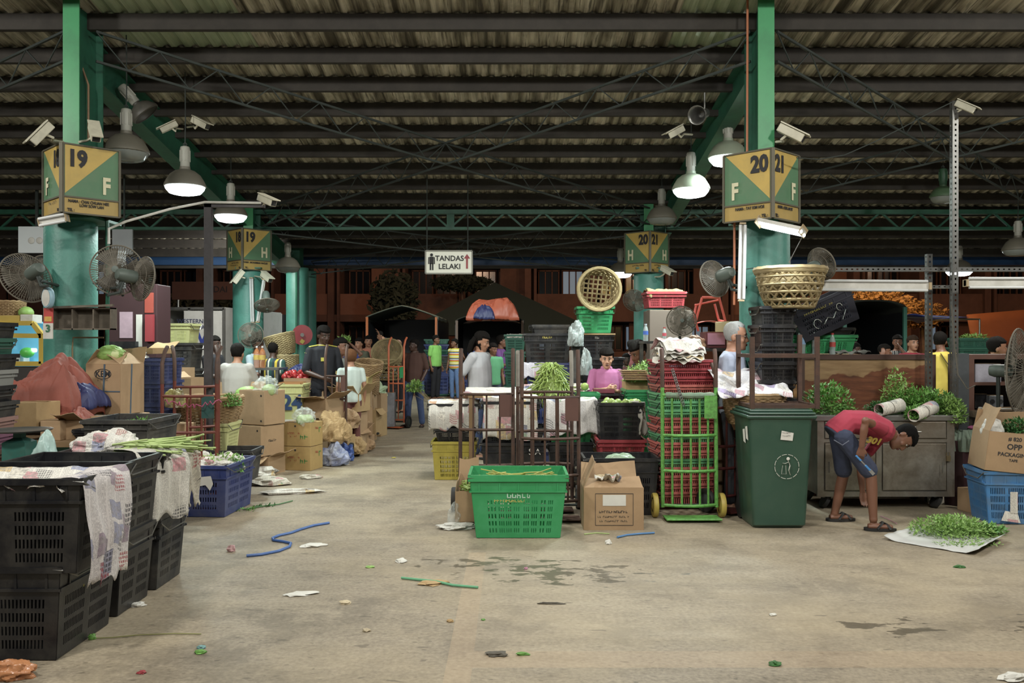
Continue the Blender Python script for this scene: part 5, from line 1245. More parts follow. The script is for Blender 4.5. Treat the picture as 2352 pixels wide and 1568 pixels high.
# dark cabinet, posters
o=thing('cupboard','dark maroon cupboard with papers pinned on it, behind the left column','cupboard',(X(303,10),10,0)); w=(X(362,10)-X(246,10))/2; z1=Z(652,10)
m=MB(); m.b2((-w,0,0),(w,.4,z1)); m.build('body',M('dark maroon paint','#3f2226',.5,0,.2,4),o,bevel=.01)
m=MB(); m.b2((-.14,-.006,z1-.62),(.01,-.001,z1-.32)); m.build('pink_paper',M('faded pink paper','#b89aa8',.8,0,.2,20),o)
m=MB(); m.b2((w-.24,-.006,z1-.72),(w-.17,-.001,z1-.35)); m.build('price_list',mt_whitep,o)
m=MB(); m.b2((w-.12,-.05,z1-.66),(w-.03,.0,z1-.35)); m.build('red_altar_box',mt_red,o); m=MB(); m.b2((w-.14,-.01,z1-.33),(w-.04,.0,z1-.1)); m.build('red_paper',mt_redp,o)
m=MB(); m.b2((-w+.0,-.006,z1-.05-.0),(-w+.22,.0,z1+.38)); m.build('grey_panel',M('grey panel','#8f9090',.6,0,.2),o)
m=MB(); m.ball((-.04,-.03,z1-.66-.02),(.012,.01,.012)); m.build('blue_indicator',M('blue led','#4060ff',.3,emit='#3050ff',es=4),o); m=MB(); m.b2((-w+.02,-.1,z1-.74),(.08,-.01,z1-.66)); m.build('radio',mt_black,o)
o=thing('light_board','pale backlit menu board beyond the left column','sign',(X(85,13),13,Z(580,13))); m=MB(); m.b2((-.28,0,0),(.4,.08,.39)); m.build('board',M('pale menu board','#a8aca8',.5,0,.1,emit='#b8c0c0',es=.22),o)
for x in (-.08,.04,.24): m=MB(); m.ball((x,-.01,.18),(.05,.01,.05),12,8); m.build('dish_picture',mt_white,o,True)
m=MB(); m.b2((-.04,.02,.39),(0,.05,ROOF(13)-Z(580,13))); m.build('hanger',mt_brace,o)
o=thing('pale_panel','pale rectangular panel right of the left column, high up','panel',(X(280,12.5),12.5,Z(584,12.5))); m=MB(); m.b2((-.14,0,0),(.15,.03,.36)); m.build('sheet',M('pale panel face','#8f9496',.6,0,.15),o); m=MB(); m.b2((.02,.0,.36),(.04,.02,ROOF(12.5)-Z(584,12.5))); m.build('hanger',mt_brace,o)
# red/teal hand truck
trolley('red and teal hand truck with a teal plate, left of the aisle',(X(437,8.0),7.98,0),.0,None,w=.5,h=1.5,mat=mt_red2,cross=(1.05,.72,.4,.15),nb=3,bow=.06,sheet=mt_teal,tops=mt_rusty)
trolley('second red hand truck just behind the red and teal one',(X(452,8.7),8.7,0),.55,None,w=.42,h=1.5,mat=mt_red2,cross=(1.1,.7,.4,.15),nb=2,bow=.06,tops=mt_rusty)
m=MB(); r_=random.Random(3); m.tube([(X(378,7.85)+.5*i/24,7.86-.03*math.sin(i),1.02-.05*math.sin(PI*i/24)+.02*math.sin(i*2.3)) for i in range(25)],.006,5); tag(m.build('cord',M('magenta cord','#a03a62',.7),None),'magenta string wound along the red hand truck','string')
basket('wide wicker basket behind the red hand truck',(X(470,9.1),9.2,Z(972,9.1)),0,None,r0=.36,r1=.28,h=.27,mat=mt_wick2)
cr('olive yellow crate under the wide wicker basket',432,522,976,1040,8.95,.42,mt_pyel,'cols')
cr('dark crate on the floor under the olive yellow one',430,524,1041,1300,8.95,.42,mt_blackd,'rows')
leaves('bunch of green coriander at the right end of the wicker basket',(X(538,9.1),9.0,Z(925,9.0)),(.12,.1,.11),648,0.017,mt_leaf,21,stems=14,stemdir=(-1,.1,.3))
crumple('yellow and purple packet behind the red hand truck',(X(402,8.6),8.6,.9),(.1,.08,.12),M('yellow purple packet','#a8a030',.4,0,.5,12,'#5a3a7a',.6,5),'packet','packet',4,.3,3)
ct('hidden carton under the yellow and purple packet',385,425,975,1300,8.5,.3,mt_card)
# cartons left of the aisle
def loc3(px,d,z): return (X(px,d),d,z)
carton('tan box with round air holes, top of the two by the aisle',(X(588,10.05),10.3,.58),-.5,None,L=.40,D=.34,H=.40,mat=mt_card,holes=((-.75,.85),(.75,.85),(-.75,.12),(.75,.12)),prints=())
carton('lower tan box with air holes, under the first one',(X(580,10.05),10.3,.22),-.5,None,L=.44,D=.38,H=.35,mat=mt_card,holes=((-.75,.85),(.75,.85)),bow=0,prints=(('~5',.04,mt_print,0,.5,1),))
carton('torn open tan box on the floor under the holed boxes',(X(595,10.1),10.3,0),-.35,None,L=.36,D=.33,H=.215,mat=mt_card,flaps=(-30,None,None,20))
def vegbox(label,z): return carton(label,(X(688,10.45),10.62,z),-.25,None,L=.37,D=.32,H=.285,mat=mt_card3,prints=(('~7',.035,mt_redp,-.2,.55),('~5',.03,mt_redp,-.2,.42),('~2',.08,mt_gpr,.55,.4),('~3',.04,mt_redp,0,.75,1),('~1',.09,mt_gpr,.5,.65,1)),holes=((-.1,.85),))
vegbox('carton with red and green print, upper of two by the aisle',.29); vegbox('carton with red and green print on the floor, lower of two',0)
carton('wide open tan carton holding a cabbage, behind the holed boxes',(X(522,10.4),10.65,.68),-.1,None,L=.62,D=.36,H=.20,mat=mt_card,flaps=(None,70,None,30))
ct('large hidden carton under the wide open one',470,575,912,1300,10.5,.36,mt_card)
napa('pale green napa cabbage in the wide open carton',(X(563,10.4),10.55,.85),.2,1.0)
def bagcab(label,px,py,d,s):
    p=P(px,py,d); o=thing('bagged_cabbage',label,'bagged vegetable',p); r_=random.Random(int(px))
    m=MB(); 
    for k in range(4): m.ball((r_.uniform(-.06,.06)*s*3,r_.uniform(-.04,.04)*s*3,.09*s*3*.5),(.3*s,.28*s,.27*s),14,9)
    m.build('cabbage',M('bagged pale cabbage','#a9c07a',.5,0,.25,14),o,True)
    m=MB()
    def fn(u,v):
        a=2*PI*u; ph=PI*v-PI/2; q=Vector((math.cos(a)*math.cos(ph),math.sin(a)*math.cos(ph),math.sin(ph))); k=1+.35*noise.noise(q*3+Vector((px,0,0)))+.12*noise.noise(q*9)
        return (q.x*k*.5*s,q.y*k*.42*s,.25*s*2*.62+q.z*k*.42*s)
    m.grid(fn,60,30); m.build('clear_bag',mt_poly,o,True); return o
bagcab('cabbages in a clear bag on top of the holed box',612,903,10.2,.27)
bagcab('cauliflower in a clear bag on the printed cartons',698,971,10.5,.25)
o=cr('pale yellow crate painted with blue 24, right of the holed boxes',640,694,885,965,11.2,.4,mt_pyel,'solid'); text('24',.26,M('blue brush paint','#24406a',.7),o,(0.02,-.2,.22),name='painted_number',bold=.01)
cr('white crate under the pale yellow one painted 24',640,696,966,1300,11.2,.4,mt_white,'bin')
pb=ct('open carton heaped with red chillies',652,742,868,915,11.8,.4,mt_card,flaps=(None,None,None,-35))
ct('large carton under the carton of red chillies',650,745,916,1300,11.8,.4,mt_card)
ct('orange printed carton in front of the chilli carton',640,690,878,922,11.5,.28,M('orange carton','#b0783c',.7),flaps=(None,None,None,-55))
ct('hidden carton under the orange printed one',640,690,923,1300,11.5,.28,mt_card)
mt_pep=M('red chilli skin','#a81c1c',.3,0,.2,5)
r_=random.Random(6)
for i in range(34):
    x=X(655,12)+r_.random()*.5; y=11.86+r_.random()*.3
    fruit('red chilli heaped in the open carton behind the aisle boxes',(x,y,Z(866,11.8)-.03+r_.random()*.09),(r_.uniform(0,3),r_.uniform(0,3),r_.uniform(0,3)),'red chillies in the open carton',.085,kind='red_pepper',mat=mt_pep,smat=mt_leafd)
tb=ct('open carton of tomatoes with a yellow printed side',782,845,868,900,12.8,.4,M('yellow print carton','#b8a25a',.7),flaps=(None,None,40,30),prints=(('~6',.045,mt_print,0,.6),))
ct('tall plain carton under the tomato carton',785,845,901,1300,12.8,.4,mt_card)
mt_tom=M('tomato skin','#b8481c',.25,0,.25,3)
for i in range(14):
    fruit('small tomato in the yellow printed carton',(X(788,13)+r_.random()*.36,12.86+r_.random()*.28,Z(868,12.8)-.02+r_.random()*.03),(0,0,i),'tomatoes in the printed carton',.07,kind='tomato',mat=mt_tom)
# heap of crushed cartons and bags along the aisle
for i,(px0,px1,pt,pb_,d,D,rz,fl,lb) in enumerate([
 (700,770,915,960,11.2,.35,-.5,(10,None,None,30),'open flattened carton just above the cauliflower'),
 (765,835,905,945,11.8,.35,-.3,(40,None,None,50),'open carton with wide raised flaps at the aisle heap'),
 (800,850,935,1000,12.3,.3,.2,(None,None,-30,None),'upright crushed carton near the end of the aisle heap'),
 (745,800,1000,1040,11.4,.3,-.6,(20,None,60,None),'crushed carton low in the aisle heap'),
 (795,835,985,1035,12.0,.3,.5,(-20,None,None,40),'bent carton on the floor beyond the clear bags'),
 (835,868,940,1000,13.3,.3,-.2,(None,None,None,-50),'brown carton with a hanging flap at the far end of the heap'),
 (842,880,905,950,14.2,.3,-.2,(30,None,None,None),'green edged carton at the far end of the heap'),
 (842,880,951,1300,14.2,.3,-.2,(None,)*4,'tall carton under the green edged one')]):
    ct(lb,px0,px1,pt,pb_ if i!=7 else 1300,d,D,[mt_card,mt_card2][i%2],rz=rz,flaps=fl)
for i,(px0,px1,pt,pb_,d) in enumerate([(705,768,962,1300,11.25),(768,832,947,1300,11.85),(803,848,1001,1300,12.35)]):
    ct(['carton hidden under the flattened carton by the cauliflower','carton under the wide raised flaps','carton standing under the crushed upright one'][i],px0,px1,pt,pb_,d,.3,mt_card,rz=-.3)
for i,(px,py,d,rx,rz2,mt,lb,c) in enumerate([(762,1000,11.0,.2,.22,mt_card2,'crumpled brown paper sack in clear film','paper sack'),(768,1055,10.9,.18,.16,M('white blue plastic sack','#a4a8b4',.35,0,.3,9,'#3a5aa8',.5,6),'white and blue plastic waste bag on the floor','plastic bag'),(800,970,11.7,.14,.16,mt_card,'crushed cardboard wad above the waste bag','cardboard'),(792,1045,11.3,.12,.14,M('blue plastic strip bag','#3c5aa0',.35,0,.4,9),'blue plastic tangle at the aisle heap','plastic bag'),(812,1030,11.7,.14,.14,mt_card2,'crumpled kraft paper at the foot of the heap','paper'),(832,1022,12.3,.14,.14,mt_card,'torn cardboard scrap at the right foot of the heap','cardboard')]):
    crumple(lb,(X(px,d),d,max(0,Z(py+12,d))),(rx,.14,rz2),mt,c,c.replace(' ','_'),i+40,.45,2.6)
crumple('orange plastic waste bag at the bottom left corner',(X(45,4.05)-.02,4.02,0),(.11,.05,.05),M('orange plastic bag','#c8824a',.3,0,.2,6,alpha=.85,bump=.5,bsc=20),'plastic bag','plastic_bag',60,.5,2.4,smooth=True)
crumple('clear bags of greens past the cardboard heap',(X(862,15),15,Z(910,15)),(.2,.2,.16),M('bagged greens','#9ab08a',.3,0,.4,12),'bagged vegetable','bagged_greens',61,.4,3)
ct('carton under the clear bags of greens',845,880,912,1300,14.85,.35,mt_card)
o=ct('grey and white sack standing upright by the far aisle',877,905,902,980,15.4,.22,M('white grey sack','#9a9ca4',.5,0,.3,6,'#3c3c40',.5,4),name='sack')
# pale yellow crates at the back left
cr('pale yellow crate on its side on the far left stack',370,436,745,788,11,.35,mt_pyel,'bin')
for i in range(3): cr(['black crate under the pale yellow one','second black crate under the pale yellow one','lowest black crate under the pale yellow one'][i],368,440,790+60*i,848+60*i+(0 if i<2 else 300),11,.4,mt_blackd,'rows')
for i,(px0,px1,pt,d) in enumerate([(385,420,845,10.2),(405,450,868,9.9),(358,392,872,9.8)]): ct(['stack box with a barcode behind the red hand truck','smaller tan box behind the red hand truck','tan box just left of the red hand truck'][i],px0,px1,pt,1300,d,.3,mt_card,rz=-.3,flaps=(None,None,30,None))
# ================= centre stall
GC=cr('bright green slotted crate standing alone in front of the hand trucks',1080,1301,1098,1238,6.83,.5,mt_gcr,'cols',t=.87,zb=0,hmat=mt_rusty,rim=.05)
text('~5',.06,M('pale crate print','#a8c8b0',.6),GC,(.01,-.247,.34),(PI/2-.13,0,0),'stencil'); text('~12',.035,mt_yelp,GC,(-.05,-.243,.30),(PI/2-.13,0,0),'stencil')
def bm_(r): return ((r.uniform(-.1,.25),r.uniform(-.02,.16),.40+r.random()*.075),(r.choice((-1,1)),r.gauss(0,.15),r.gauss(0,.12)))
beans('long yellow-green beans inside the bright green crate',(X(1180,6.83),7.08,0),bm_,46,.2,.0055,M('yellow green beans','#a8a83c',.45,0,.2,8),3,curl=.22)
ct('tan box of green beans left of the bright green crate',1046,1096,1128,1198,7.3,.45,mt_card,flaps=(None,80,100,None))
def bb(r): return ((r.uniform(-.06,.06),r.uniform(-.15,.15),r.random()*.06),(1,r.gauss(0,.8),r.gauss(0,.1)))
beans('green beans heaped in the tan box',(X(1070,7.35),7.45,Z(1132,7.3)),bb,80,.13,.006,mt_bean,4,curl=.2)
crumple('white crumpled bag on the floor under the tan bean box',(X(1050,7.2),7.22,0),(.14,.08,.03),mt_white,'plastic bag','plastic_bag',71,.5,3)
crumple('torn clear film hanging by the tan bean box',(X(1042,7.25),7.3,0.03),(.05,.05,.1),mt_poly,'plastic film','plastic_film',72,.5,3)
TK=dict(mat=mt_rusty,nb=3,bow=.06,rake=.1,bend=.05)
trolley('rusty hand truck on the left of the pair in the middle',(X(1118,7.95),7.9,0),0,None,w=.48,h=1.48,cross=(1.07,.75,.43,.2),sheet=M('rust brown plate','#5c3a30',.7),**TK)
trolley('rusty hand truck nested behind the right one of the pair',(X(1252,8.0),8.02,0),0,None,w=.5,h=1.46,cross=(1.08,.72,.42,.2),tops=M('white taped handle','#8a8478',.7,0,.3,20),**{**TK,'bow':-.05})
trolley('rusty hand truck in front, right of the pair, with a brown plate',(X(1264,7.65),7.62,0),0,None,w=.5,h=1.47,cross=(1.06,.7,.38,.16),sheet=MC['rust brown plate'],**{**TK,'nb':4,'bow':.08})
# crates on the floor, column a
cr('olive yellow crate on the floor left of the rusty hand trucks',993,1092,1017,1103,9.72,.42,mt_yel,'cols',zb=0)
cr('black crate standing on the olive yellow one',1000,1092,986,1016,9.72,.42,mt_black,'mesh')
a=cr('newspaper wrapped crate on the left end of the bean stall',985,1098,930,985,9.72,.42,mt_black,'solid')
NPb=newsprint('market page print','#c9c6bd','#4a4a50',9,.5)
drape('chinese newspaper page hanging over the left stall crate',(X(1041,9.65),9.72,0),[(.35,Z(922,9.7)),(.1,Z(921,9.7)),(-.01,Z(924,9.7)),(-.04,Z(950,9.7)),(-.03,Z(990,9.7))],.58,NPb,1,.02,.05,spread=-.05,fold=.2)
ob=cr('black crate marked S A on the floor behind the left hand truck',1106,1252,1020,1100,9.0,.42,mt_black,'solid'); text('S A',.09,mt_whitep,ob,(.22,-.215,.28),name='stencil')
cr('black crate above the one marked S A',1108,1250,985,1019,9.0,.42,mt_black,'rows')
cr('newspaper wrapped black crate in the middle of the stall',1108,1240,925,984,9.0,.42,mt_black,'solid')
drape('newspaper page with red headline hanging in the middle of the stall',(X(1172,8.95),9.0,0),[(.4,Z(912,9)),(.1,Z(910,9)),(-.01,Z(913,9)),(-.03,Z(950,9)),(-.03,Z(1010,9))],.56,NP[0],2,.02,.03,fold=.2)
cr('dark blue crate on the floor behind the right hand truck',1262,1362,1018,1105,9.1,.42,mt_black,'rows')
cr('green crate on the dark blue one behind the right hand truck',1262,1360,985,1017,9.1,.42,mt_gcr,'cols')
cr('paper wrapped crate right of the bean heap',1258,1366,925,984,9.1,.42,mt_black,'solid')
drape('white printed poster hanging over the crate below the bean heap',(X(1314,9.0),9.06,0),[(.35,Z(918,9)),(.1,Z(916,9)),(-.01,Z(920,9)),(-.04,Z(950,9)),(-.06,Z(1000,9))],.52,newsprint('poster print','#cfccc8','#4a4a50',15,.3,('#4c9a3a','#a83a5a','#3a6aa8','#d0ccc4')),4,.02,.06,spread=.05,fold=.15)
def tb_(name,label,px0,px1,py,d,D,mat,legs=True,th=.03):
    x0,x1=X(px0,d),X(px1,d); z=Z(py,d); o=thing(name,label,'table',((x0+x1)/2,d,0)); h=(x1-x0)/2
    m=MB(); m.b2((-h,0,z-th),(h,D,z)); m.build('top',mat,o)
    for sx in (-h+.03,h-.03):
        for sy in (.03,D-.03): m=MB(); m.box((sx,sy,(z-th)/2),(.04,.04,z-th)); m.build('leg',mat,o)
    return o
tb_('stall_table','stall table spread with newspapers under the bean heap',1075,1305,908,9.55,.75,mt_cardin)
drape('newspaper spread on the stall table behind the left hand truck',(X(1130,9.6),9.6,0),[(.55,Z(896,9.6)),(.3,Z(898,9.6)),(.02,Z(904,9.6)),(-.02,Z(910,9.6))],.62,NP[1],6,.02,.03)
for i,(px,d,s) in enumerate([(1215,10,.16),(1325,10.1,.13),(1240,10.25,.14)]): crumple(['crumpled newspaper left of the bean heap','crumpled newspaper right of the bean heap','crumpled newspaper behind the bean heap'][i],(X(px,d),d,Z(906,9.6)+.0),(s,.12,.06),NP[(i+2)%4],'newspaper','newspaper',80+i,.4,3)
def bh(r):
    a=r.random()*2*PI; h=r.random()**.8; q=(1-h*.72)*.20; return ((q*math.cos(a),q*math.sin(a)*.8,h*.36),(math.cos(a)*.25-math.sin(a)*r.gauss(0,.6),math.sin(a)*.3+r.gauss(0,.5),-1.1+r.random()*.5))
bhp=beans('tall heap of long green beans on the stall table',(X(1268,9.4),9.62,Z(908,9.5)),bh,560,.17,.006,mt_bean,7,curl=.6)
m=MB(); m.lathe([(.17,0),(.13,.15),(.06,.3),(.01,.36)],16); m.build('inner_beans',mt_bean,bhp,True); 
# crate of guavas + red crate
cr('big black slotted crate full of green guavas, right of the stall',1376,1476,928,1014,8.7,.45,mt_black,'bin4',t=.9)
cr('red crate with a hand hole under the guava crate',1376,1482,1013,1062,8.7,.45,mt_red,'mesh')
cr('dark crate on the floor under the red one',1378,1480,1063,1300,8.7,.45,mt_blackd,'rows')
mt_gv=M('guava skin','#94b048',.35,0,.2,6); r_=random.Random(2)
for i in range(22):
    fruit('green guava lying in the black crate in front of the pink shirt',(X(1386,8.8)+r_.random()*.36,8.78+r_.random()*.3,Z(928,8.7)-.03+r_.random()*.05),(r_.random()*3,r_.random()*3,0),'guavas in the black crate',.075,kind='guava',mat=mt_gv)
fruit('single green guava on the sorting board',(X(1342,9.6),9.55,Z(893,9.6)+.03),(0,1.4,0),None,.085,kind='guava',mat=mt_gv)
drape('grey plastic liner hanging on the right of the guava crate',(X(1475,8.65),8.75,0),[(.1,Z(925,8.7)),(.0,Z(926,8.7)),(-.02,Z(960,8.7)),(0,Z(1000,8.7))],.12,M('grey plastic liner','#a8a498',.5),7,.05,.1,.9,name='plastic_liner',cat='plastic liner',fold=.5)
tb_('sorting_board','dark sorting board in front of the person in the pink shirt',1310,1432,905,9.85,.4,mt_dark,th=.02)
o=ct('stack of account books on the sorting board',1365,1412,893,903,9.9,.2,M('book covers','#8a3a4a',.6,0,.3,20)); 
cr('green crate behind the sorting board on the left',1330,1375,906,930,9.5,.3,mt_gcr,'cols'); cr('green crate right of the person in pink under the herb bundles',1440,1500,898,940,9.6,.4,mt_gcr,'cols')
cr('lower green crate under the one right of the person in pink',1438,1500,941,1300,9.6,.4,mt_gcr,'mesh')
ct('hidden box under the green crate behind the board',1332,1374,931,1300,9.52,.28,mt_card)
# back stack
cr('tall black slotted crate standing behind the bean heap',1205,1311,768,835,11,.45,mt_black,'bin4',lab=('~5',.04,mt_yelp,0,.9))
cr('blue crate with newspaper under the tall black slotted crate',1208,1310,836,890,11,.45,mt_blue,'mesh')
cr('lower blue crate on the floor behind the stall table',1208,1310,891,1300,11,.45,mt_blue,'mesh')
drape('newspaper hanging from under the tall black crate',(X(1232,10.9),10.98,0),[(.2,Z(834,10.95)),(0,Z(834,10.95)),(-.02,Z(850,10.95)),(-.03,Z(868,10.95))],.36,newsprint('violet column print','#c2c0c6','#55407a',12,.1),8,.015,.06)
cr('low black crate tilted on top of the tall slotted one',1222,1304,748,768,11.1,.3,mt_blackd,'solid',rz=.1)
crumple('grey plastic bag tucked beside the tall black crate',(X(1322,10.8),10.8,Z(795,10.8)),(.1,.1,.2),M('grey plastic','#8f9a98',.35,0,.2,6),'plastic bag','plastic_bag',90,.4,2.4)
crumple('pale newspaper cone standing left of the person in pink',(X(1383,11.4),11.4,Z(824,11.2)),(.07,.06,.12),NP[2],'newspaper','newspaper',91,.25,2)
crumple('clear grey bag hanging left of the person in pink',(X(1348,10.6),10.7,Z(862,10.6)),(.07,.05,.2),MC['grey plastic'],'plastic bag','plastic_bag',92,.4,2.4)
ct('carton under the grey plastic bags',1314,1333,795,1300,10.85,.25,mt_blackd)
cr('black crate carrying the green crate and round basket',1335,1408,770,822,11.2,.42,mt_black,'rows',lab=('~2',.04,mt_whitep,0,.9))
cr('middle black crate behind the person in pink',1335,1432,824,880,11.2,.42,mt_black,'bin'); cr('lowest black crate behind the person in pink',1335,1432,881,1300,11.2,.42,mt_blackd,'bin')
ct('flat cardboard under the raised green crate',1330,1414,766,769,11.15,.45,mt_card2)
cr('raised green crate with the round bamboo basket on it',1328,1409,706,765,11.2,.42,mt_gcr,'bin4',t=.84)
basket('round open-weave bamboo basket standing on its side on the green crate',(X(1370,11.3),11.2,Z(705,11.2)+.23),(PI/2+.06,0.1,0),None,r0=.265,r1=.2,h=.28,mat=mt_wick,style='open',name='bamboo_basket',thick=.011)
for i in range(4): cr(['top dark green crate behind the purple shirt','second dark green crate behind the purple shirt','third dark green crate behind the purple shirt','lowest dark green crate behind the purple shirt'][i],1160,1206,[770,810,850,888][i],[808,848,887,1300][i],13,.45,mt_dgcr,'rows')
drape('papers on the top dark green crate',(X(1183,13),13.0,0),[(.3,Z(768,13)),(0,Z(768,13)),(-.01,Z(776,13))],.25,NP[1],9,.01,.02)
# front centre: black crate and cardboard box
cr('low black crate holding a bagged melon behind the open cardboard box',1345,1512,1056,1192,7.75,.42,mt_black,'bin4',zb=0,lab=('~3',.05,mt_yelp,-.4,.8),t=.9)
crumple('pale green bagged vegetables in the low black crate',(X(1425,7.95),7.98,.36),(.16,.13,.11),M('pale bagged veg','#8fa888',.35,0,.15,8),'bagged vegetable','bagged_vegetables',95,.2,2,smooth=True)
CB=ct('open cardboard box with a white label sheet, right of the green crate',1341,1478,1120,1217,7.16,.36,mt_card,flaps=(160,62,115,None),bow=.0)
drape('crumpled newspaper inside the open cardboard box',(X(1400,7.2),7.34,0),[(.15,.4),(.05,.36),(-.06,.39),(-.14,.43)],.2,NP[0],14,.04,.1,fold=.4)
m=MB(); m.b2((-.09,-.186,.2),(.1,-.182,.29)); m.build('label_sheet',mt_whitep,CB); m=MB()
for a,b in (((-.15,.04),(.16,.04)),((-.15,.3),(.16,.3)),((-.15,.04),(-.15,.3)),((.16,.04),(.16,.3))): m.beam((a[0],-.184,a[1]),(b[0],-.184,b[1]),.003,.003)
m.build('printed_frame',mt_print,CB); text('~12',.03,mt_print,CB,(0,-.185,.15),name='print'); text('~18',.022,mt_print,CB,(0,-.185,.11),name='print'); text('~16',.022,mt_print,CB,(0,-.185,.075),name='print')
# nested red / green stack with its hand truck
seq='RGRRGRRGRRGGGRRRR'; seq='RRRRGRRGRRGGGRRRR'
ordn=['lowest','second from the floor','third from the floor','fourth from the floor','fifth from the floor','sixth from the floor','seventh from the floor','eighth from the floor','middle one','eighth from the top','seventh from the top','sixth from the top','fifth from the top','fourth from the top','third from the top','second from the top','topmost']
for i,c in enumerate(seq):
    crate('%s crate in the nested stack behind the green hand truck, %s'%('red' if c=='R' else 'green',ordn[i]),(X(1567,8.1)+.008*(i%2),8.18,.032+.0755*i),.10+.01*(i%3),'nested red and green crates',L=.5,D=.38,H=.13,mat=(mt_red if i>13 else mt_pink) if c=='R' else mt_fgr,style='tall',t=.93,handle=True,hmat=mt_dark,rim=.022)
nz1=.032+.0755*16+.13
for i in range(5):
    drape(['folded newspaper lowest on the red crates','second folded newspaper on the red crates','third folded newspaper on the red crates','fourth folded newspaper on the red crates','topmost curled newspaper on the red crates'][i],(X(1560+6*(i%2),8.0),8.1,nz1+.025*i),[(.2,.0),(.05,.03+.02*i),(-.12,.02+.012*i),(-.2,-.01)],.46-.02*i,NP[(i*3)%4],20+i,.03,.04,.1*i-.2,fold=.4,spread=-.06)
tw=trolley('bright green painted hand truck with yellow wheels and a cloth wrapped bar',(X(1584,7.63),7.63,0),0,None,w=.47,h=1.48,mat=mt_tgreen,cross=(1.08,.73,.42,.12),nb=5,bow=.07,wheel=M('yellow wheel','#b8a02c',.5,0,.15,8),wr=.107,sheet=mt_tgreen,grip=M('cloth wrap','#6f8a70',.9,0,.5,18,'#8a4a4a',.3,9),tops=mt_rusty,rake=.03,bend=.04)
trolley('rusty hand truck standing between the green one and the bin',(X(1672,7.95),7.95,0),.5,None,w=.3,h=1.35,mat=rust('dark red paint','#6a2a28',9,.5,'#3a2420'),cross=(.95,.6,.4,.15),nb=2,bow=.05,bend=.05,tops=mt_rusty)
m=MB(); 
for i in range(26):
    q=P(1545+1.0*i,850+3.2*i,7.55); m.tube([q+Vector((.011*math.cos(t),.004*(i%2),.014*math.sin(t))) for t in [k*PI/4 for k in range(8)]],.003,4,closed=True)
tag(m.build('chain',mt_steel,None),'thin steel chain hanging over the red crates and green hand truck','chain')
# big wicker with newspapers
basket('wide wicker basket covered with newspapers behind the bin',(X(1738,7.75),7.82,.82),0,None,r0=.27,r1=.22,h=.26,mat=mt_wick2)
cr('dark crate holding up the newspaper covered basket',1700,1770,962,1300,7.75,.28,mt_blackd,'rows')
drape('bright magazine pages draped over the wide wicker basket',(X(1728,7.7),7.68,0),[(.35,1.30),(.22,1.27),(.05,1.17),(-.08,1.09),(-.12,1.06)],.66,newsprint('magazine print','#d2cfcc','#6a6a80',21,.75,('#a8506a','#7a5aa8','#d2cfcc','#c8a24a')),31,.03,.04,.0,fold=.15,spread=-.05)
basket('second wicker basket behind the magazine pages, below the old person',(X(1640,8.45),8.5,.98),0,None,r0=.22,r1=.18,h=.24,mat=mt_wick)
ct('carton under the second wicker basket',1612,1668,916,1300,8.35,.3,mt_card)
# ================= right side
def bin_():
    d=7.19; o=thing('wheelie_bin','dark green wheeled rubbish bin with white stickers, right of the hand trucks','rubbish bin',(X(1793,d),d,0)); g=M('dark green bin plastic','#2c5040',.38,0,.1,5,'#47604e',.2,4)
    m=MB(); rg=[]
    for z,hx,f,b in ((.0,.205,.06,.44),(.03,.222,.02,.45),(.25,.232,.005,.47),(.88,.262,-.02,.5),(.92,.27,-.025,.51)):
        pts=[]; 
        for (cx,cy,a0) in ((hx-.04,b-.04,0),(-hx+.04,b-.04,90),(-hx+.04,f+.04,180),(hx-.04,f+.04,270)):
            for k in range(4): a=R(a0+30*k); pts.append(Vector((cx+.04*math.cos(a),cy+.04*math.sin(a),z)))
        rg.append(pts)
    m.loft(rg); m.build('body',g,o,True)
    m=MB(); m.b2((-.29,-.045,.915),(.29,.53,.945)); m.build('rim',g,o,bevel=.012)
    m=MB(); m.b2((-.275,-.055,.948),(.275,.53,.968)); m.b2((-.26,-.03,.968),(.26,.5,.99)); m.build('lid',g,o,bevel=.01)
    m=MB(); m.tube([(-.24,.56,.93),(.24,.56,.93)],.015,8); m.build('handle',g,o,True)
    for s in (-1,1): m=MB(); m.lathe([(.03,-.025),(.1,-.022),(.1,.022),(.03,.025)],18,Matrix.Translation((s*.2,.47,.1))@Matrix.Rotation(PI/2,4,'Y')); m.build('wheel',mt_dark,o,True)
    wp=mt_whitep; tl=math.atan(.025/.6)
    for (x,z,w,h,nm) in ((.04,.78,.10,.075,'paper_sticker'),): m=MB(); m.add([(x-w/2,-.026,z-h/2),(x+w/2,-.026,z-h/2-.01),(x+w/2+.008,-.03,z+h/2-.02),(x-w/2+.01,-.03,z+h/2)],[(0,1,2,3)]); m.build(nm,wp,o)
    for (y,z) in ((.06,.79),(.14,.76)): m=MB(); m.add([(-.262,y-.04,z-.06),(-.262,y+.03,z-.05),(-.268,y+.035,z+.05),(-.268,y-.03,z+.06)],[(0,1,2,3)]); m.build('side_sticker',wp,o)
    for i in range(2): text('~8',.014,mt_print,o,(.04,-.034,.80-.025*i),(PI/2,0,0),'sticker_print')
    m=MB(); 
    for k in range(12): a0=2*PI*k/12; m.tube([(.045+.1*math.cos(a),-.022,.52+.1*math.sin(a)) for a in (a0,a0+.15,a0+.3,a0+.42)],.0022,4)
    m.build('emblem_ring',wp,o)
    m=MB(); m.ball((.055,-.022,.585),(.014,.003,.014)); m.tube([(.055,-.022,.57),(.07,-.022,.53),(.06,-.02,.49),(.075,-.018,.45)],[.006,.016,.01,.006],6,flat=.2); m.tube([(.06,-.022,.56),(.03,-.022,.545),(.01,-.022,.55)],.005,5,flat=.3); m.tube([(.01,-.022,.53),(.0,-.02,.46),(.04,-.02,.46),(.035,-.022,.53)],.004,5,flat=.3); m.build('litter_emblem',wp,o)
bin_()
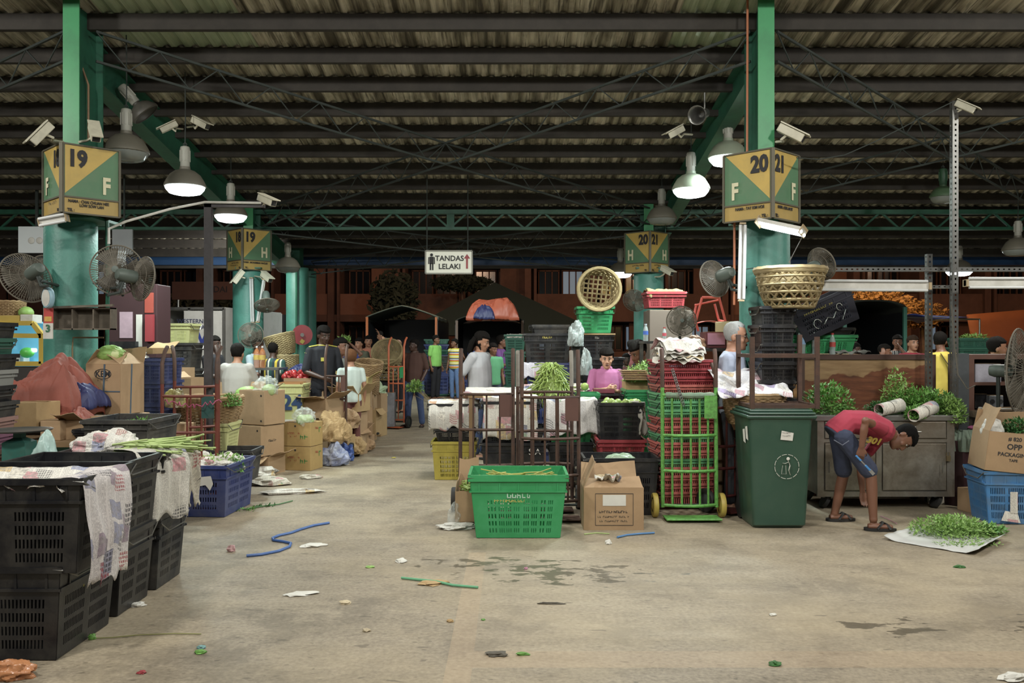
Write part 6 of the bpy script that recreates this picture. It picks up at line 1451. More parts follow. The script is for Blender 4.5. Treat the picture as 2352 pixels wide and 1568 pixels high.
o=thing('table_frame','rusty steel table frame standing on the wheeled bin','metal frame',(X(1793,7.25)+.03,7.24,.99)); w,Dp,h=.27,.44,.6
for sx in (-1,1):
    for y in (0,Dp): m=MB(); m.box((sx*w,y,h/2+(.02 if y else 0)),(.035,.035,h)); m.build('post',mt_rusty,o)
for z in (.02,.44):
    m=MB()
    for a,b in (((-w,0),(w,0)),((-w,Dp),(w,Dp)),((-w,0),(-w,Dp)),((w,0),(w,Dp))): m.beam((a[0],a[1],z),(b[0],b[1],z),.03,.03)
    if z<.1: m.beam((-w,Dp*.4,z),(w,Dp*.4,z),.02,.02); m.beam((-w,Dp*.7,z),(w,Dp*.7,z),.02,.02)
    m.build('rail',mt_rusty,o)
# stainless cabinet on casters
def cabinet():
    d=8.03; x0,x1=X(1877,d),X(2192,d); o=thing('steel_cabinet','stained stainless steel cabinet on casters behind the bending person','cabinet',((x0+x1)/2,d,0)); h=(x1-x0)/2
    st=M('stained stainless steel','#a09c92',.36,.7,.12,5,'#6a553c',.5,3.2); st2=M('rust spotted door steel','#a09a8c',.4,.65,.15,5,'#5a4630',.65,4)
    m=MB(); m.b2((-h,.01,.14),(h,.6,.82)); m.build('body',st,o)
    m=MB(); m.b2((-h-.02,-.02,.82),(h+.03,.62,.87)); m.build('top',M('cabinet top steel','#8f8f8c',.3,.7,.1),o,bevel=.005)
    m=MB(); m.b2((-h,-.005,.12),(h,.02,.17)); m.b2((-h,-.005,.17),(-h+.06,.01,.82)); m.b2((h-.07,-.005,.17),(h,.01,.82)); m.b2((-h+.06,-.004,.62),(-.09,.009,.65)); m.b2((-.04,-.004,.62),(h-.07,.009,.65)); m.b2((-.09,-.005,.17),(-.04,.01,.82)); m.build('face_frame',st,o)
    for (a,b,c,e,nm) in ((-h+.07,-.1,.18,.61,'door'),(-.03,h-.08,.18,.61,'door'),(-h+.07,-.1,.66,.81,'drawer'),(-.03,h-.08,.66,.81,'drawer')):
        m=MB(); m.b2((a,-.012,c),(b,.006,e)); q=m.build(nm,st2 if nm=='door' else st,o,bevel=.004)
        m=MB(); 
        if nm=='drawer': m.tube([((a+b)/2-.05,-.03,e-.09),((a+b)/2+.05,-.03,e-.09)],.006,6); m.ball(((a+b)/2,-.02,e-.05),(.012,.008,.012))
        else: m.tube([(b-.04 if a>-.1 else a+.03,-.03,(c+e)/2-.05),(b-.04 if a>-.1 else a+.03,-.03,(c+e)/2+.05)],.005,6)
        m.build('handle',mt_steel,q,True)
    m=MB(); m.b2((h-.085,-.035,.45),(h-.05,-.01,.50)); m.tube([(h-.08,-.02,.5),(h-.08,-.02,.53),(h-.055,-.02,.53),(h-.055,-.02,.5)],.004,6); m.build('padlock',M('padlock brass','#7a6a4a',.4,.6),o)
    for sx in (-h+.1,h-.13):
        for y in (.08,.5):
            m=MB(); m.lathe([(.02,-.02),(.07,-.018),(.07,.018),(.02,.02)],20,Matrix.Translation((sx,y,.07))@Matrix.Rotation(PI/2+.5,4,'Y')); q=m.build('caster',mt_dark,o,True); m=MB(); m.box((sx,y,.115),(.05,.05,.03)); m.build('caster_fork',mt_steel,q)
cabinet()
zc=.87
leaves('leafy green bunch on the left end of the steel cabinet',(X(1905,8.2),8.25,zc+.02),(.26,.2,.29),2070,0.028,mt_leaf,31,stems=20,stemdir=(.3,0,-.5))
leaves('large heap of leafy greens on the right end of the steel cabinet',(X(2125,8.2),8.3,zc),(.42,.24,.25),3909,0.028,mt_leaf,32)
leaves('taller sprig of greens rising from the middle of the heap',(X(2078,8.2),8.35,zc+.1),(.16,.12,.34),965,0.026,mt_leafl,33)
leaves('greens drooping over the right corner of the steel cabinet',(X(2195,8.05),8.15,zc-.02),(.13,.2,.2),1196,0.026,mt_leafl,34)
leaves('greens hanging over the front edge of the steel cabinet',(X(2105,7.95),7.98,zc),(.09,.07,.1),529,0.022,mt_leaf,35)
leaves('small dark bunch lying left of the newspaper wraps',(X(2020,8.1),8.1,zc+.05),(.14,.1,.08),690,0.019,mt_leafd,36)
def roll(label,a,b,r):
    a,b=Vector(a),Vector(b); o=thing('newspaper_wrap',label,'newspaper',a); m=MB(); m.tube([(0,0,0),(b-a)*.5,(b-a)],[r*.95,r,r*1.15],20); 
    m2=MB(); 
    d=(b-a); rr=[]
    for t,k in ((0,1.0),(.5,1.04),(1,1.15)):
        x=d.normalized().cross(Vector((0,0,1))).normalized(); u=x.cross(d.normalized()); rr.append([d*t+(x*math.cos(q)+u*math.sin(q))*r*k for q in [2*PI*i/20 for i in range(20)]])
    m2.loft(rr,cap=False); m2.build('paper_sleeve',NP[0],o,True,solid=.003)
    m=MB(); m.tube([d*.5+(x*math.cos(q)+u*math.sin(q))*r*1.06 for q in [2*PI*i/20 for i in range(20)]],.004,5,closed=True); m.build('rubber_band',mt_cord,o)
roll('newspaper sleeve around a bunch, middle of the steel cabinet top',P(2018,942,7.98),P(2068,930,8.1),.055)
roll('newspaper sleeve around a bunch at the right of the cabinet top',P(2098,955,7.9),P(2142,935,8.1),.055)
# wooden partition
o=thing('wooden_partition','brown wooden partition with peeling veneer behind the steel cabinet','partition',(X(1992,8.75),8.75,0)); h=(X(2148,8.75)-X(1836,8.75))/2; z1=Z(814,8.75)
def woodm():
    t=NT('peeling veneer'); v=t.map((1.5,1,9)); n=t.noise(3,5,.6,vec=v); s=t.sep(); z=t.math('SUBTRACT',s[2],1.22); e=t.math('ADD',z,t.math('MULTIPLY',t.noise(3,3,.6),.3)); x2=t.math('MULTIPLY',s[0],.12)
    k=t.ramp(t.math('SUBTRACT',e,x2),[(.165,0.0),(.175,1.0)]); c=t.ramp(n,[(.3,'#4a2c1e'),(.55,'#6a3f2a'),(.75,'#7c5238')]); c2=t.ramp(n,[(.3,'#7a5f42'),(.7,'#9a7f5c')]); c=t.mix(k,c,c2)
    t.L(c,t.b.inputs['Base Color']); t.b.inputs['Roughness'].default_value=.42; return t.m
m=MB(); m.b2((-h+.02,0,0),(h-.02,.03,z1-.01)); m.build('board',woodm(),o)
fr=M('dark brown frame wood','#4a2e22',.6,0,.2)
m=MB(); m.b2((-h,-.015,z1-.05),(h,.05,z1)); m.b2((-h,-.015,0),(-h+.05,.05,z1-.05)); m.b2((h-.05,-.015,0),(h,.05,z1-.05)); m.build('frame',fr,o)
m=MB(); m.b2((-h,.05,z1-.03),(h,.45,z1-.005)); m.build('counter_ledge',fr,o)
def bottle(label,px,d,z,h=.27,r=.035,cap='#d8d8d8',lab='#7aa0c8',tint='#b8c8c8'):
    o=thing('bottle',label,'bottle',(X(px,d),d,z)); m=MB(); k=h/.27
    m.lathe([(r*.9,0),(r,.01),(r*.92,.05*k),(r,.09*k),(r,.17*k),(r*.7,.215*k),(.013,.24*k),(.013,.255*k)],20); m.build('body',M('bottle plastic '+tint,tint,.12,0,.05,alpha=.5),o,True)
    m=MB(); m.lathe([(r*1.02,.1*k),(r*1.02,.16*k)],20,cap=False); m.build('label',M('bottle label '+lab,lab,.5,0,.4,40),o,True)
    m=MB(); m.lathe([(.015,.252*k),(.015,.272*k)],12); m.build('cap',M('cap '+cap,cap,.4),o,True)
    return o
zl=z1-.005
bottle('large clear water bottle with a pale label on the partition ledge',1841,8.88,zl,.29,.04)
bottle('clear bottle with a grey cap beside the water bottle',1873,8.88,zl,.23,.035,'#a8a8a0','#9a9a98')
bottle('soft drink bottle with red cap and label on the ledge',1912,8.88,zl,.22,.03,'#b82c2c','#b83a34')
bottle('blue and white bottle beside the right rear column',1483,10.2,Z(783,10.1),.2,.03,'#b8c8d8','#3c6ac8')
bottle('small red capped bottle in front of the brown cabinet',1526,10.2,Z(783,10.1),.16,.024,'#b82c2c','#c84a5a')
drape('cloth lying along the partition ledge right of the bottles',(X(1955,8.9),8.95,0),[(.2,zl+.01),(.05,zl+.03),(-.05,zl+.02)],.4,M('grey cloth','#8a8a84',.9),17,.03,.05,name='cloth',cat='cloth',fold=.5)
cr('bright green crate on the ledge behind the bottles',1815,1966,772,812,9.0,.3,mt_gcr,'cols')
tb_('back_shelf_table','narrow table holding the green crate behind the partition',1812,1972,813,9.25,.3,mt_cardin)
cr('black crate lying on the bright green crate',1818,1960,755,771,9.0,.3,mt_black,'solid')
# tilted black crate painted white
L=.68;TC=crate('large black crate leaning tilted, with white painted figures',(X(1900,9.0),9.0,Z(760,9.0)),(0,-.42,0),None,L=.66,D=.35,H=.33,mat=M('black purple crate','#22222e',.4,0,.3,6),style='rows',t=.9)
m=MB(); 
for (x,z,r0) in ((-.12,.13,.04),(.15,.2,.03)): m.tube([(x+r0*math.cos(a),-.188,z+r0*1.2*math.sin(a)) for a in [k*.5 for k in range(10)]],.009,5,flat=.3)
m.tube([(-.06,-.188,.1),(0,-.188,.15),(.05,-.188,.12),(.1,-.188,.17)],.01,5,flat=.3); m.tube([(.13,-.188,.07),(.2,-.188,.15)],.008,5,flat=.3); m.build('white_paint_marks',mt_whitep,TC)
text('~14',.035,mt_yelp,TC,(-.05,-.192,.265),name='stencil')
for i in range(11):
    crate('black crate in the tall stack by the right column, %s'%['lowest','second','third','fourth','fifth','sixth','fifth from the top','fourth from the top','third from the top','second from the top','topmost'][i],(X(1772,7.9)+.006*(i%3),7.9,.165*i),.02*(i%2),'tall nested black crates by the right column',L=.29,D=.34,H=.2,mat=mt_black,style='mesh',t=.92,handle=True,hmat=mt_cord)
basket('big bamboo basket lined with plastic on top of the black stack',(X(1815,7.8),7.8,.165*10+.2),0,None,r0=.3,r1=.2,h=.34,mat=mt_wick,style='open',name='bamboo_basket',thick=.014)
crumple('silvery plastic lining showing in the big bamboo basket',(X(1815,7.8),7.8,2.0),(.2,.19,.13),M('dull straw lining','#a08a58',.6,0,.3,12),'plastic lining','basket_lining',99,.12,3)
# centre-right clutter
tb_('bottle_table','small dark table behind the leaning person holding two bottles',1468,1540,783,10.1,.3,mt_blackd)
o=ct('brown cabinet carrying the small red crate',1492,1590,712,1300,10.7,.5,M('brown grey cabinet','#6a5c50',.6,0,.15,3),name='cabinet'); o['category']='cabinet'
cr('small red crate with a cloth on the brown cabinet',1488,1574,672,707,10.7,.42,mt_red,'mesh',t=.92)
drape('khaki cloth thrown over the small red crate',(X(1530,10.7),10.75,0),[(.35,Z(668,10.7)),(.15,Z(663,10.7)),(0,Z(668,10.7)),(-.04,Z(672,10.7)),(-.045,Z(680,10.7))],.46,M('khaki cloth','#8a7a4a',.95,0,.2,12),22,.04,.25,name='cloth',cat='cloth',fold=.4)
tb_('side_shelf','dark side shelf under the fan and bottles',1528,1680,800,9.0,.45,M('dark shelf','#2c2624',.7))
o=thing('plastic_chair','red plastic chair frame stacked upside down behind the old person','chair',(X(1637,9.2),9.3,Z(760,9.2)))
m=MB()
for s in (-1,1): m.tube([(s*.13,0,0),(s*.16,0,.1),(s*.09,0,.36)],.014,6); m.tube([(s*.16,.0,.1),(s*.14,.22,.12),(s*.1,.24,.3)],.014,6)
m.tube([(-.09,0,.36),(.09,0,.36)],.016,6); m.tube([(-.15,.1,.28),(.12,.12,.34)],.012,6); m.build('frame',M('red chair plastic','#b8402c',.45),o,True)
m=MB(); m.grid(lambda u,v:(-.14+.28*u,.02+.2*v,.08+.03*math.sin(PI*u)),6,4); m.build('seat',MC['red chair plastic'],o,True,solid=.008)
ct('cream carton with small vents, leaning against the column',1662,1760,738,762,8.75,.3,M('cream carton','#b8a878',.7,0,.1),rz=.25,flaps=(None,)*4,holes=((-.5,.5),(.3,.5)))
ct('second cream carton tilted below the first one',1680,1756,763,792,8.85,.3,MC['cream carton'],rz=-.2,holes=((-.2,.5),(.5,.5)))
ct('wooden crate of greens under the cream cartons',1700,1758,793,1300,9.0,.3,M('pale slat wood','#8f7a54',.8,0,.3,14))
leaves('green leaves behind the old person beside the cream cartons',(X(1742,8.75),8.7,Z(790,8.75)),(.12,.08,.14),368,0.026,mt_leaf,41)
ct('maroon box with a pink paper label, behind the striped newspapers',1622,1668,762,799,9.1,.3,M('maroon box','#6a2c30',.6))
m=MB(); m.b2((-.09,-.004,-.06),(.09,0,.06)); tag(m.build('paper_label',mt_pink2,None,False,P(1645,778,9.08)),'pink paper hanging on the maroon box','paper')
crumple('orange flower bouquet wrapped in paper on the dark shelf',(X(1600,9.1),9.12,Z(800,9)),(.1,.08,.09),M('bouquet','#b89478',.6,0,.5,10,'#c86a30',.5,4),'bouquet','bouquet',103,.3,2)
for i,(px,py,d,s) in enumerate([(1455,866,9.9,.16),(1478,850,10.0,.13)]): leaves(['round bundle of green herbs right of the person in pink','second bundle of herbs under the leaning man'][i],(X(px,d),d-.15,Z(py,d)),(s,s*.8,s),700,.018,mt_leafl,50+i)
ct('stack of flattened brown cartons under the herb bundles',1436,1500,873,897,9.75,.3,mt_card2)
for i in range(6): ct('flat brown sheet %s in the pile under the herb bundles'%['lowest','second','third','fourth','fifth','topmost'][i],1438-i*2,1500-i*3,871-4*i,873-4*i,9.6+.01*i,.3,[mt_card2,mt_card][i%2],rz=.05*(i%3-1),group=None)
# right end: shelf unit, desk, bin bag, boxes
o=thing('shelf_unit','open brown shelf unit with papers and a radio at the right','shelf',(X(2290,8.4),8.4,0)); a,b=X(2226,8.4)-X(2290,8.4),.75; z1=Z(814,8.4); z0=Z(942,8.4)
bw=M('brown shelf wood','#5c3a2c',.6,0,.2)
m=MB(); m.b2((a+.05,.002,z1-.045),(b,.38,z1)); m.b2((a+.05,.002,Z(880,8.4)-.02),(b,.38,Z(880,8.4)+.01)); m.build('shelf_board',bw,o)
m=MB(); m.b2((a,0,z0),(a+.05,.4,z1)); m.build('side_panel',bw,o); m=MB(); m.b2((a,.39,z0),(b,.41,z1)); m.build('back_panel',M('dark back','#2a2422',.8),o)
m=MB(); m.b2((a-.16,.0,0),(a-.001,.05,z1+.01)); m.build('steel_side',M('grey painted steel','#5f6468',.4,.4,.2,5),o)
m=MB(); m.b2((a,-.25,z0-.06),(b,.4,z0)); m.build('desk_top',M('desk top','#7c6a54',.6,0,.2),o); m=MB(); m.b2((a+.05,-.1,0),(b,.35,z0-.06)); m.build('desk_body',M('desk body','#4a3c34',.7),o)
ct('stack of white papers on the upper shelf',2240,2300,835,879,8.45,.25,M('stacked paper','#9a98a4',.8,0,.2,50),name='paper_stack')
o=ct('small grey radio on the lower shelf',2272,2305,908,936,8.45,.15,M('radio grey','#6a6e72',.4,.2),name='radio'); m=MB(); 
for x in (-.04,.04): m.lathe([(.022,0),(.022,.006)],14,Matrix.Translation((x,-.078,.06))@Matrix.Rotation(PI/2,4,'X'))
m.build('dial',mt_dark,o)
ct('black box beside the small radio',2240,2268,905,938,8.5,.15,mt_black,name='box')
ct('white papers on the desk at the right',2262,2352,936,940,8.2,.12,mt_whitep,name='papers')
o=thing('waste_bin','maroon waste bin with a pale plastic liner, right of the steel cabinet','rubbish bin',(X(2222,8.2),8.3,0)); m=MB(); m.lathe([(.15,0),(.185,.62)],24); m.build('body',M('maroon bin','#4a2a30',.55,0,.15),o,True)
def ln(u,v): a=2*PI*u; r=.19+.012*math.sin(9*a)+.01*math.sin(23*a+v*3); return (r*math.cos(a)*(1-.6*max(0,v-.6)*1.4),r*math.sin(a)*(1-.6*max(0,v-.6)*1.4),.52+.2*v)
m=MB(); m.grid(ln,60,10); m.build('liner',M('pale green liner','#9ab09c',.25,0,.1,alpha=.85),o,True)
m=MB(); m.ball((.05,-.1,.74),(.05,.03,.02),8,6); m.build('pink_scrap',M('pink scrap','#b85a90',.6),o,True)
BX=crate('light blue crate with taped rim at the bottom right edge',(X(2335,7.4),7.55,0),-.1,None,L=.52,D=.4,H=.44,mat=mt_lblue,style='mesh',t=.84,hmat=mt_cord)
m=MB(); m.b2((-.06,-.205,.1),(0.0,-.2,.28)); m.add([(-.14,-.22,.04),(.02,-.21,.02),(-.0,-.2,.1),(-.1,-.2,.12)],[(0,1,2,3)]); m.build('newspaper_patch',NP[0],BX)
OB=carton('open cardboard box printed OPP PACKAGING on the light blue crate',(X(2325,7.4),7.5,.45),(.02,.09,-.12),None,L=.46,D=.34,H=.33,mat=mt_card,flaps=(None,100,110,None),bow=-.05,prints=(('# 820',.045,mt_print,-.1,.84),('OPP',.065,mt_print,-.1,.64),('PACKAGING',.045,mt_print,-.1,.44),('TAPE',.03,mt_print,-.1,.3)))
leaves('dark green leafy vegetables in the OPP PACKAGING box',(X(2352,7.4),7.5,.8),(.13,.12,.1),672,0.021,mt_leafd,61)
crumple('white plastic wrapped bundle in the OPP PACKAGING box',(X(2302,7.35),7.5,.72),(.09,.07,.11),mt_white,'plastic bundle','plastic_bundle',106,.25,2)
ct('small brown box on the floor left of the light blue crate',2243,2278,1130,1192,7.75,.3,mt_card,rz=.2)
# greens on the floor on a sheet
m=MB(); g0=[G(2030,1240),G(2248,1278),G(2310,1242),G(2110,1216)]
def sh(u,v):
    p=(g0[0].lerp(g0[1],u)).lerp(g0[3].lerp(g0[2],u),v); p.z=.006+.012*abs(noise.noise(Vector((u*4,v*4,2))))+ (.05*max(0,u-.88)/.12 if u>.88 else 0)+(.03*max(0,.1-u)/.1); return p
m.grid(sh,24,16); tag(m.build('plastic_sheet',M('white sheet','#c8c9c4',.5,0,.05),None,True,solid=.003),'white sheet spread on the floor under the loose greens','sheet')
pc=G(2190,1246); pc2=Vector(((X(2190,7.0)),6.95,.0))
leaves('loose pile of green herbs on the white sheet on the floor',(pc2.x-.02,6.98,.012),(.36,.26,.15),3900,0.021,mt_leafl,71,kind='stuff',shell=.1)
leaves('right tail of the green herb pile on the floor',(pc2.x+.28,7.05,.012),(.18,.13,.07),700,.026,mt_leaf,72,kind='stuff',shell=.1)
leaves('scattered leaves on the front of the white sheet',(X(2220,6.55)+.05,6.62,.014),(.28,.12,.012),160,.018,mt_leafl,73,kind='stuff',shell=.1)
# ---- floor litter
def pth(lst,z=.01): return [G(a,b)+Vector((0,0,z)) for a,b in lst]
wire('blue plastic rope winding on the floor left of centre',pth([(566,1279),(600,1276),(640,1268),(665,1258),(668,1250),(650,1246),(628,1243),(626,1238),(640,1232),(668,1226),(690,1218),(720,1209),(756,1203)]),.011,M('blue rope','#3a64a8',.5,0,.3,30),'rope','rope')
wire('thin light blue string on the floor near the cardboard box',pth([(1418,1236),(1440,1231),(1470,1228),(1503,1226)]),.008,M('light blue string','#4a82b8',.6),'string','string')
wire('green frayed twine lying over a cardboard scrap',pth([(922,1330),(960,1334),(1000,1338),(1040,1347),(1098,1352)]),.008,M('green twine','#5aa87a',.7),'string','string')
wire('long dry grass stalk on the floor beside the nearest crates',pth([(215,1468),(260,1466),(320,1460),(400,1457),(462,1458)],.006),.003,M('dry stalk','#8a8a4a',.7),'stalk','plant stalk')
wire('yellow bean stalk on the floor in front of the cardboard box',pth([(1342,1228),(1370,1225),(1400,1227)],.006),.005,mt_bean2,'stalk','plant stalk')
wire('green stalks lying in the aisle right of the blue crate',pth([(560,1172),(600,1165),(640,1160),(672,1152)],.01),.006,mt_leafd,'stalk','plant stalk')
wire('pink string by the black slipper',pth([(2022,1187),(2040,1194),(2060,1205)],.01),.003,mt_pink2,'string','string')
def scrap(label,px,py,rx,ry,h,mat,cat='paper scrap',name='paper_scrap',seed=0,rz=0):
    p=G(px,py); return crumple(label,(p.x,p.y,0.0),(rx,ry,h),mat,cat,name,seed,.6,2.6,14,rz=rz)
S_=[('white paper scrap by the middle of the blue rope',720,1254,.09,.05,.012,mt_whitep,.3),('white torn strip on the open floor, nearest the left crates',690,1365,.09,.04,.01,mt_whitep,.35),('small white scrap left of the green twine',921,1290,.035,.04,.015,mt_whitep,0),
('pink and white scrap beside the left crates',531,1266,.03,.03,.03,M('pink white scrap','#c89a9a',.6,0,.4,20),0),('yellowish crumb pair on the floor',793,1386,.035,.02,.012,M('crumb','#c8b894',.8),0),('tan crumb right of the crumb pair',842,1449,.02,.02,.01,M('crumb2','#b0a080',.8),0),
('brown cardboard scrap under the green twine',995,1340,.09,.06,.01,mt_card2,.4),('pale leaf right of the blue rope',850,1303,.03,.02,.008,mt_leafl,0),('small white scrap at the right of centre',1397,1249,.025,.02,.02,mt_whitep,0),('tiny pink petal in the wet patch',1208,1307,.012,.01,.01,mt_pink2,0),
('white scrap at the foot of the second black crate',316,1391,.045,.03,.015,mt_whitep,0),('dark seed pod on the floor at lower centre',1140,1504,.05,.03,.012,mt_cord,0),('green leaf at the bottom right of the open floor',1780,1527,.03,.02,.012,mt_leafd,0),('small teal scrap near the dry stalk',462,1489,.02,.015,.01,M('teal scrap','#6a9a9a',.5),0),
('green leaf clump under the teal scrap',461,1500,.025,.02,.012,mt_leaf,0),('small yellow-green bud at the end of the dry stalk',211,1468,.018,.014,.018,mt_leaf,0),('red scrap at the bottom left floor',325,1546,.02,.015,.008,mt_red,0),('small white scrap far right on the floor',1775,1413,.02,.015,.008,mt_whitep,0),
('white scrap cut by the bottom right edge',2330,1562,.06,.03,.02,mt_whitep,0),('small green sprig below the herb sheet',2205,1303,.04,.02,.01,mt_leafd,0),('tiny green leaf on the plain floor below the twine',1110,1424,.01,.01,.006,mt_leaf,0),('brown crumb left of the pale floor strip',1034,1428,.02,.012,.01,mt_card2,0),
('green leaf lying at the lower centre right',1200,1504,.03,.012,.01,mt_leaf,0),('dark twig on the floor right of the pale strip',1262,1387,.07,.01,.008,mt_cord,-.05),('tiny yellow scrap in the aisle',905,1052,.03,.02,.01,mt_yelp,0),('pale scrap in front of the printed cartons',795,1068,.06,.015,.01,M('aisle string','#b0a898',.8),0)]
for i,(lb,px,py,rx,ry,h,mt,rz) in enumerate(S_): scrap(lb,px,py,rx,ry,h,mt,'floor litter','floor_scrap',i+120,rz)
for i,(lb,px,py,rx,ry,h) in enumerate([('newspaper scraps beside the blue crate, nearest the boxes',600,1092,.2,.12,.06),('torn newspaper on the aisle floor, middle piece',618,1113,.22,.12,.05),('flat newspaper scrap lying furthest into the aisle',672,1133,.28,.07,.03),('small newspaper scrap beyond the others in the aisle',712,1099,.13,.06,.03),('newspaper wad against the blue crate',578,1074,.12,.1,.1)]):
    scrap(lb,px,py,rx,ry,h,NP[(i*2+1)%4],'newspaper','newspaper',i+160,.1*i)
leaves('green leaf litter at the foot of the blue crate',(G(560,1172)),(.12,.1,.03),90,.022,mt_leaf,81)
leaves('sprig of green leaves on the aisle floor right of the blue crate',(G(610,1163)),(.12,.05,.03),70,.022,mt_leafd,82)
# ================= people
def bands(name,axis,stops,scale=1.0,off=0.0):
    if name in MC: return MC[name]
    t=NT(name); s=t.sep(); f=t.math('FRACT',t.math('MULTIPLY_ADD',s[axis],scale,off)); c=t.ramp(f,stops,'CONSTANT'); c=t.mix(1.0,c,t.math('MULTIPLY_ADD',t.noise(9,4),.3,.85),'MULTIPLY'); t.L(c,t.b.inputs['Base Color']); t.b.inputs['Roughness'].default_value=.85; MC[name]=t.m; return t.m
def pp(label,px,pyt,d,rz,z0=0,**kw):
    H=Z(pyt,d)-z0; x=X(px,d)
    if kw.pop('sit',False): H=H/1.296*1.72; kw['J']={**SIT,**kw.get('J',{})}
    return person(label,(x,d,z0),rz,H=H,**kw)
HP=PI/2
J_front=dict(re=(.23,-.06,1.14),rw=(.12,-.27,1.13),le=(-.23,-.06,1.14),lw=(-.12,-.27,1.13))
def turn(a,down=0.0): return dict(hf=(math.sin(a),-math.cos(a),-down),hu=(math.sin(a)*down,-math.cos(a)*down,1))
pp('person in a pink collared shirt sorting vegetables behind the board',1393,803,10.2,0.05,skin='light',shirt='#a95c8e',pants='#3a3a44',fat=1.16,hair='bob',hk=1.13,vox=.008,collar=True,sleeve=.95,curl=(.9,.9),pn=((-1,-.1,.2),(1,-.1,.2)),
   J=dict(re=(.25,-.08,1.12),rw=(.07,-.27,1.165),le=(-.25,-.08,1.13),lw=(-.03,-.24,1.19),**turn(-.1,.22)))
pp('person in a brown short sleeved shirt walking with a bunch of greens',952,779,15.8,-.15,skin='dark',shirt='#4a2c22',pmat=M('blue jeans','#3c4f78',.9,0,.35,14),fat=1.1,sleeve=.9,collar=True,hair='buzz',vox=.009,shoes='#2a1c16',
   J=dict(rk=(.13,-.06,.49),ra=(.15,.02,.085),rt=(.17,-.12,.03),lk=(-.1,-.08,.5),la=(-.13,-.04,.085),lt=(-.2,-.16,.03),rw=(.19,-.18,.92),re=(.25,.0,1.14),**turn(-.9)))
leaves('bunch of leafy greens carried by the person in the brown shirt',(X(953,15.4),15.45,Z(893,15.4)),(.17,.12,.17),520,.035,mt_leafl,201,stems=14,stemdir=(.7,0,-.6),smat=M('root stems','#9a8a5a',.7))
pp('person in a lime green shirt with arms down by the crates',1000,770,23.3,1.0,skin='brown',shirt='#7cc04a',pants='#1e1c22',fat=1.12,sleeve=.7,J=turn(.25))
pp('person in a striped sleeveless top with a waist bag and jeans',1045,778,23,-.5,skin='brown',smat=bands('striped knit top',2,[(0,'#c8c04a'),(.2,'#b84a30'),(.36,'#d8d4b8'),(.5,'#3a4a8a'),(.66,'#c8b83a'),(.82,'#d8d4b8')],6),shirt='#c8c04a',pmat=M('faded jeans','#5a78a8',.9,0,.4,12),sleeve=.1,
   J=dict(re=(.3,.02,1.15),rw=(.36,-.15,1.2),**turn(-.6)))
pp('person in a white T-shirt with long curly black hair, hands behind the back',1103,764,11.6,1.05,skin='tan',shirt='#b4b4b8',pmat=MC['blue jeans'],fat=1.1,hair='long',hk=1.08,vox=.009,sleeve=.85,hem=.12,
   J=dict(re=(.24,.16,1.14),rw=(.12,.24,.92),le=(-.24,.16,1.14),lw=(-.05,.24,.9),**turn(.35,.3)))
pp('person in a purple shirt facing right beside the dark green crates',1150,771,17,1.35,skin='brown',shirt='#7c4a94',pants='#1c1c22',hair='bob',sleeve=.8,J=dict(**J_front))
pp('person in a mint green shirt partly behind the long haired one',1131,788,15.5,.4,skin='brown',shirt='#4a9a6a',pants='#3c4458',J=turn(.5,.2))
pp('person in a blue shirt facing left behind the striped one',1087,780,19.5,-1.0,skin='brown',shirt='#2c4aa0',pants='#2a2a34')
pp('person in a grey T-shirt seated with back to the camera behind cartons',545,792,10.9,PI-.05,skin='tan',shirt='#a39f98',pants='#30343c',fat=1.25,hair='short',hk=1.12,sleeve=.75,J=dict(re=(.24,-.12,1.12),rw=(.16,-.3,1.08),le=(-.24,-.12,1.12),lw=(-.16,-.3,1.08)))
pp('person in a pale blue shirt facing right behind the bottles',590,775,13.2,1.2,skin='brown',shirt='#a8bcc4',pants='#30343c',J=J_front)
pp('person seen from behind in a green, white and yellow striped shirt',627,787,12.8,PI-.3,skin='dark',shirt='#5a6a5a',smat=bands('vertical striped shirt',0,[(0,'#2a4a44'),(.25,'#b8b8a8'),(.4,'#3a3a3c'),(.6,'#b8a03a'),(.78,'#24343a')],6,.3),pants='#26262c')
pp('person in dark clothes behind the bracket post facing right',490,772,12.2,1.3,skin='dark',shirt='#26242a',pants='#22222a',J=J_front)
jm=pp('person in a black football jersey with yellow shoulder stripes',742,749,11.9,.55,skin='dark',shirt='#1c1e26',pants='#22242c',hair='tuft',vox=.009,sleeve=.9,J=dict(re=(.23,-.05,1.12),rw=(.2,-.27,1.02),le=(-.25,-.02,1.12),lw=(-.1,-.28,1.04),**turn(.2,.3)))
k=jm[2]; m=MB()
for sd,sg in (('rs',1),('ls',-1)):
    for q in (-1,0,1):
        S=jm[1][sd]; m.tube([jm[1]['nk']+Vector((sg*.06,q*.02,.0))*k,S+Vector((sg*.005,q*.024,.058))*k,S+Vector((sg*.06,q*.026,-.03))*k],.007*k,5)
m.build('shoulder_stripes',M('yellow trim','#c8c02a',.7),jm[0],True)
m=MB(); m.tube([jm[1]['nk']+Vector((.07*math.cos(t),.065*math.sin(t),-.005))*k for t in [i*PI/8 for i in range(16)]],.008*k,5,closed=True); m.box(jm[1]['che']+Vector((-.05,-.14,.03))*k,(.05,.01,.05)); m.build('yellow_trim',MC['yellow trim'],jm[0],True)
crate('crate the person in the grey T-shirt sits on, behind the jersey wearer',(X(772,13.4),13.4,0),0,None,L=.4,D=.35,H=.62,mat=mt_blackd,style='solid',handle=False)
pp('person in a grey T-shirt sitting side-on behind the jersey wearer',768,777,13.4,1.25,z0=.12,sit=True,skin='brown',shirt='#8f9490',pants='#5a564c')
pp('child with reddish brown hair in a white shirt, back turned',806,806,11.8,PI+.5,skin='tan',shirt='#c4d4cc',pants='#6a3a34',hair='tuft',hcol='#6a4426',hk=1.15)
pp('person in an olive shirt smiling beside the far baskets',826,776,17,-.5,skin='tan',shirt='#5c604c',pants='#33302c')
